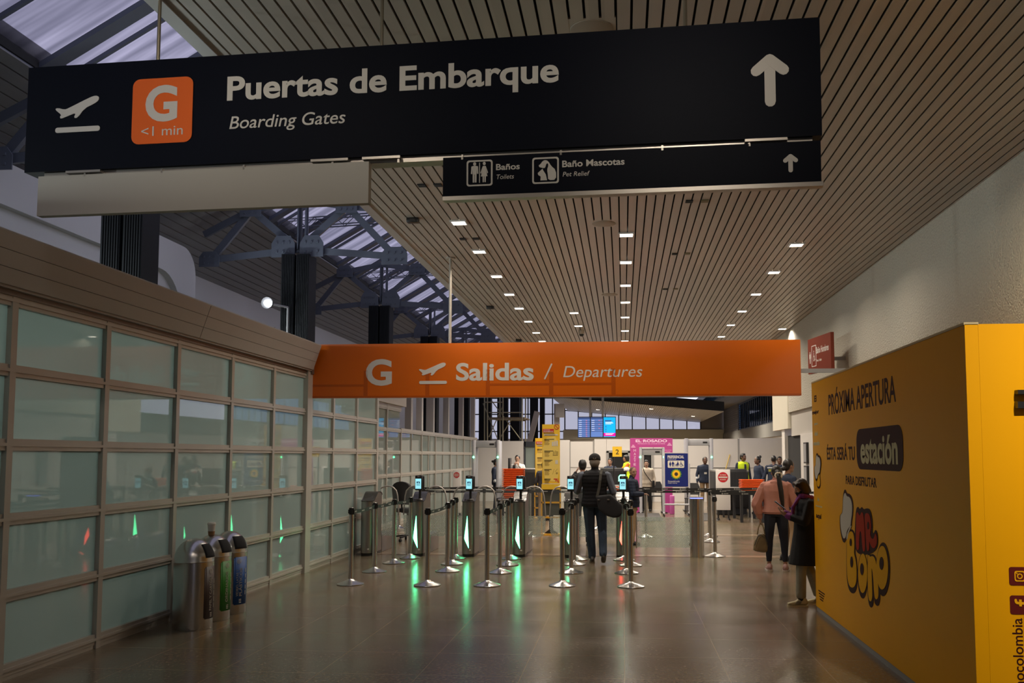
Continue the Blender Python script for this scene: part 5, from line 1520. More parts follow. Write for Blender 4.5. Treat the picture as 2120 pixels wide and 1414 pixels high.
# yellow prohibited-items banners
YBAN = mat('yellow_banner_print', (0.80, 0.50, 0.03), 0.45)
YBAN2 = mat('pale_yellow_banner_print', (0.82, 0.60, 0.14), 0.45)
TXT = mat('banner_ink', (0.05, 0.035, 0.01), 0.6)
TXT2 = mat('banner_grey_ink', (0.38, 0.26, 0.06), 0.6)
def banner(x0, x1, yt, yb, Y, label, rack):
    pn = Plane((0, Y, 0), (1, 0, 0), (0, 0, 1))
    a, b = pn.uv(x0, yb), pn.uv(x1, yt)
    w, h = b[0] - a[0], b[1] - a[1]
    t = thing('prohibited_items_banner', ((a[0] + b[0]) / 2, Y, 0), label, 'banner', 'yellow banners listing prohibited items')
    bd = part(MB().b2((a[0], Y + 0.001, a[1]), (b[0], Y + 0.03, b[1])).build('banner_panel', YBAN, smooth=0), t)
    X = lambda f: a[0] + w * f
    Z = lambda f: b[1] - h * f
    def rect(x0, z0, x1, z1, m, nm, hh=0.0): return Marks(pn, h=hh).poly([(X(x0), Z(z1)), (X(x1), Z(z1)), (X(x1), Z(z0)), (X(x0), Z(z0))]).build(nm, m, bd)
    Marks(pn).poly(smooth_poly([(X(.03), Z(.22)), (X(.97), Z(.18)), (X(.97), Z(.90)), (X(.5), Z(.90)), (X(.03), Z(.84))], 1)).build('pale_field', YBAN2, bd)
    rect(.04, .072, .66, .128, RED2, 'red_heading')
    lettering('PROHIBIDOS', pn, X(.08), Z(.122), w * .54, h * .020, WINK, bd, bold=0.02, h=0.003)
    rect(.08, .084, .44, .092, WINK, 'small_print', .003); rect(.08, .137, .70, .145, TXT, 'small_print', .003)
    rect(.10, .155, .88, .178, WINK, 'white_strip', .003)
    rect(.14, .163, .74, .170, TXT, 'small_print', .006)
    mk = Marks(pn, X(.82), Z(.04), w * .15, h=0.003)
    mk.ring(circ(0, 0, 1, n=24), circ(0, 0, .80, n=24)); mk.line([(-.62, .62), (.62, -.62)], .2, 0.0006)
    mk.build('ban_symbol', RED2, bd)
    for i, zz in enumerate((.235, .42, .565, .71, .86)):
        rect(.12, zz - .004, .68 - .05 * i, zz + .006, TXT, 'small_heading', .003); rect(.12, zz + .012, .40 + .05 * (i % 3), zz + .020, TXT, 'small_heading', .003)
        mk = Marks(pn, h=0.003)
        for k in range(5): mk.poly([(X(.14), Z(zz + .030 + k * .014)), (X(.42 - .03 * (k % 3)), Z(zz + .030 + k * .014)), (X(.42 - .03 * (k % 3)), Z(zz + .024 + k * .014)), (X(.14), Z(zz + .024 + k * .014))])
        mk.build('small_print', TXT2, bd)
    def pic(pts_list, cx, cz, s, m, nm):
        mk = Marks(pn, X(cx), Z(cz), w * s, h=0.003)
        for i_, P in enumerate(pts_list): mk.poly(P, 0.0004 * i_)
        mk.build(nm, m, bd)
    pic([rrect(-1 + i * .72, -.9, -.42 + i * .72, .5 + .2 * i, .15) for i in range(3)], .72, .30, .17, WINK, 'bottle_pictures')
    pic([stroke([(-.9, -.6), (-.7, .6)], .16), stroke([(-.3, -.5), (-.1, .9)], .14), stroke([(.3, -.5), (.4, .7)], .16), stroke([(.8, -.4), (.85, .6)], .14), stroke([(-1, -.8), (.9, -.7)], .12)], .76, .455, .15, TXT, 'blade_pictures')
    pic([rrect(-.5, -.9, .8, .9, .2)], .80, .595, .12, WINK, 'can_picture')
    pic([stroke([(-1.2, -1.1), (-.6, 1)], .12), stroke([(-.2, .0), (.7, 1.1)], .14), circ(.5, -.6, .42, n=16)], .76, .745, .14, TXT2, 'club_pictures')
    pic([stroke([(-.9, .6), (.2, .6)], .4), stroke([(.0, .6), (-.2, -.2)], .35), stroke([(.7, .8), (.9, -.7)], .2), stroke([(.3, .2), (.9, -.8)], .2)], .80, .885, .14, RED2, 'tool_pictures')
    rect(.02, .93, .98, .985, WINK, 'white_foot', .003)
    za = a[1]
    fr = MB()
    for s in (a[0] - 0.01, b[0] + 0.01): fr.b2((s - 0.015, Y - 0.02, 0.02), (s + 0.015, Y + 0.02, za))
    for z in (za, za - 0.30, za - 0.62): fr.b2((a[0] - 0.02, Y - 0.02, z - 0.035), (b[0] + 0.02, Y + 0.02, z))
    part(fr.build('yellow_rack', mat('yellow_rack_paint', (0.70, 0.34, 0.01), 0.45), smooth=0), t)
    part(MB().b2((a[0], Y + 0.015, 0.42), (b[0], Y + 0.025, za - 0.03)).build('backing', mat('dark_olive_mesh', (0.05, 0.05, 0.035), 0.7), smooth=0), t)
    part(MB().prism([(X(-.02), za - .03), (X(1.02), za - .03), (X(1.02), za + h * .06), (X(-.02), za + h * .06)], (0, Y - 0.06, 0), (1, 0, 0), (0, 0, 1), 0.02).build('leaflet_tray', YBAN, smooth=0), t)
    part(MB().prism([(X(.38), 0.42), (X(.62), 0.42), (X(.60), .12), (X(.9), 0.03), (X(.1), 0.03), (X(.40), .12)], (0, Y + 0.03, 0), (1, 0, 0), (0, 0, 1), 0.05).build('stand', BLACK, smooth=0), t)
    part(MB().b2((a[0] - 0.02, Y - 0.15, 0), (b[0] + 0.02, Y + 0.15, 0.03)).build('foot_plate', mat('yellow_rack_paint', (0.70, 0.34, 0.01), 0.45), smooth=0), t)
banner(1122.5, 1159, 878.5, 1010, 20.05, 'nearer tall yellow banner of prohibited items, with red heading', True)
banner(1108, 1143, 907, 1003, 25.2, 'farther yellow banner of prohibited items, half hidden behind the taller one', True)

# the yellow number two
p2 = Plane((0, 27.0, 0), (1, 0, 0), (0, 0, 1))
a, b = p2.uv(1268, 945.5), p2.uv(1287.5, 924.5)
t = thing('lane_number_sign', ((a[0] + b[0]) / 2, 27.0, 0), 'square yellow lane sign with number 2 on a thin pole', 'sign')
bd = part(MB().b2((a[0], 27.001, a[1]), (b[0], 27.02, b[1])).build('board', YBAN, smooth=0), t)
px_text('2', p2, 1274.5, 1281.5, 940.3, 930.3, TXT, bd, bold=0.01)
part(MB().tube([((a[0] + b[0]) / 2 - 0.1, 27.05, 0), ((a[0] + b[0]) / 2 - 0.1, 27.05, b[1] - 0.02)], 0.02, 10).lathe([(0, 0), (0.16, 0), (0.15, 0.02), (0, 0.03)], ((a[0] + b[0]) / 2 - 0.1, 27.05, 0), 20).build('pole', BLACK), t)

# ------------------------------------------------------------------ scanners, tables, trays, chairs
SCB = mat('scanner_black', (0.014, 0.014, 0.015), 0.5)
SCG = mat('scanner_grey', (0.20, 0.19, 0.18), 0.45)
def scanner(x, y, w, l, zt, label, zc=0.82):
    t = thing('baggage_scanner', (x, y, 0), label, 'baggage scanner', 'baggage x-ray scanners')
    MB().box((0, 0, (zt + 0.2) / 2), (w, l, zt - 0.2), bev=0.03).build('cabinet', SCB, t, smooth=40)
    MB().box((0, -l * .02, zt + 0.01), (w * 1.02, l, 0.06), bev=0.01).build('top_cover', SCG, t, smooth=40)
    MB().box((0, -l / 2 - 0.20, zc + 0.26), (w * .8, 0.4, 0.52), bev=0.02).build('tunnel_hood', SCB, t, smooth=40)
    mb = MB()
    for k in range(9): mb.box((-w * .34 + k * w * .085, -l / 2 - 0.405, zc + 0.22), (w * .078, 0.006, 0.42))
    mb.build('curtain', BLACK_F, t, smooth=0)
    MB().box((0, -l / 2 - 0.55, zc - 0.03), (w * .82, 1.1, 0.08), bev=0.01).build('conveyor', SCG, t, smooth=40)
    mb = MB()
    for sx in (-1, 1):
        for yy in (-l / 2 - 1.0, l / 2 - 0.1): mb.box((sx * w * .38, yy, 0.40), (0.05, 0.05, 0.80))
    mb.box((0, 0, 0.12), (w * .9, l * .9, 0.2))
    mb.build('undercarriage', SCB, t, smooth=0)
    return t
def roller_table(x, y, l, label, w=0.62, z=0.82):
    t = thing('roller_table', (x, y, 0), label, 'roller table', 'roller tables of the scanners')
    mb = MB()
    for s in (-1, 1): mb.box((s * w / 2, 0, z - 0.03), (0.04, l, 0.08))
    mb.build('side_rail', SCB, t, smooth=0)
    mb = MB(); n = int(l / 0.11)
    for k in range(n): mb.tube([(-w / 2, -l / 2 + (k + .5) * l / n, z - 0.03), (w / 2, -l / 2 + (k + .5) * l / n, z - 0.03)], 0.024, 8)
    mb.build('rollers', STEEL_DK, t)
    for sx in (-1, 1):
        for sy in (-1, 1): MB().box((sx * w * .45, sy * (l / 2 - .08), (z - .06) / 2), (0.07, 0.07, z - .06)).build('leg', SCB, t, smooth=0)
    return t
scanner(-2.75, 27.4, 0.8, 1.9, 1.30, 'grey-topped black baggage scanner left of the yellow banners')
scanner(3.15, 28.1, 0.95, 1.8, 1.26, 'black baggage scanner right of the no-entry board')
scanner(-0.35, 29.6, 0.9, 1.6, 1.22, 'black baggage scanner in front of the dark doorway, below the number 2 sign')
roller_table(3.30, 24.95, 1.75, 'roller table carrying the small orange tray stack, in front of the right scanner', 0.6)
roller_table(-0.75, 24.6, 2.2, 'roller table with orange trays behind the capped man', 1.0)
roller_table(-2.85, 23.9, 0.9, 'low table under the tall orange tray stack', 0.75, 0.62)
def tray_mesh():
    mb = MB()
    w, l, h, e = 0.56, 0.42, 0.070, 0.06
    mb.box((0, 0, 0.006), (w - 2 * e, l - 2 * e, 0.012))
    for s in (-1, 1):
        mb.prism([(-l / 2 + e, 0), (l / 2 - e, 0), (l / 2 - .03, h), (-l / 2 + .03, h)], (s * (w / 2 - e / 2) - 0.006, 0, 0), (0, 1, 0), (0, 0, 1), 0.012)
        mb.prism([(-w / 2 + e, 0), (w / 2 - e, 0), (w / 2 - .03, h), (-w / 2 + .03, h)], (0, s * (l / 2 - e / 2) + 0.006, 0), (1, 0, 0), (0, 0, 1), 0.012)
        mb.box((s * (w / 2 - 0.008), 0, h), (0.05, l + 0.03, 0.016)); mb.box((0, s * (l / 2 - 0.008), h), (w + 0.03, 0.05, 0.016))
    return mb
tr0 = tray_mesh().build('security_tray', ORANGE_TRAY, smooth=0)
trays = [(-2.85, 23.85, 0.625 + k * 0.052, 0.10 + 0.01 * (k % 3), 'orange security tray in the tall stack left, %s' % ['lowest', 'second from bottom', 'third from bottom', 'fourth from bottom', 'fifth from bottom', 'sixth from bottom', 'seventh from bottom', 'eighth from bottom', 'sixth from top', 'fifth from top', 'fourth from top', 'third from top', 'second from top', 'topmost'][k], 'orange trays in the tall stack') for k in range(14)]
trays += [(3.32, 24.35, 0.822 + k * 0.040, 0.04 * (k % 2), 'orange security tray in the small stack right, %s' % ['lowest', 'second from bottom', 'third from bottom', 'third from top', 'second from top', 'topmost'][k], 'orange trays in the small stack') for k in range(6)]
trays += [(-1.0 + 0.62 * k, 24.3, 0.822, 0.05, 'orange security tray on the roller table %s' % w, 'orange trays on the middle roller table') for k, w in ((0, 'left of the capped man'), (1, 'behind the capped man'))]
for i, (x, y, z, r, lb, g) in enumerate(trays):
    t = tr0 if i == 0 else tr0.copy()
    if i: COL.objects.link(t)
    t.location = (x, y, z); t.rotation_euler.z = r
    tag(t, lb, 'tray', g)
t = thing('monitor', (-3.55, 27.9, 0), 'black monitor on a pole behind the tall tray stack', 'monitor')
MB().box((0.1, 0, 1.47), (0.06, 0.42, 0.36), bev=0.01).build('display', BLACK, t, smooth=40)
MB().tube([(0.1, 0.03, 0), (0.1, 0.03, 1.4)], 0.025, 10).lathe([(0, 0), (0.2, 0), (0.2, 0.02), (0, 0.03)], (0.1, 0.03, 0), 20).build('stand', BLACK, t)
GREYC = mat('charcoal_seat_fabric', (0.030, 0.030, 0.032), 0.8, noise=0.2, scale=60)
def office_chair(x, y, rz, label, zs=0.62, draughts=True):
    t = thing('swivel_chair', (x, y, 0), label, 'chair', 'black swivel chairs', rz)
    mb = MB(); pts = []
    for k in range(9):
        a = math.pi * k / 8
        for d in (0, 1): pts.append((0.22 * math.cos(a) * 1.0, 0.20 + 0.05 * math.sin(a) + d * 0.07, zs + 0.42 + 0.16 * math.sin(a)))
    for sx in (-1, 1):
        for d in (0, 1): pts.append((sx * 0.19, 0.19 + d * 0.07, zs + 0.12))
    mb.hull([Vector(p) for p in pts]); mb.build('backrest', GREYC, t, smooth=60)
    MB().box((0, 0, zs), (0.46, 0.44, 0.08), bev=0.035).build('seat', GREYC, t, smooth=60)
    MB().tube([(0, 0.05, zs - 0.05), (0, 0.24, zs - 0.03), (0, 0.27, zs + 0.2)], 0.02, 8).build('back_bar', BLACK, t)
    MB().tube([(0, 0, 0.10), (0, 0, zs - 0.04)], [0.03, 0.022], 12).lathe([(0.035, 0.1), (0.035, zs * .55), (0.02, zs * .55)], seg=12).build('gas_column', GREY_P, t)
    for k in range(5):
        a = 2 * math.pi * k / 5 + 0.3
        c, s_ = math.cos(a), math.sin(a)
        MB().beam((0, 0, 0.12), (c * 0.29, s_ * 0.29, 0.085), 0.045, 0.03).build('leg', BLACK, t, smooth=0)
        MB().tube([(c * 0.29 - s_ * 0.02, s_ * 0.29 + c * 0.02, 0.032), (c * 0.29 + s_ * 0.02, s_ * 0.29 - c * 0.02, 0.032)], 0.032, 12).build('castor', BLACK, t)
    return t
office_chair(-4.35, 18.4, math.radians(165), 'black swivel office chair behind the first gates, left')
def plain_chair(x, y, rz, label):
    t = thing('plastic_chair', (x, y, 0), label, 'chair', 'dark chairs by the detectors', rz)
    MB().box((0, 0, 0.45), (0.42, 0.42, 0.03), bev=0.01).build('seat', GREYC, t, smooth=40)
    MB().hull([Vector((s * w, 0.20 + d, z)) for s in (-1, 1) for d in (0, 0.03) for w, z in ((.19, .55), (.20, .78), (.14, .90))]).build('backrest', GREYC, t, smooth=40)
    for sx in (-1, 1):
        for sy in (-1, 1): MB().tube([(sx * .19, sy * .19, 0), (sx * .17, sy * .17, .45)], 0.014, 8).build('leg', BLACK, t)
        MB().tube([(sx * .17, .18, .45), (sx * .17, .215, .6)], 0.014, 8).build('back_post', BLACK, t)
    return t
plain_chair(1.05, 29.4, 0.1, 'dark plastic chair left of the blue preferential sign')
plain_chair(2.05, 27.9, -0.2, 'dark plastic chair right of the blue preferential sign')
MATM = mat('dark_grey_mat', (0.045, 0.042, 0.040), 0.8, noise=.2, scale=40)
tag(MB().b2((0.15, 24.5, 0.0), (1.05, 27.8, 0.012)).build('floor_mat', MATM, smooth=0), 'dark grey mat on the floor in front of the pink arch', 'mat')
tag(MB().b2((1.85, 24.7, 0.0), (2.5, 28.0, 0.012)).build('floor_mat', MATM, smooth=0), 'dark grey mat on the floor left of the white no-entry board', 'mat')
# small dark things on the wall by the alcove
for i, (y, z0, z1, lb) in enumerate(((20.0, 1.55, 2.0, 'upper framed notice on the white wall beside the dark doorway'), (20.0, 1.1, 1.5, 'lower framed notice on the white wall beside the dark doorway'))):
    t = thing('framed_notice', (XR, y, z0), lb, 'notice')
    part(MB().b2((XR - 0.03, y, z0), (XR + 0.02, y + 0.32, z1)).build('frame', BLACK, smooth=0), t)
    part(MB().b2((XR - 0.034, y + 0.03, z0 + 0.03), (XR - 0.03, y + 0.29, z1 - 0.03)).build('sheet', GREY_P, smooth=0), t)
# a yellow broom handle leaning on the partition
p, q = at_y(1504, 966, 34.9), at_y(1511, 941, 34.95)
b_ = p + (p - q) * (p.z / (q.z - p.z)); b_.z = 0
tag(MB().tube([b_, q], 0.018, 8).build('broom_handle', mat('yellow_handle', (0.6, 0.42, 0.08), 0.5)), 'thin yellow handle leaning on the white partition right of the detector', 'handle')
# ------------------------------------------------------------------ people
def _ico(n):
    b = bmesh.new(); bmesh.ops.create_icosphere(b, subdivisions=n, radius=1.0)
    p = [v.co.copy() for v in b.verts]; b.free()
    return p
ICO, ICO2 = _ico(1), _ico(3)
def ball(c, r, R=None, P=None):
    c = Vector(c)
    r = (r, r, r) if isinstance(r, (int, float)) else r
    out = []
    for p in P or ICO:
        q = Vector((p.x * r[0], p.y * r[1], p.z * r[2]))
        out.append(c + (R @ q if R else q))
    return out
def cap_(mb, a, b, ra, rb): mb.hull(ball(a, ra) + ball(b, rb))
def remesh(mb, voxel, smooth=4):
    me = bpy.data.meshes.new('tmp'); mb.bm.to_mesh(me); mb.bm.free()
    o = bpy.data.objects.new('tmp', me); COL.objects.link(o)
    m = o.modifiers.new('r', 'REMESH'); m.mode = 'VOXEL'; m.voxel_size = voxel
    if smooth:
        k = o.modifiers.new('s', 'SMOOTH'); k.factor = 0.5; k.iterations = smooth
    r = bpy.data.meshes.new_from_object(o.evaluated_get(bpy.context.evaluated_depsgraph_get()))
    bpy.data.objects.remove(o); bpy.data.meshes.remove(me)
    r.shade_smooth()
    return r
def mesh_obj(name, me, mats, parent=None):
    me.name = name
    me.materials.clear()
    for m in (mats if isinstance(mats, (list, tuple)) else [mats]): me.materials.append(m)
    o = bpy.data.objects.new(name, me); COL.objects.link(o)
    if parent: o.parent = parent
    return o
def cloth(name, col, bump=0.25, scale=14, rough=0.85):
    return mat(name, col, rough, noise=0.12, scale=scale, bump=bump)
def quilted(name, col):
    m, n, l, b = principled(name)
    b.inputs['Base Color'].default_value = (*col, 1); b.inputs['Roughness'].default_value = 0.75; b.inputs['Specular IOR Level'].default_value = 0.2
    tc = n.new('ShaderNodeTexCoord'); w = n.new('ShaderNodeTexWave'); w.bands_direction = 'Z'; w.inputs['Scale'].default_value = 5.5; w.inputs['Distortion'].default_value = 1.2
    l.new(tc.outputs['Object'], w.inputs['Vector'])
    bp = n.new('ShaderNodeBump'); bp.inputs['Strength'].default_value = 0.16; bp.inputs['Distance'].default_value = 0.02
    l.new(w.outputs['Fac'], bp.inputs['Height']); l.new(bp.outputs['Normal'], b.inputs['Normal'])
    return m
SK_L = mat('light_skin', (0.46, 0.27, 0.185), 0.5, noise=0.06, scale=12)
SK_M = mat('tan_skin', (0.33, 0.175, 0.11), 0.5, noise=0.06, scale=12)
SK_D = mat('brown_skin', (0.155, 0.075, 0.045), 0.5, noise=0.06, scale=12)
EYEW = mat('eye_white', (0.7, 0.68, 0.65), 0.3)
EYED = mat('dark_iris', (0.012, 0.008, 0.006), 0.2)
LIP = mat('lip', (0.30, 0.10, 0.08), 0.45)
HAIR_B = mat('black_hair', (0.010, 0.008, 0.007), 0.42, noise=0.4, scale=70, bump=0.08)
HAIR_G = mat('grey_hair', (0.20, 0.18, 0.15), 0.6, noise=0.3, scale=70, bump=0.12)
HAIR_BR = mat('dark_brown_hair', (0.028, 0.014, 0.008), 0.42, noise=0.4, scale=70, bump=0.08)

class Person:
    def __init__(s, x, y, h, rz, label, skin=SK_M, w=1.0, J=None, head=(0, 0), hands=None, vox=0.010, face=True, lean=0.0, foot=None):
        k = h / 1.70
        s.k, s.w, s.vox, s.h = k, w, vox, h
        D = dict(pelvis=(0, 0, .93), neck=(0, -.015 + lean, 1.435), hipL=(-.085 * w, 0, .90), hipR=(.085 * w, 0, .90), kneeL=(-.10, .02, .49), kneeR=(.10, .02, .49),
                 ankL=(-.11, -.02, .085), ankR=(.11, -.02, .085), shL=(-.175 * w, -.02 + lean, 1.385), shR=(.175 * w, -.02 + lean, 1.385),
                 elL=(-.235 * w, -.04 + lean * .6, 1.10), elR=(.235 * w, -.04 + lean * .6, 1.10), wrL=(-.235 * w, .05 + lean * .5, .86), wrR=(.235 * w, .05 + lean * .5, .86), head=(0, .02 + lean * 1.25, 1.585))
        D = {a: Vector(b) * k for a, b in D.items()}
        for a, b in (J or {}).items(): D[a] = Vector(b)
        s.J = D
        s.HR = (Matrix.Rotation(head[0], 3, 'Z') @ Matrix.Rotation(head[1], 3, 'X'))
        s.foot = {'L': (0.12, 0.0), 'R': (-0.12, 0.0)}
        s.foot.update(foot or {})
        mb = MB()
        s.torso(mb, 0.0)
        for a in 'LR':
            cap_(mb, D['sh' + a] - Vector((0, 0, .022)), D['el' + a], .042 * k, .036 * k)
            cap_(mb, D['el' + a], D['wr' + a], .037 * k, .026 * k)
            cap_(mb, D['hip' + a], D['knee' + a], .082 * k, .055 * k)
            cap_(mb, D['knee' + a], D['ank' + a], .055 * k, .036 * k)
            yaw, pit = s.foot[a]
            F = s.foot_m(a)
            mb.hull([F @ p for p in ball((0, -.03, -.035), (.034, .04, .035)) + ball((0, .11, -.055), (.036, .05, .02))])
        cap_(mb, D['neck'] - Vector((0, 0, .03)), D['head'] + Vector((0, -.01, -.05)) * k, .056 * k, .052 * k)
        s.make_head(mb)
        hd = hands or {}
        for a in 'LR': s.hand(mb, a, *hd.get(a, (None, None, 0.35)))
        me = remesh(mb, vox, 3)
        s.o = mesh_obj('person', me, [skin, EYEW, EYED, LIP, HAIR_B])
        s.o.location = (x, y, 0); s.o.rotation_euler.z = rz
        tag(s.o, label, 'person')
        if face: s.features()
    def H(s, p): return s.J['head'] + s.HR @ (Vector(p) * s.k)
    def hb(s, c, r): return ball(s.H(c), [q * s.k for q in ((r, r, r) if isinstance(r, (int, float)) else r)], s.HR, ICO2)
    def make_head(s, mb):
        mb.hull(s.hb((0, -.005, .012), (.074, .094, .098)))
        mb.hull(s.hb((0, .03, -.02), (.060, .055, .05)) + s.hb((0, .062, -.100), (.026, .024, .020)) + s.hb((.044, .01, -.075), .022) + s.hb((-.044, .01, -.075), .022))
        mb.hull(s.hb((0, .086, .012), .008) + s.hb((0, .104, -.030), .012) + s.hb((.013, .090, -.034), .009) + s.hb((-.013, .090, -.034), .009))
        for a in (-1, 1):
            mb.hull(s.hb((a * .077, -.008, -.012), (.009, .018, .030)))
            mb.hull(s.hb((a * .030, .080, .024), (.020, .010, .007)))
            mb.hull(s.hb((a * .038, .068, -.034), (.018, .016, .014)))
        mb.hull(s.hb((0, .086, -.066), (.022, .012, .010)))
    def features(s):
        bm = bmesh.new(); bm.from_mesh(s.o.data)
        def add(pts, mi):
            q = MB(); q.hull(pts)
            n0 = len(bm.verts)
            vm = {v: bm.verts.new(v.co) for v in q.bm.verts}
            for f in q.bm.faces:
                nf = bm.faces.new([vm[v] for v in f.verts]); nf.material_index = mi; nf.smooth = True
            q.bm.free()
        for a in (-1, 1):
            add(s.hb((a * .030, .078, .003), (.0115, .0085, .0052)), 1)
            add(s.hb((a * .030, .0845, .003), (.0055, .0030, .0050)), 2)
            add(s.hb((a * .031, .088, .027), (.017, .005, .0026)), 4)
        add(s.hb((0, .0935, -.062), (.022, .007, .0045)), 3)
        add(s.hb((0, .0925, -.071), (.018, .007, .0055)), 3)
        bm.to_mesh(s.o.data); bm.free()
    def slices(s, infl, hem=None, top=1.0):
        k, w = s.k, s.w
        T = [(-.12, .150 * w, .105), (0.0, .162 * w, .115), (.22, .142 * w, .102), (.45, .140 * w, .100), (.70, .160 * w, .112), (.88, .165 * w, .095), (.97, .10 * w, .075), (1.0, .062, .060)]
        return [(f, rx * k + infl, ry * k + infl) for f, rx, ry in T]
    def at(s, f):
        return s.J['pelvis'].lerp(s.J['neck'], f)
    def torso(s, mb, infl, f0=-.12, f1=1.0, flare=0.0, extra=None):
        S = [q for q in s.slices(infl) if f0 <= q[0] <= f1]
        if S[0][0] > f0 + 1e-6 or f0 < -.12:
            S = [(f0, S[0][1] + flare, S[0][2] + flare)] + S
        rings = []
        for f, rx, ry in S:
            c = s.at(f)
            if f < 0.1 and flare: rx, ry = rx + flare * .6, ry + flare * .6
            rings.append([c + Vector((rx * math.cos(a), ry * math.sin(a), 0)) for a in [2 * math.pi * i / 18 for i in range(18)]])
        for a, b in zip(rings, rings[1:]): mb.hull(a + b)
    def hand(s, mb, a, d, n, curl):
        """palm, four bent fingers and a thumb beyond the wrist; d points along the fingers, n out of the palm"""
        k = s.k; W = s.J['wr' + a]
        d = Vector(d).normalized() if d else (W - s.J['el' + a]).normalized()
        sg = -1 if a == 'L' else 1
        n = Vector(n).normalized() if n else Vector((-sg, 0, 0))
        n = (n - d * n.dot(d)).normalized()
        t = d.cross(n) * sg          # towards the thumb for a palm facing n
        if t.length < .5: t = Vector((0, 1, 0))
        if not n or True:
            pass
        P = lambda x, y, z=0.0: W + (d * x + t * y + n * z) * k
        mb.hull(ball(P(.01, .016), .016 * k) + ball(P(.01, -.016), .016 * k) + ball(P(.082, .030), .0115 * k) + ball(P(.078, -.030), .0115 * k))
        for y, L in ((.031, .066), (.0105, .076), (-.0105, .070), (-.031, .054)):
            p = P(.082, y); ang = curl * .5
            for i, f in enumerate((.42, .32, .26)):
                q = p + (d * math.cos(ang) + n * math.sin(ang)) * (L * f * k)
                cap_(mb, p, q, (.0092 - .0008 * i) * k, (.0086 - .0008 * i) * k)
                p = q; ang += curl
        p = P(.022, .026, .004); q = P(.056, .052, .016); r = P(.086, .052, .028 + .012 * curl)
        cap_(mb, p, q, .0115 * k, .0100 * k); cap_(mb, q, r, .0098 * k, .0080 * k)
    def foot_m(s, a):
        yaw, pit = s.foot[a]
        A = s.J['ank' + a]
        return Matrix.Translation(A) @ Matrix.Rotation(yaw, 4, 'Z') @ Matrix.Rotation(-pit, 4, 'X') @ Matrix.Scale(s.k, 4)
    # ---- clothing
    def top(s, name, m, infl=.018, hem=-.12, sleeves=1.0, sl_r=(.062, .052, .040), flare=0.0, collar=0.0, f1=.99, smooth=4, more=None, vox=None, label=None):
        mb = MB(); k = s.k
        s.torso(mb, infl, hem, f1, flare)
        for a in 'LR':
            S_, E, W = (s.J[q + a] for q in ('sh', 'el', 'wr'))
            mb.hull(ball(s.J['neck'] - Vector((0, 0, .038)), .066 * k + infl * .55) + ball(S_.lerp(s.at(.9), .15) - Vector((0, 0, .012)), sl_r[0] * k * .82))
            if sleeves > 0:
                S_ = S_ - Vector((0, 0, .018))
                cap_(mb, S_, E, sl_r[0] * k, sl_r[1] * k)
                if sleeves > .5:
                    cap_(mb, E, E.lerp(W, .55), sl_r[1] * k, (sl_r[1] + sl_r[2]) / 2 * k)
                    cap_(mb, E.lerp(W, .55), E.lerp(W, .93), (sl_r[1] + sl_r[2]) / 2 * k, sl_r[2] * k)
            else:
                mb.hull(ball(S_.lerp(s.at(.9), .35), .07 * k) + ball(s.at(.75) + Vector(((-1 if a == 'L' else 1) * .10, 0, 0)), .06 * k))
        if collar: cap_(mb, s.at(.97), s.J['neck'].lerp(s.J['head'], collar), .070 * k, .068 * k)
        if more: more(mb)
        o = mesh_obj(name, remesh(mb, vox or s.vox, smooth), m, s.o)
        if label: o['label'] = label
        return o
    def trousers(s, name, m, thigh=.098, knee=.072, hemr=.062, stop=.98, label=None):
        mb = MB(); k = s.k
        s.torso(mb, .012, -.12, .24)
        for a in 'LR':
            Hp, K, A = (s.J[q + a] for q in ('hip', 'knee', 'ank'))
            cap_(mb, Hp, K, thigh * k * (.5 + .5 * s.w), knee * k); cap_(mb, K, K.lerp(A, stop), knee * k, hemr * k)
        o = mesh_obj(name, remesh(mb, s.vox, 4), m, s.o)
        if label: o['label'] = label
        return o
    def shoes(s, m, sole=None, name='shoe', big=1.0):
        for a in 'LR':
            F = s.foot_m(a)
            z0 = -s.J['ank' + a].z / s.k if abs(s.foot[a][1]) < .05 else -.085
            mb = MB()
            def cl(p): p = p.copy(); p.z = max(p.z, z0 + .008); return p
            mb.hull([F @ cl(p) for p in ball((0, -.050, -.042), (.042 * big, .050, .05)) + ball((0, .03, -.038), (.041 * big, .05, .045)) + ball((0, -.035, .0), (.034 * big, .04, .03))])
            mb.hull([F @ cl(p) for p in ball((0, .03, -.045), (.044 * big, .06, .035)) + ball((0, .130, -.062), (.044 * big, .060, .028))])
            sh = mesh_obj(name, remesh(mb, min(s.vox, .008), 2), m, s.o)
            mb = MB()
            out = [(.030, -.095), (.040, -.05), (.036, .02), (.046, .10), (.036, .165), (.0, .187), (-.036, .165), (-.046, .10), (-.036, .02), (-.040, -.05), (-.030, -.095)]
            out = [(x * big, y) for x, y in smooth_poly(out, 1)]
            q = [[mb.bm.verts.new(F @ Vector((x, y, z))) for x, y in out] for z in (z0, z0 + .022)]
            mb.bm.faces.new(q[0][::-1]); mb.bm.faces.new(q[1])
            for i in range(len(out)): mb.bm.faces.new((q[0][i], q[0][(i + 1) % len(out)], q[1][(i + 1) % len(out)], q[1][i]))
            mb.build('sole', sole or BLACK, sh)
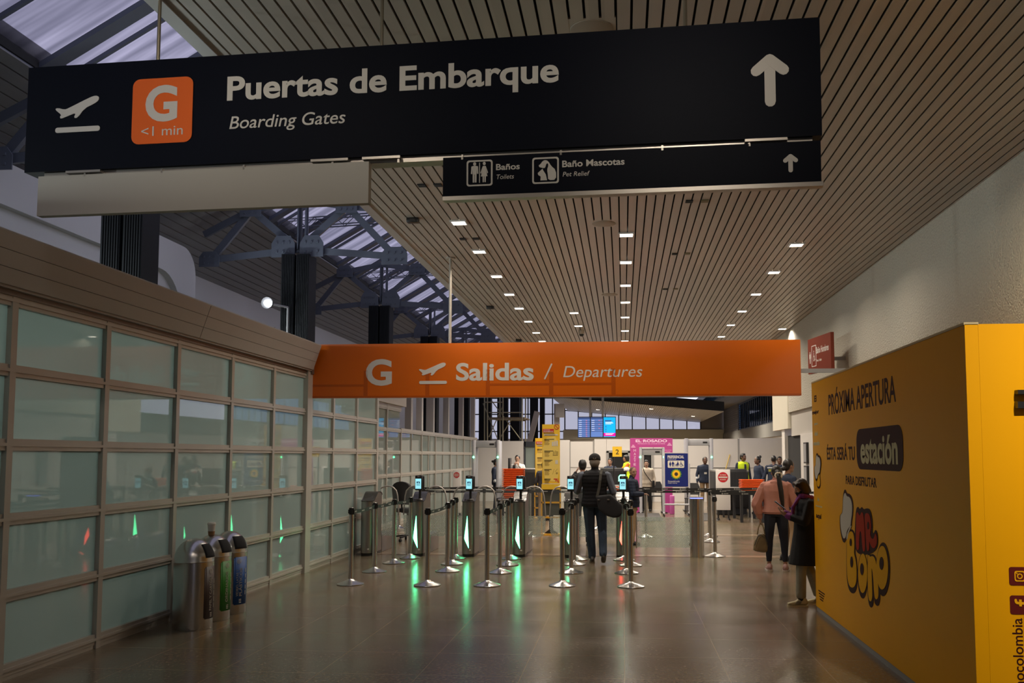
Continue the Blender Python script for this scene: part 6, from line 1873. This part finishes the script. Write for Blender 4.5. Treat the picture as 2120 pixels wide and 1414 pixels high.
    def hair(s, m, style='short', name='hair', label=None):
        mb = MB()
        hb = s.hb
        if style == 'cropped':
            mb.hull(hb((0, -.030, -.030), (.080, .072, .075)) + hb((0, -.02, .02), (.082, .085, .05)))
        elif style == 'shaved':
            mb.hull(hb((0, -.012, .018), (.0765, .094, .096)))
        else:
            mb.hull(hb((0, -.016, .024), (.083, .092, .095)))
        if style in ('short', 'bob', 'bun', 'pony', 'topknot'):
            mb.hull(hb((0, -.055, -.035), (.066, .050, .055)) + hb((0, -.03, .03), (.078, .07, .07)))
        if style == 'short':
            mb.hull(hb((0, .035, .085), (.055, .042, .030)) + hb((0, -.02, .09), (.06, .06, .03)))
        if style in ('bob', 'long'):
            for a in (-1, 1): mb.hull(hb((a * .066, -.005, .03), (.022, .06, .05)) + hb((a * .070, -.015, -.07), (.020, .045, .04)))
            mb.hull(hb((0, -.06, .0), (.075, .05, .08)) + hb((0, -.065, -.085), (.068, .04, .035)))
            mb.hull(hb((.03, .05, .075), (.05, .035, .03)) + hb((-.045, .045, .055), (.03, .035, .03)))
        if style == 'bun': mb.hull(hb((0, -.125, .035), .042))
        if style == 'topknot': mb.hull(hb((0, -.085, .10), .050)); mb.hull(hb((0, -.06, .06), .04) + hb((0, -.08, .09), .03))
        if style == 'lowbun': mb.hull(hb((0, -.055, -.035), (.066, .050, .055)) + hb((0, -.03, .03), (.078, .07, .07))); mb.hull(hb((0, -.115, -.05), .040))
        if style == 'pony':
            pts = s.pony
            for (p, r), (q, t) in zip(pts, pts[1:]): cap_(mb, Vector(p), Vector(q), r, t)
        o = mesh_obj(name, remesh(mb, min(s.vox, .009), 2), m, s.o)
        if label: o['label'] = label
        return o

NAVY_C = cloth('navy_uniform_cloth', (0.016, 0.024, 0.050))
KHAKI = cloth('khaki_cloth', (0.30, 0.195, 0.105))
BLACK_C = cloth('black_cloth', (0.010, 0.010, 0.012))
DARKG = cloth('dark_grey_cloth', (0.035, 0.036, 0.042))
REFL = mat('reflective_tape', (0.55, 0.55, 0.55), 0.4)
HIVIS = cloth('yellow_hi_vis', (0.62, 0.80, 0.02), 0.1)
WHITE_C = cloth('white_blouse', (0.68, 0.66, 0.62), 0.2)
def band(p, f0, f1, infl, m, name):
    """a strip of tape round the chest"""
    mb = MB(); S = p.slices(infl)
    def rr(f):
        for a, b in zip(S, S[1:]):
            if a[0] <= f <= b[0]:
                t = (f - a[0]) / (b[0] - a[0]); return a[1] + (b[1] - a[1]) * t, a[2] + (b[2] - a[2]) * t
        return S[-1][1:]
    rings = []
    for f, e in ((f0, 0), (f0, .004), (f1, .004), (f1, 0)):
        rx, ry = rr(f); c = p.at(f)
        rings.append([mb.bm.verts.new(c + Vector(((rx + e) * math.cos(a), (ry + e) * math.sin(a), 0))) for a in [2 * math.pi * i / 28 for i in range(28)]])
    for a, b in zip(rings, rings[1:] + rings[:1]):
        for i in range(28): mb.bm.faces.new((a[i], a[(i + 1) % 28], b[(i + 1) % 28], b[i]))
    return mb.build(name, m, p.o)

# --- 1 the man in the cap walking through
MAN_J = dict(ankL=(-.045, .06, .085), kneeL=(-.075, .07, .50), ankR=(.135, -.16, .150), kneeR=(.12, .06, .49), elL=(-.285, .03, 1.14), wrL=(-.20, .27, 1.16), elR=(.300, -.01, 1.13), wrR=(.21, .25, 1.12))
p = Person(-0.46, 14.86, 1.735, 0.0, 'man walking away in black cap, quilted vest and jeans between the queue posts', SK_L, 1.12, MAN_J, head=(0, -.22), hands={'L': ((.2, 1, .1), (0, 0, -1), .5), 'R': ((-.1, 1, .05), (0, 0, -1), .5)}, vox=.008, foot={'L': (.08, 0), 'R': (-.10, -.85)})
p.trousers('jeans', cloth('blue_denim', (0.030, 0.050, 0.085), .35), .104, .078, .068, .96)
p.top('shirt', cloth('grey_blue_shirt', (0.115, 0.135, 0.175), .3), .012, -.05, 1.0, (.070, .060, .048))
p.top('quilted_vest', quilted('black_quilted_nylon', (0.012, 0.012, 0.014)), .036, -.10, 0, collar=.30)
p.shoes(mat('dark_brown_leather', (0.030, 0.020, 0.013), .5), mat('worn_tan_sole', (0.10, 0.075, 0.04), .7))
p.hair(HAIR_G, 'cropped')
mb = MB(); mb.hull(p.hb((0, -.010, .050), (.093, .110, .080)) + p.hb((0, -.010, .022), (.094, .112, .022)))
capo = mesh_obj('cap', remesh(mb, .008, 2), BLACK_C, p.o)
mb = MB(); mb.hull(p.hb((0, .07, .03), (.07, .03, .008)) + p.hb((0, .15, .022), (.05, .03, .006))); mesh_obj('brim', remesh(mb, .007, 1), BLACK_C, capo)
mb = MB(); mb.hull(p.hb((0, -.110, .030), (.036, .010, .020))); mesh_obj('back_opening', remesh(mb, .006, 1), HAIR_G, capo)
t = thing('shoulder_bag', (-0.22, 14.66, 0), 'large black shoulder bag hanging at the right hip of the man in the cap', 'bag')
mb = MB()
mb.hull([Vector(q) for q in ((-.22, -.07, 1.07), (-.20, .06, 1.08), (.02, -.07, 1.10), (.02, .05, 1.09), (.10, -.06, 1.0), (.20, -.05, .93), (.20, .05, .93), (-.18, -.09, .86), (-.12, .06, .82), (.20, -.07, .80), (.18, .05, .79), (.06, -.09, .735), (.08, .05, .73), (.16, -.06, .745), (-.04, -.08, .76))])
mesh_obj('bag_body', remesh(mb, .012, 16), BLACK_F, t)
sh = p.J['shR']
STR = mat('olive_webbing', (0.045, 0.042, 0.032), .8)
mb = MB()
Q = [Vector((-.20, -.04, 1.05)), Vector((-.165, -.012, 1.20)), Vector((-.150, .010, 1.32)), Vector((-.140, .06, 1.42)), Vector((-.125, .16, 1.485)), Vector((-.110, .26, 1.44))]
for a, b in zip(Q, Q[1:]): mb.beam(a, b, .040, .006, up=(0, -1, .35))
mb.build('strap', STR, t, smooth=0)
mb = MB()
for x in (-.17, -.02): mb.box((x, -.085, 1.02), (.035, .012, .02), bev=.003)
mb.build('buckle', STEEL, t, smooth=0)

# --- 2 the woman in the pink hoodie
PJ = dict(ankL=(-.115, 0, .085), ankR=(.120, -.02, .085), kneeL=(-.11, .02, .45), kneeR=(.11, .02, .45), elL=(-.285, -.02, 1.00), wrL=(-.235, .03, .775), elR=(.270, .03, 1.00), wrR=(.18, .24, 1.00), neck=(0.0, -.01, 1.325), head=(.015, .035, 1.455))
p = Person(2.28, 14.10, 1.575, -.12, 'woman seen from behind in pink hoodie with a long black ponytail', SK_M, 1.06, PJ, head=(-.1, -.25), hands={'L': ((0, .1, -1), (1, 0, 0), .9), 'R': ((-.2, 1, .1), (0, 0, 1), .5)}, vox=.008)
p.trousers('jogger_trousers', cloth('dark_navy_jersey', (0.012, 0.014, 0.026), .2), .112, .076, .050, .80)
PINKC = cloth('dusty_pink_fleece', (0.52, 0.235, 0.185), .2)
def hood(mb):
    mb.hull(ball((0, -.085, 1.30), (.11, .055, .06)) + ball((0, -.10, 1.22), (.07, .03, .04)))
    for a, sx in (('L', -1), ('R', 1)):
        cap_(mb, p.J['sh' + a].lerp(p.J['el' + a], .3), p.J['el' + a], .075, .090); cap_(mb, p.J['el' + a], p.J['el' + a].lerp(p.J['wr' + a], .6), .090, .070)
p.top('hoodie', PINKC, .045, .0, 1.0, (.072, .085, .052), more=hood, collar=.15, smooth=6)
mb = MB()

p.torso(mb, .034, -.045, .05); mesh_obj('hem_band', remesh(mb, .008, 2), PINKC, p.o)
p.shoes(mat('rose_sneaker', (0.42, 0.24, 0.22), .6, noise=.2, scale=30), mat('pale_sole', (0.55, 0.47, 0.42), .6), big=1.25)
p.pony = [((.030, -.06, 1.46), .048), ((.040, -.115, 1.40), .034), ((.052, -.130, 1.30), .042), ((.066, -.136, 1.18), .045), ((.082, -.135, 1.06), .038), ((.094, -.135, .97), .024), ((.104, -.135, .90), .007)]
p.hair(HAIR_B, 'pony', label='long black hair tied in a ponytail')
mb = MB()
for i in range(10):
    a = 2 * math.pi * i / 10
    c = Vector((.040 + .048 * math.cos(a), -.105 + .006 * math.sin(3 * a), 1.415 + .040 * math.sin(a)))
    mb.hull(ball(c, (.020, .022, .020)))
mesh_obj('scrunchie', remesh(mb, .007, 2), cloth('cream_scrunchie', (0.60, 0.52, 0.42), .3), p.o)
t = thing('handbag', (2.055, 14.13, 0), "slouchy olive-gold handbag hanging from the pink hoodie woman's left hand", 'bag', None, -.12)
mb = MB(); mb.hull(ball((-.055, 0, .315), (.075, .07, .05)) + ball((.045, 0, .305), (.07, .065, .05)) + ball((0, 0, .52), (.062, .05, .035)) + ball((-.07, 0, .40), (.05, .06, .05)) + ball((.07, 0, .40), (.04, .06, .05)))
BAGM = mat('olive_gold_leather', (0.20, 0.145, 0.075), .45, noise=.25, scale=10, bump=.3)
bb_ = mesh_obj('bag_body', remesh(mb, .010, 18), BAGM, t)
for y in (-.035, .035): MB().tube([(-.055, y, .53), (-.04, y, .62), (-.012, y * .6, .70), (.015, y * .6, .705), (.04, y, .62), (.055, y, .53)], .009, 8).build('handle', BAGM, t)
MB().tube([(-.10, -.074, .37), (-.05, -.062, .50), (0, -.058, .53), (.06, -.064, .48), (.095, -.074, .36)], .006, 6).build('zip', STR, t)

# --- 3 the woman in the long black coat
CJ = dict(pelvis=(0, -.02, .80), neck=(0, -.03, 1.225), head=(0, .025, 1.345), ankL=(-.09, .07, .085), kneeL=(-.09, .06, .43), ankR=(.08, -.17, .085), kneeR=(.08, -.06, .43), hipL=(-.08, -.02, .78), hipR=(.08, -.02, .78),
          shL=(-.155, -.04, 1.185), shR=(.155, -.04, 1.185), elL=(-.20, .03, .955), elR=(.18, .05, .965), wrL=(-.075, .195, 1.02), wrR=(.06, .20, 1.04))
p = Person(2.07, 10.86, 1.46, math.pi / 2, 'woman in long black coat, black mask and purple scarf looking at her phone', SK_L, 1.02, CJ, head=(.12, -.42), hands={'L': ((.45, .85, .35), (.3, -.5, .9), .55), 'R': ((-.25, .85, .45), (-.3, -.4, .9), .5)}, vox=.0065, foot={'L': (.06, 0), 'R': (-.05, 0)})
p.trousers('jeans', mat('washed_grey_green_denim', (0.27, 0.255, 0.185), .8, noise=.35, scale=9, bump=.3), .100, .076, .076, .86)
COATM = cloth('black_wool', (0.008, 0.008, 0.009), .15, 40)
def skirt(mb):
    lo = [Vector((.20 * math.cos(a), -.030 + .215 * math.sin(a), .465)) for a in [2 * math.pi * i / 18 for i in range(18)]]
    hi = [Vector((.175 * math.cos(a), -.035 + .155 * math.sin(a), .85)) for a in [2 * math.pi * i / 18 for i in range(18)]]
    mb.hull(lo + hi)
    mb.hull(hi + [Vector((.175 * math.cos(a), -.035 + .140 * math.sin(a), 1.05)) for a in [2 * math.pi * i / 18 for i in range(18)]])
p.top('coat', COATM, .030, 0, 1.0, (.070, .062, .052), more=skirt, collar=.12, smooth=5, vox=.009)
PURP = cloth('purple_knit', (0.20, 0.035, 0.20), .35, 60)
mb = MB()
for i in range(14):
    a = 2 * math.pi * i / 14
    mb.hull(ball((.068 * math.cos(a), -.025 + .072 * math.sin(a), 1.235 + .015 * math.sin(a)), (.032, .032, .038)))
for a, b in (((-.035, .055, 1.22), (-.05, .13, 1.12)), ((-.05, .13, 1.12), (-.06, .140, .98)), ((.03, .055, 1.22), (.03, .125, 1.08))): cap_(mb, Vector(a), Vector(b), .026, .020)
mesh_obj('scarf', remesh(mb, .008, 3), PURP, p.o)
for a in 'LR':
    E, Wv = p.J['el' + a], p.J['wr' + a]
    mb = MB(); cap_(mb, E.lerp(Wv, .80), E.lerp(Wv, 1.0), .050, .044); mesh_obj('cuff', remesh(mb, .008, 2), PURP, p.o)
mb = MB(); mb.hull(p.hb((0, .098, -.040), (.016, .012, .014)) + p.hb((0, .075, -.105), (.026, .026, .018)) + p.hb((.050, .045, -.05), (.014, .02, .022)) + p.hb((-.050, .045, -.05), (.014, .02, .022)))
mk_ = mesh_obj('face_mask', remesh(mb, .006, 2), BLACK_C, p.o)
for a in (-1, 1): MB().tube([p.H((a * .058, .05, -.04)), p.H((a * .078, .01, -.015)), p.H((a * .086, -.02, -.01))], .002, 6).build('ear_loop', BLACK_C, mk_)
p.hair(HAIR_BR, 'bob')
p.shoes(mat('cream_trainer', (0.50, 0.43, 0.24), .6, noise=.15, scale=20), mat('pale_yellow_sole', (0.58, 0.50, 0.30), .6), big=1.05)
for o_ in [c for c in p.o.children if c.name.startswith('shoe')]:
    pass
for a in 'LR':
    F = p.foot_m(a)
    mb = MB()
    for sx in (-1, 1): mb.hull([F @ Vector(q) for q in ((sx * .040, .0, -.03), (sx * .036, .06, -.025), (sx * .046, .09, -.055), (sx * .047, .02, -.06), (sx * .030, .03, -.02), (sx * .030, .08, -.045))])
    mb.build('grey_side_panel', mat('grey_mesh_panel', (0.16, 0.145, 0.10), .7), p.o)
for a in 'LR':
    mb = MB(); cap_(mb, p.J['knee' + a].lerp(p.J['ank' + a], .86), p.J['ank' + a], .042, .040); mesh_obj('sock', remesh(mb, .008, 2), BLACK_C, p.o)
t = thing('smartphone', (1.80, 10.86, 1.135), 'dark smartphone held up by the woman in the black coat', 'phone', None, math.pi / 2)
ph = MB().box((0, 0, 0), (.075, .150, .010), rot=Matrix.Rotation(math.radians(38), 3, 'X'), bev=.004).build('phone_body', BLACK, t)
MB().box((0, -.004, .0056), (.066, .136, .001), rot=Matrix.Rotation(math.radians(38), 3, 'X')).build('display', mat('dim_phone_display', (.2, .25, .3), .2, emit=.3, ecol=(.6, .7, .8)), ph)
MB().box((.0, .045, .045), (.03, .012, .012), bev=.004).build('pop_grip', WHITE_C, ph)

# --- 4 the short man in the navy jacket turning his head
p = Person(0.17, 17.95, 1.50, -math.pi / 2, 'short man in navy padded jacket turning his head towards the camera by the last gate', SK_M, 1.12, dict(elR=(.27, .02, .98), wrR=(.20, .20, .98)), head=(-1.05, -.12), vox=.008, hands={'R': ((-.1, 1, 0), (0, 0, -1), .6)})
p.trousers('trousers', KHAKI, .10, .078, .070, 1.0)
p.top('padded_jacket', quilted('navy_quilted_nylon', (0.014, 0.019, 0.036)), .045, -.22, 1.0, (.082, .074, .056), collar=.35)
p.hair(mat('cropped_hair', (0.11, 0.07, 0.045), .8, noise=.3, scale=120), 'shaved')
p.shoes(BLACK_C)

# --- the smaller figures further back
def staff(x, y, h, rz, label, skin, topm, trm, hair='short', hairm=HAIR_B, J=None, head=(0, 0), w=1.0, tops=.022, hem=-.15, face=True, lean=0.0, hands=None):
    q = Person(x, y, h, rz, label, skin, w, J, head, hands, vox=.012, face=face, lean=lean)
    q.trousers('trousers', trm); q.top('jacket', topm, tops, hem)
    q.hair(hairm, hair); q.shoes(BLACK_C)
    return q
PI = math.pi
q = staff(2.70, 15.45, 1.66, -PI * .35, 'person in dark jacket and khaki trousers standing beyond the pink hoodie woman', SK_M, NAVY_C, KHAKI, 'lowbun', face=False)
q = staff(-0.78, 17.7, 1.64, 0.2, 'dark-haired person almost hidden in front of the man in the cap', SK_M, BLACK_C, DARKG, 'short', face=False, J=dict(elL=(-.25, .1, 1.15), wrL=(-.10, .18, 1.40)))
CREAMC = cloth('cream_wool', (0.52, 0.44, 0.35), .2)
q = Person(0.72, 29.0, 1.585, PI - .15, 'woman in cream jacket with black bag strap standing under the pink arch', SK_L, 1.1, None, (0.1, -.1), None, vox=.012)
q.trousers('trousers', BLACK_C); q.top('jacket', CREAMC, .034, -.26, 1.0, (.07, .062, .05), flare=.02); q.hair(HAIR_B, 'short'); q.shoes(BLACK_C)
mb = MB()
Qs = [Vector(v) for v in ((.10, .10, 1.34), (.05, .152, 1.22), (-.03, .162, 1.10), (-.12, .14, .98), (-.17, .09, .90))]
for a, b in zip(Qs, Qs[1:]): mb.beam(a, b, .022, .006, up=(0, 1, 0))
mb.build('bag_strap', BLACK_F, q.o, smooth=0)
t = thing('small_bag', (0.93, 28.86, 0), 'small black bag at the left hip of the woman in the cream jacket', 'bag')
MB().box((0, 0, .84), (.07, .20, .22), bev=.02).build('bag_body', BLACK_F, t, smooth=40)
q = staff(2.64, 30.2, 1.69, PI + .1, 'female guard in navy jacket with white badge behind the grey detector', SK_D, NAVY_C, KHAKI, 'lowbun', w=1.12, tops=.034)
MB().box((.02, .185, 1.16), (.085, .006, .06)).build('badge', WINK, q.o, smooth=0)
for a in 'LR':
    E, Wv = q.J['el' + a], q.J['wr' + a]; mb = MB(); cap_(mb, E.lerp(Wv, .35), E.lerp(Wv, .45), .056, .055); mesh_obj('arm_band', remesh(mb, .012, 1), REFL, q.o)
q = staff(3.88, 30.4, 1.80, PI + .35, 'young man in yellow hi-vis vest in front of the white partition', SK_D, NAVY_C, DARKG, 'short', head=(.5, 0))
v = q.top('hi_vis_vest', HIVIS, .036, -.12, 0)
mb = MB(); mb.hull([Vector((sx * .03, .15, z)) for sx in (-1, 1) for z in (.85, 1.45)] + [Vector((sx * .03, .175, z)) for sx in (-1, 1) for z in (.87, 1.4)]); mb.build('vest_opening', NAVY_C, v, smooth=0)
band(q, .42, .50, .038, REFL, 'reflective_band')
q = staff(4.02, 28.0, 1.70, PI * .62, 'woman in navy jacket with a high hair bun in profile beside the scanner', SK_D, NAVY_C, NAVY_C, 'topknot', w=1.05)
q = staff(4.36, 27.2, 1.73, -.1, 'shaven-headed guard seen from behind with a grey band and yellow lettering on the back', SK_D, NAVY_C, NAVY_C, 'shaved', w=1.15, face=False)
band(q, .80, .86, .026, REFL, 'reflective_band')
bp_ = Plane(q.at(.62) + Vector((-.17, -.152, 0)), (1, 0, 0), (0, 0, 1))
o = lettering('SEGURIDAD', bp_, 0, 0, .34, .065, mat('yellow_lettering', (0.6, 0.55, 0.05), .5), None, bold=.02, t=.004)
o.parent = q.o
q = staff(4.80, 28.9, 1.70, PI, 'guard half hidden behind the shaven-headed guard', SK_D, NAVY_C, NAVY_C, 'short')
q = staff(-3.95, 28.4, 1.62, -PI / 2, 'guard in dark uniform in profile inside the left metal detector', SK_M, NAVY_C, NAVY_C, 'bun', w=1.05)
for a in 'LR':
    E, Wv = q.J['el' + a], q.J['wr' + a]; mb = MB(); cap_(mb, E.lerp(Wv, .4), E.lerp(Wv, .5), .056, .055); mesh_obj('arm_band', remesh(mb, .012, 1), REFL, q.o)
q = staff(-3.34, 29.0, 1.74, PI, 'woman in white blouse with both hands at her mouth behind the tall orange tray stack', SK_L, WHITE_C, BLACK_C, 'bun', head=(0, -.25), J=dict(elL=(-.26, .10, 1.18), elR=(.26, .10, 1.18), wrL=(-.06, .20, 1.42), wrR=(.07, .21, 1.40)), hands={'L': ((.3, .2, .9), (.5, -.8, 0), .8), 'R': ((-.3, .2, .9), (-.5, -.8, 0), .8)}, hem=-.05)
t = thing('black_phone', (-3.42, 28.76, 1.33), 'black phone held by the woman in the white blouse', 'phone')
MB().box((0, 0, 0), (.085, .02, .20), bev=.01).build('phone_body', BLACK, t)
q = staff(-2.13, 24.55, 1.56, -.3, 'dark-haired person in grey jacket half hidden behind the nearer yellow banner', SK_M, DARKG, KHAKI, 'short', face=False, lean=.05)
q = staff(-0.44, 30.9, 1.64, PI - .3, 'man in navy jacket in front of the dark doorway below the number 2 sign', SK_M, NAVY_C, DARKG, 'short')
ORC = cloth('orange_work_cloth', (0.62, 0.14, 0.01), .2)
q = staff(0.12, 32.6, 1.76, PI * .55, 'worker in yellow hi-vis vest over orange sleeves beside the pink arch', SK_M, ORC, DARKG, 'bob', J=dict(elR=(.24, .16, 1.20), wrR=(.16, .38, 1.16), elL=(-.24, .16, 1.18), wrL=(-.14, .38, 1.14)))
q.top('hi_vis_vest', HIVIS, .036, -.12, 0); band(q, .42, .50, .038, REFL, 'reflective_band')
t = MB().lathe([(0, .09), (.05, .085), (.09, .05), (.11, 0), (.11, -.01), (0, -.01)], (0, 0, 0), 20).build('white_helmet', WHITE_P)
t.location = (0.10, 28.75, 1.285)
tag(t, "white round helmet resting on the scanner behind the short man's head", 'helmet')
